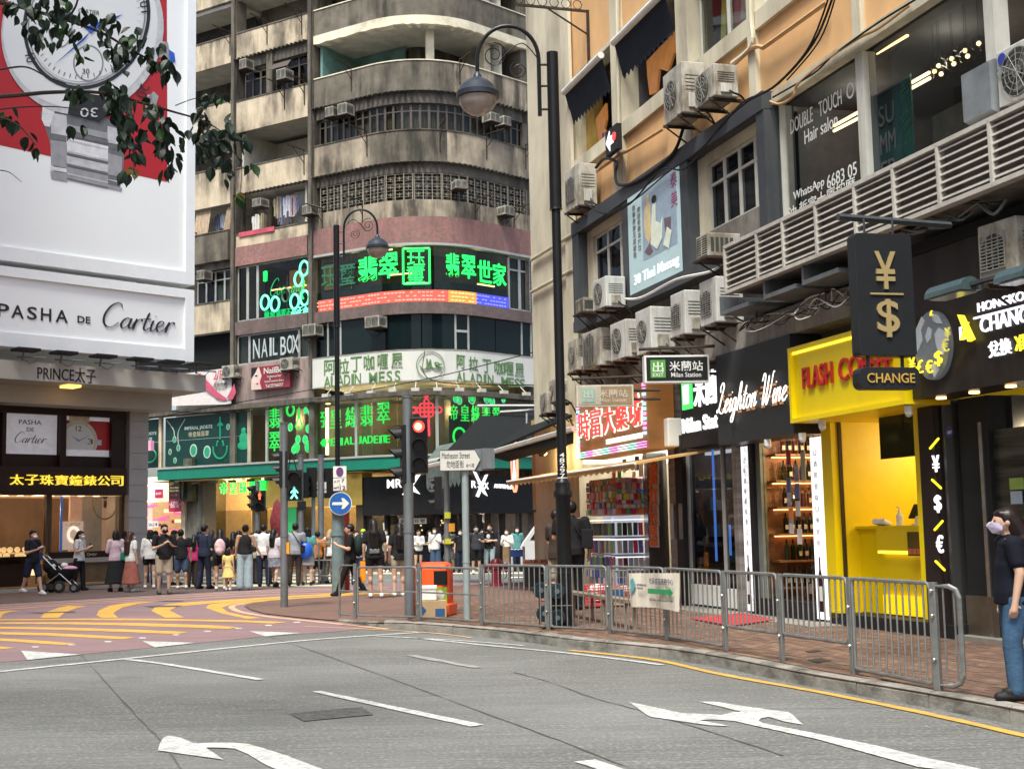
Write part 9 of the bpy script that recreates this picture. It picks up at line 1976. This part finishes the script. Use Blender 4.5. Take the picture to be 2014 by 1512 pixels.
t,k,g,A=P_(886,1126,1036,5,'woman in a dark patterned long dress with folded arms',PM('wear_dark_floral',(.05,.055,.06),.9,var=.8,sc=18),CB_,'dress',hair='long',girl=1,arms='crossed')
t,k,g,A=P_(937,1128,1033,10,'person in charcoal top and black shorts with a grey mask',cl('charcoal',(.04,.042,.05)),CB_,'tee','shorts','short',arms='one',mask=PM('mask_grey',(.2,.26,.27),.8),shoes=m_whs)
t,k,g,A=P_(948,1122,1040,0,'dark clothed man standing just behind the man with folded arms',CB_,CB_,wide=1.05)
t,k,g,A=P_(963,1127,1030,-5,'man in black tee with white print and jeans, arms folded',CB_,c_jean,'tee','trousers',arms='crossed',mask=PM('mask_pinkish',(.4,.25,.25),.8),wide=1.1);b=MB(Matrix.Scale(k,4));b.ell((0,-.115,1.27),(.07,.012,.08));b.build('shirt_print',CW,t)
t,k,g,A=P_(1001,1125,1039,-8,'woman in loose white blouse and pale trousers',CW,cl('pale_lilac',(.4,.4,.5)),'long','wide','long',HBR,girl=1)
t,k,g,A=P_(1019,1123,1035,0,'woman in teal shirt behind the white blouse',c_teal,CN,'tee','trousers','bob',girl=1)
t,k,g,A=P_(1128,1200,984,170,'customer in black tee with a black shoulder bag at the pharmacy counter',CB_,CB_,'tee','trousers','short',z=KZ,sk=1,wide=1.1);strap_bag(t,k,-1,CB_,.3,.3,zc=.95)
t,k,g,A=P_(1101,1196,1001,150,'customer in brown and black behind the lamp post',c_brn,c_beige,'tee','shorts','short',z=KZ)
# ---------------- woman at the right edge
wg=G(1990,1372,KZ)
navy=PM('wear_navy_tee',(.004,.005,.012),.85,var=.15,sc=6,bump=.25,bsc=14)
t,k,g,A=P_(2008,1374,997,-98,'woman in navy tee, blue jeans and lilac mask standing at the right edge',navy,PM('wear_blue_jeans',(.035,.09,.17),.85,var=.35,sc=5,st=(1,1,2),bump=.3,bsc=20,fine=.2),'tee','trousers','long',PM('hair_darkbrown',(.016,.009,.008),.35,var=.3,sc=20,st=(8,8,1)),mask=None,z=KZ,vox=.0075,girl=1,wide=1.02,fat=1.15,shoes=PM('trainer_black',(.015,.015,.016),.6),stride=.05)
S=Matrix.Diagonal((k*1.15,k*1.15,k,1))
b=MB(S);b.add([(-.066,-.045,1.56),(.066,-.045,1.56),(.03,-.125,1.575),(-.03,-.125,1.575),(0,-.16,1.545),(-.06,-.05,1.5),(.06,-.05,1.5),(0,-.115,1.475),(0,-.06,1.46)],[(0,3,4,5),(3,2,4),(2,1,6,4),(5,4,7),(4,6,7),(5,7,8),(7,6,8),(0,1,2,3)]);o=b.build('mask',PM('mask_lilac',(.55,.48,.66),.7,var=.03),t)
b=MB(S);b.tube([(-.066,-.045,1.55),(-.077,.0,1.57)],.003,4);b.tube([(.066,-.045,1.55),(.077,.0,1.57)],.003,4);b.tube([(-.06,-.05,1.5),(-.077,.0,1.55)],.003,4);b.build('mask_strap',MC['mask_lilac'],t)
for sx in(-1,1):
 w_=A[sx][2]
 if sx==-1:b=MB(S);b.cyl(w_+V((0,0,.0)),w_+V((0,0,.022)),.033,n=12);b.cyl(w_+V((-.03,-.0,.01)),w_+V((-.042,0,.01)),.019,n=12);b.build('wristwatch',m_black,t)
for sx in(-1,1):
 b=MB(S);
 for q in range(4):b.cyl((sx*.1-.03,-.06-q*.022-.05*sx,.095-q*.01),(sx*.1+.03,-.07-q*.022-.05*sx,.095-q*.01),.003,n=4)
 b.build('shoe_lace',m_stk[3],t)
g=G(120,1165,.01);t=thing('pram','black pram with a pink blanket pushed past the jeweller','pram',TR(g.x,g.y,.01,R(0)))
for x,y,r in((-.42,-.2,.16),(.02,-.22,.17),(.42,-.2,.13),(-.35,.22,.16),(.35,.22,.12)):
 b=MB();b.lathe([(r*.8,-.025),(r,-.015),(r,.015),(r*.8,.025)],(x,y,r),18,ax='y');w_=b.build('wheel',m_blk2,t,smooth=True)
 b=MB();b.cyl((x,y-.03,r),(x,y+.03,r),r*.55,n=12);b.build('rim',m_steel,w_)
b=MB();b.lathe([(.2,.3),(.36,.42),(.42,.62),(.4,.64),(.15,.4)],n=16,sy=.62);b.build('bassinet',CB_,t,smooth=True);b=MB();b.ell((-.3,0,.72),(.2,.24,.2));b.build('hood',CB_,t,smooth=True)
b=MB();b.tube([(.4,-.2,.18),(0,-.23,.55),(-.45,-.2,1.0)],.018,6);b.tube([(-.4,-.2,.2),(.0,-.23,.5),(.1,-.2,.62)],.018,6);b.tube([(.4,.2,.18),(0,.23,.55),(-.45,.2,1.0)],.018,6);b.tube([(-.45,-.2,1.0),(-.5,0,1.03),(-.45,.2,1.0)],.02,6);b.build('frame',m_steel,t)
b=MB();b.ell((.22,0,.66),(.22,.2,.07));b.build('blanket',cl('pink_blanket',(.6,.3,.42)),t,smooth=True);b=MB();b.ell((-.22,-.1,.72),(.1,.1,.1));b.ell((.1,-.05,.74),(.1,.12,.08));b.build('baby_things',CW,t,smooth=True)
# ------------------------------------------------------------------ tree branches reaching in from the left
tr=thing('street_tree','dark leafy fig branches hanging in from the top left before the billboard','tree',TR(-6.2,9.6,0))
tr_inv=tr.matrix_world.inverted()
m_bark=PM('dark_bark',(.035,.022,.018),.9,var=.3,sc=12,bump=.5)
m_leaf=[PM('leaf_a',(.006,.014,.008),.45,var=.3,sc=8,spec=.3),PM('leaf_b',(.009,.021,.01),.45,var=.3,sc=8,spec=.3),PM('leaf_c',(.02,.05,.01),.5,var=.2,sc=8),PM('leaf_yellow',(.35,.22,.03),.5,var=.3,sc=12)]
b=MB();b.tube([(0,0,0),(.1,0,1.6),(-.05,.1,3.4),(.1,0,5.2),(0,-.1,7.5)],[.22,.17,.15,.11,.05],10);b.build('trunk',m_bark,tr,smooth=True)
YB=9.4
def bp(px,py,dy=0.):return tr_inv@atY(px,py,YB+dy)
limbs=[([(-700,100,0),(-300,205,0),(0,190,0),(100,182,0),(200,183,0),(280,203,0),(340,220,0),(400,238,0),(440,262,0)],.02,.004),([(-700,-60,0),(-200,-30,.1),(0,5,.1),(60,20,.1),(130,40,.1),(200,65,.1),(260,100,.1),(310,125,.1),(345,140,0)],.02,.004),([(-300,205,0),(-60,240,-.2),(0,232,-.2),(40,250,-.2),(70,285,-.2)],.012,.004),([(0,137,0),(50,132,0),(90,150,0),(130,165,0)],.008,.004),([(0,335,-.3),(20,340,-.3),(42,358,-.3)],.004,.002),([(200,183,0),(215,215,0),(235,250,0),(262,300,0),(262,345,0)],.008,.003),([(300,205,0),(320,240,0),(330,290,0),(332,340,0)],.008,.003),([(380,232,0),(400,215,.1),(425,195,.1),(440,190,.1)],.005,.003),([(400,238,0),(420,270,0),(460,300,0),(475,330,0),(472,380,0)],.005,.002),([(130,40,.1),(150,10,.1),(160,-40,.1)],.01,.006),([(0,5,.1),(30,-40,.2),(80,-120,.2)],.02,.01),([(345,208,0),(380,195,.1),(420,188,.1)],.004,.002),([(0,215,0),(60,210,0),(130,212,0),(190,225,0)],.006,.003)]
for pts,r0,r1 in limbs:
 P=crv([bp(*p)for p in pts],5);b=MB();n=len(P);b.tube(P,[r0+(r1-r0)*i/(n-1)for i in range(n)],6);b.build('branch',m_bark,tr,smooth=True)
def leaf_mesh(m):
 out=[(0,0),(.018,.1),(.032,.28),(.034,.48),(.022,.7),(.008,.85),(0,1.0)];v=[];L=.106
 for i,(w,t_)in enumerate(out):v+=[(-w,.004+abs(w)*.25,-t_*L),(0,-.004*math.sin(t_*3),-t_*L),(w,.004+abs(w)*.25,-t_*L)]
 f=[]
 for i in range(len(out)-1):f+=[(i*3,i*3+1,i*3+4,i*3+3),(i*3+1,i*3+2,i*3+5,i*3+4)]
 me=bpy.data.meshes.new('leaf');me.from_pydata(v,[],f);me.materials.append(m);return me
lm=[leaf_mesh(m)for m in m_leaf]
rl=random.Random(21)
cl_=[(30,12,45,28,14),(95,25,38,30,20),(150,40,25,25,10),(130,60,30,22,12),(85,80,22,25,9),(165,110,20,22,5),(205,60,32,22,14),(250,80,25,20,14),(235,105,28,22,12),(285,110,24,24,14),(320,130,24,18,10),(335,140,14,22,6),(240,130,14,16,4),(60,55,25,20,6),(150,185,25,14,10),(205,170,24,16,10),(235,190,24,20,14),(225,215,28,22,16),(250,240,24,26,18),(245,275,22,22,14),(262,300,14,18,6),(300,225,22,20,10),(320,245,20,26,16),(328,285,18,24,16),(330,325,14,22,9),(350,285,12,18,4),(300,270,14,16,5),(255,340,12,18,4),(268,345,8,8,2),(15,240,22,14,7),(55,270,12,10,3),(70,292,10,10,4),(140,258,18,12,3),(160,255,8,8,2),(400,195,22,12,8),(430,190,12,10,5),(395,225,14,12,6),(400,258,20,18,14),(425,272,24,22,16),(415,305,24,24,14),(445,255,18,16,8),(450,325,16,14,6),(480,275,12,20,4),(495,335,8,10,3),(468,385,8,10,3),(385,285,10,12,3),(440,340,16,16,4)]
allL=[]
for cx,cy,sx,sy,n in cl_:
 for q in range(int(n*1.12)):allL.append((cx+rl.gauss(0,.55)*sx,cy-6+rl.gauss(0,.55)*sy,rl.uniform(-.3,.3)))
for q in range(500):
 allL.append((rl.uniform(-900,-30),rl.uniform(-500,200),rl.uniform(-1.5,1.5)))
for q in range(250):allL.append((rl.uniform(-30,420),rl.uniform(-420,-45),rl.uniform(-1.2,1.2)))
allL=[(a,c,d,(a>-5 and c>-5))for a,c,d in allL]
allL.sort(key=lambda q:not q[3])
sm=[MB()for _ in lm]
for i,(px,py,dy,inn)in enumerate(allL):
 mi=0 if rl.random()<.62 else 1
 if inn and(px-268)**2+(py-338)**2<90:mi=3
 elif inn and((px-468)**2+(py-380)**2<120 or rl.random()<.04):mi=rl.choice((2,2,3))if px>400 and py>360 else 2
 M=Matrix.Translation(bp(px,py,dy))@Matrix.Rotation(rl.uniform(0,6.28),4,'Z')@Matrix.Rotation(rl.gauss(0,.45),4,'X')@Matrix.Rotation(rl.gauss(0,.4),4,'Y')@Matrix.Scale(rl.uniform(.75,1.2)if inn else 1.5,4)
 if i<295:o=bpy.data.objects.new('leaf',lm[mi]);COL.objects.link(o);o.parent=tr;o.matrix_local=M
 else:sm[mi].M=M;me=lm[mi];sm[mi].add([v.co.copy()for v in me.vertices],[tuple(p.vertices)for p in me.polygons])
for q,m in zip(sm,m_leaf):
 if q.v:tag(q.build('outer_foliage',m,tr),kind='stuff')
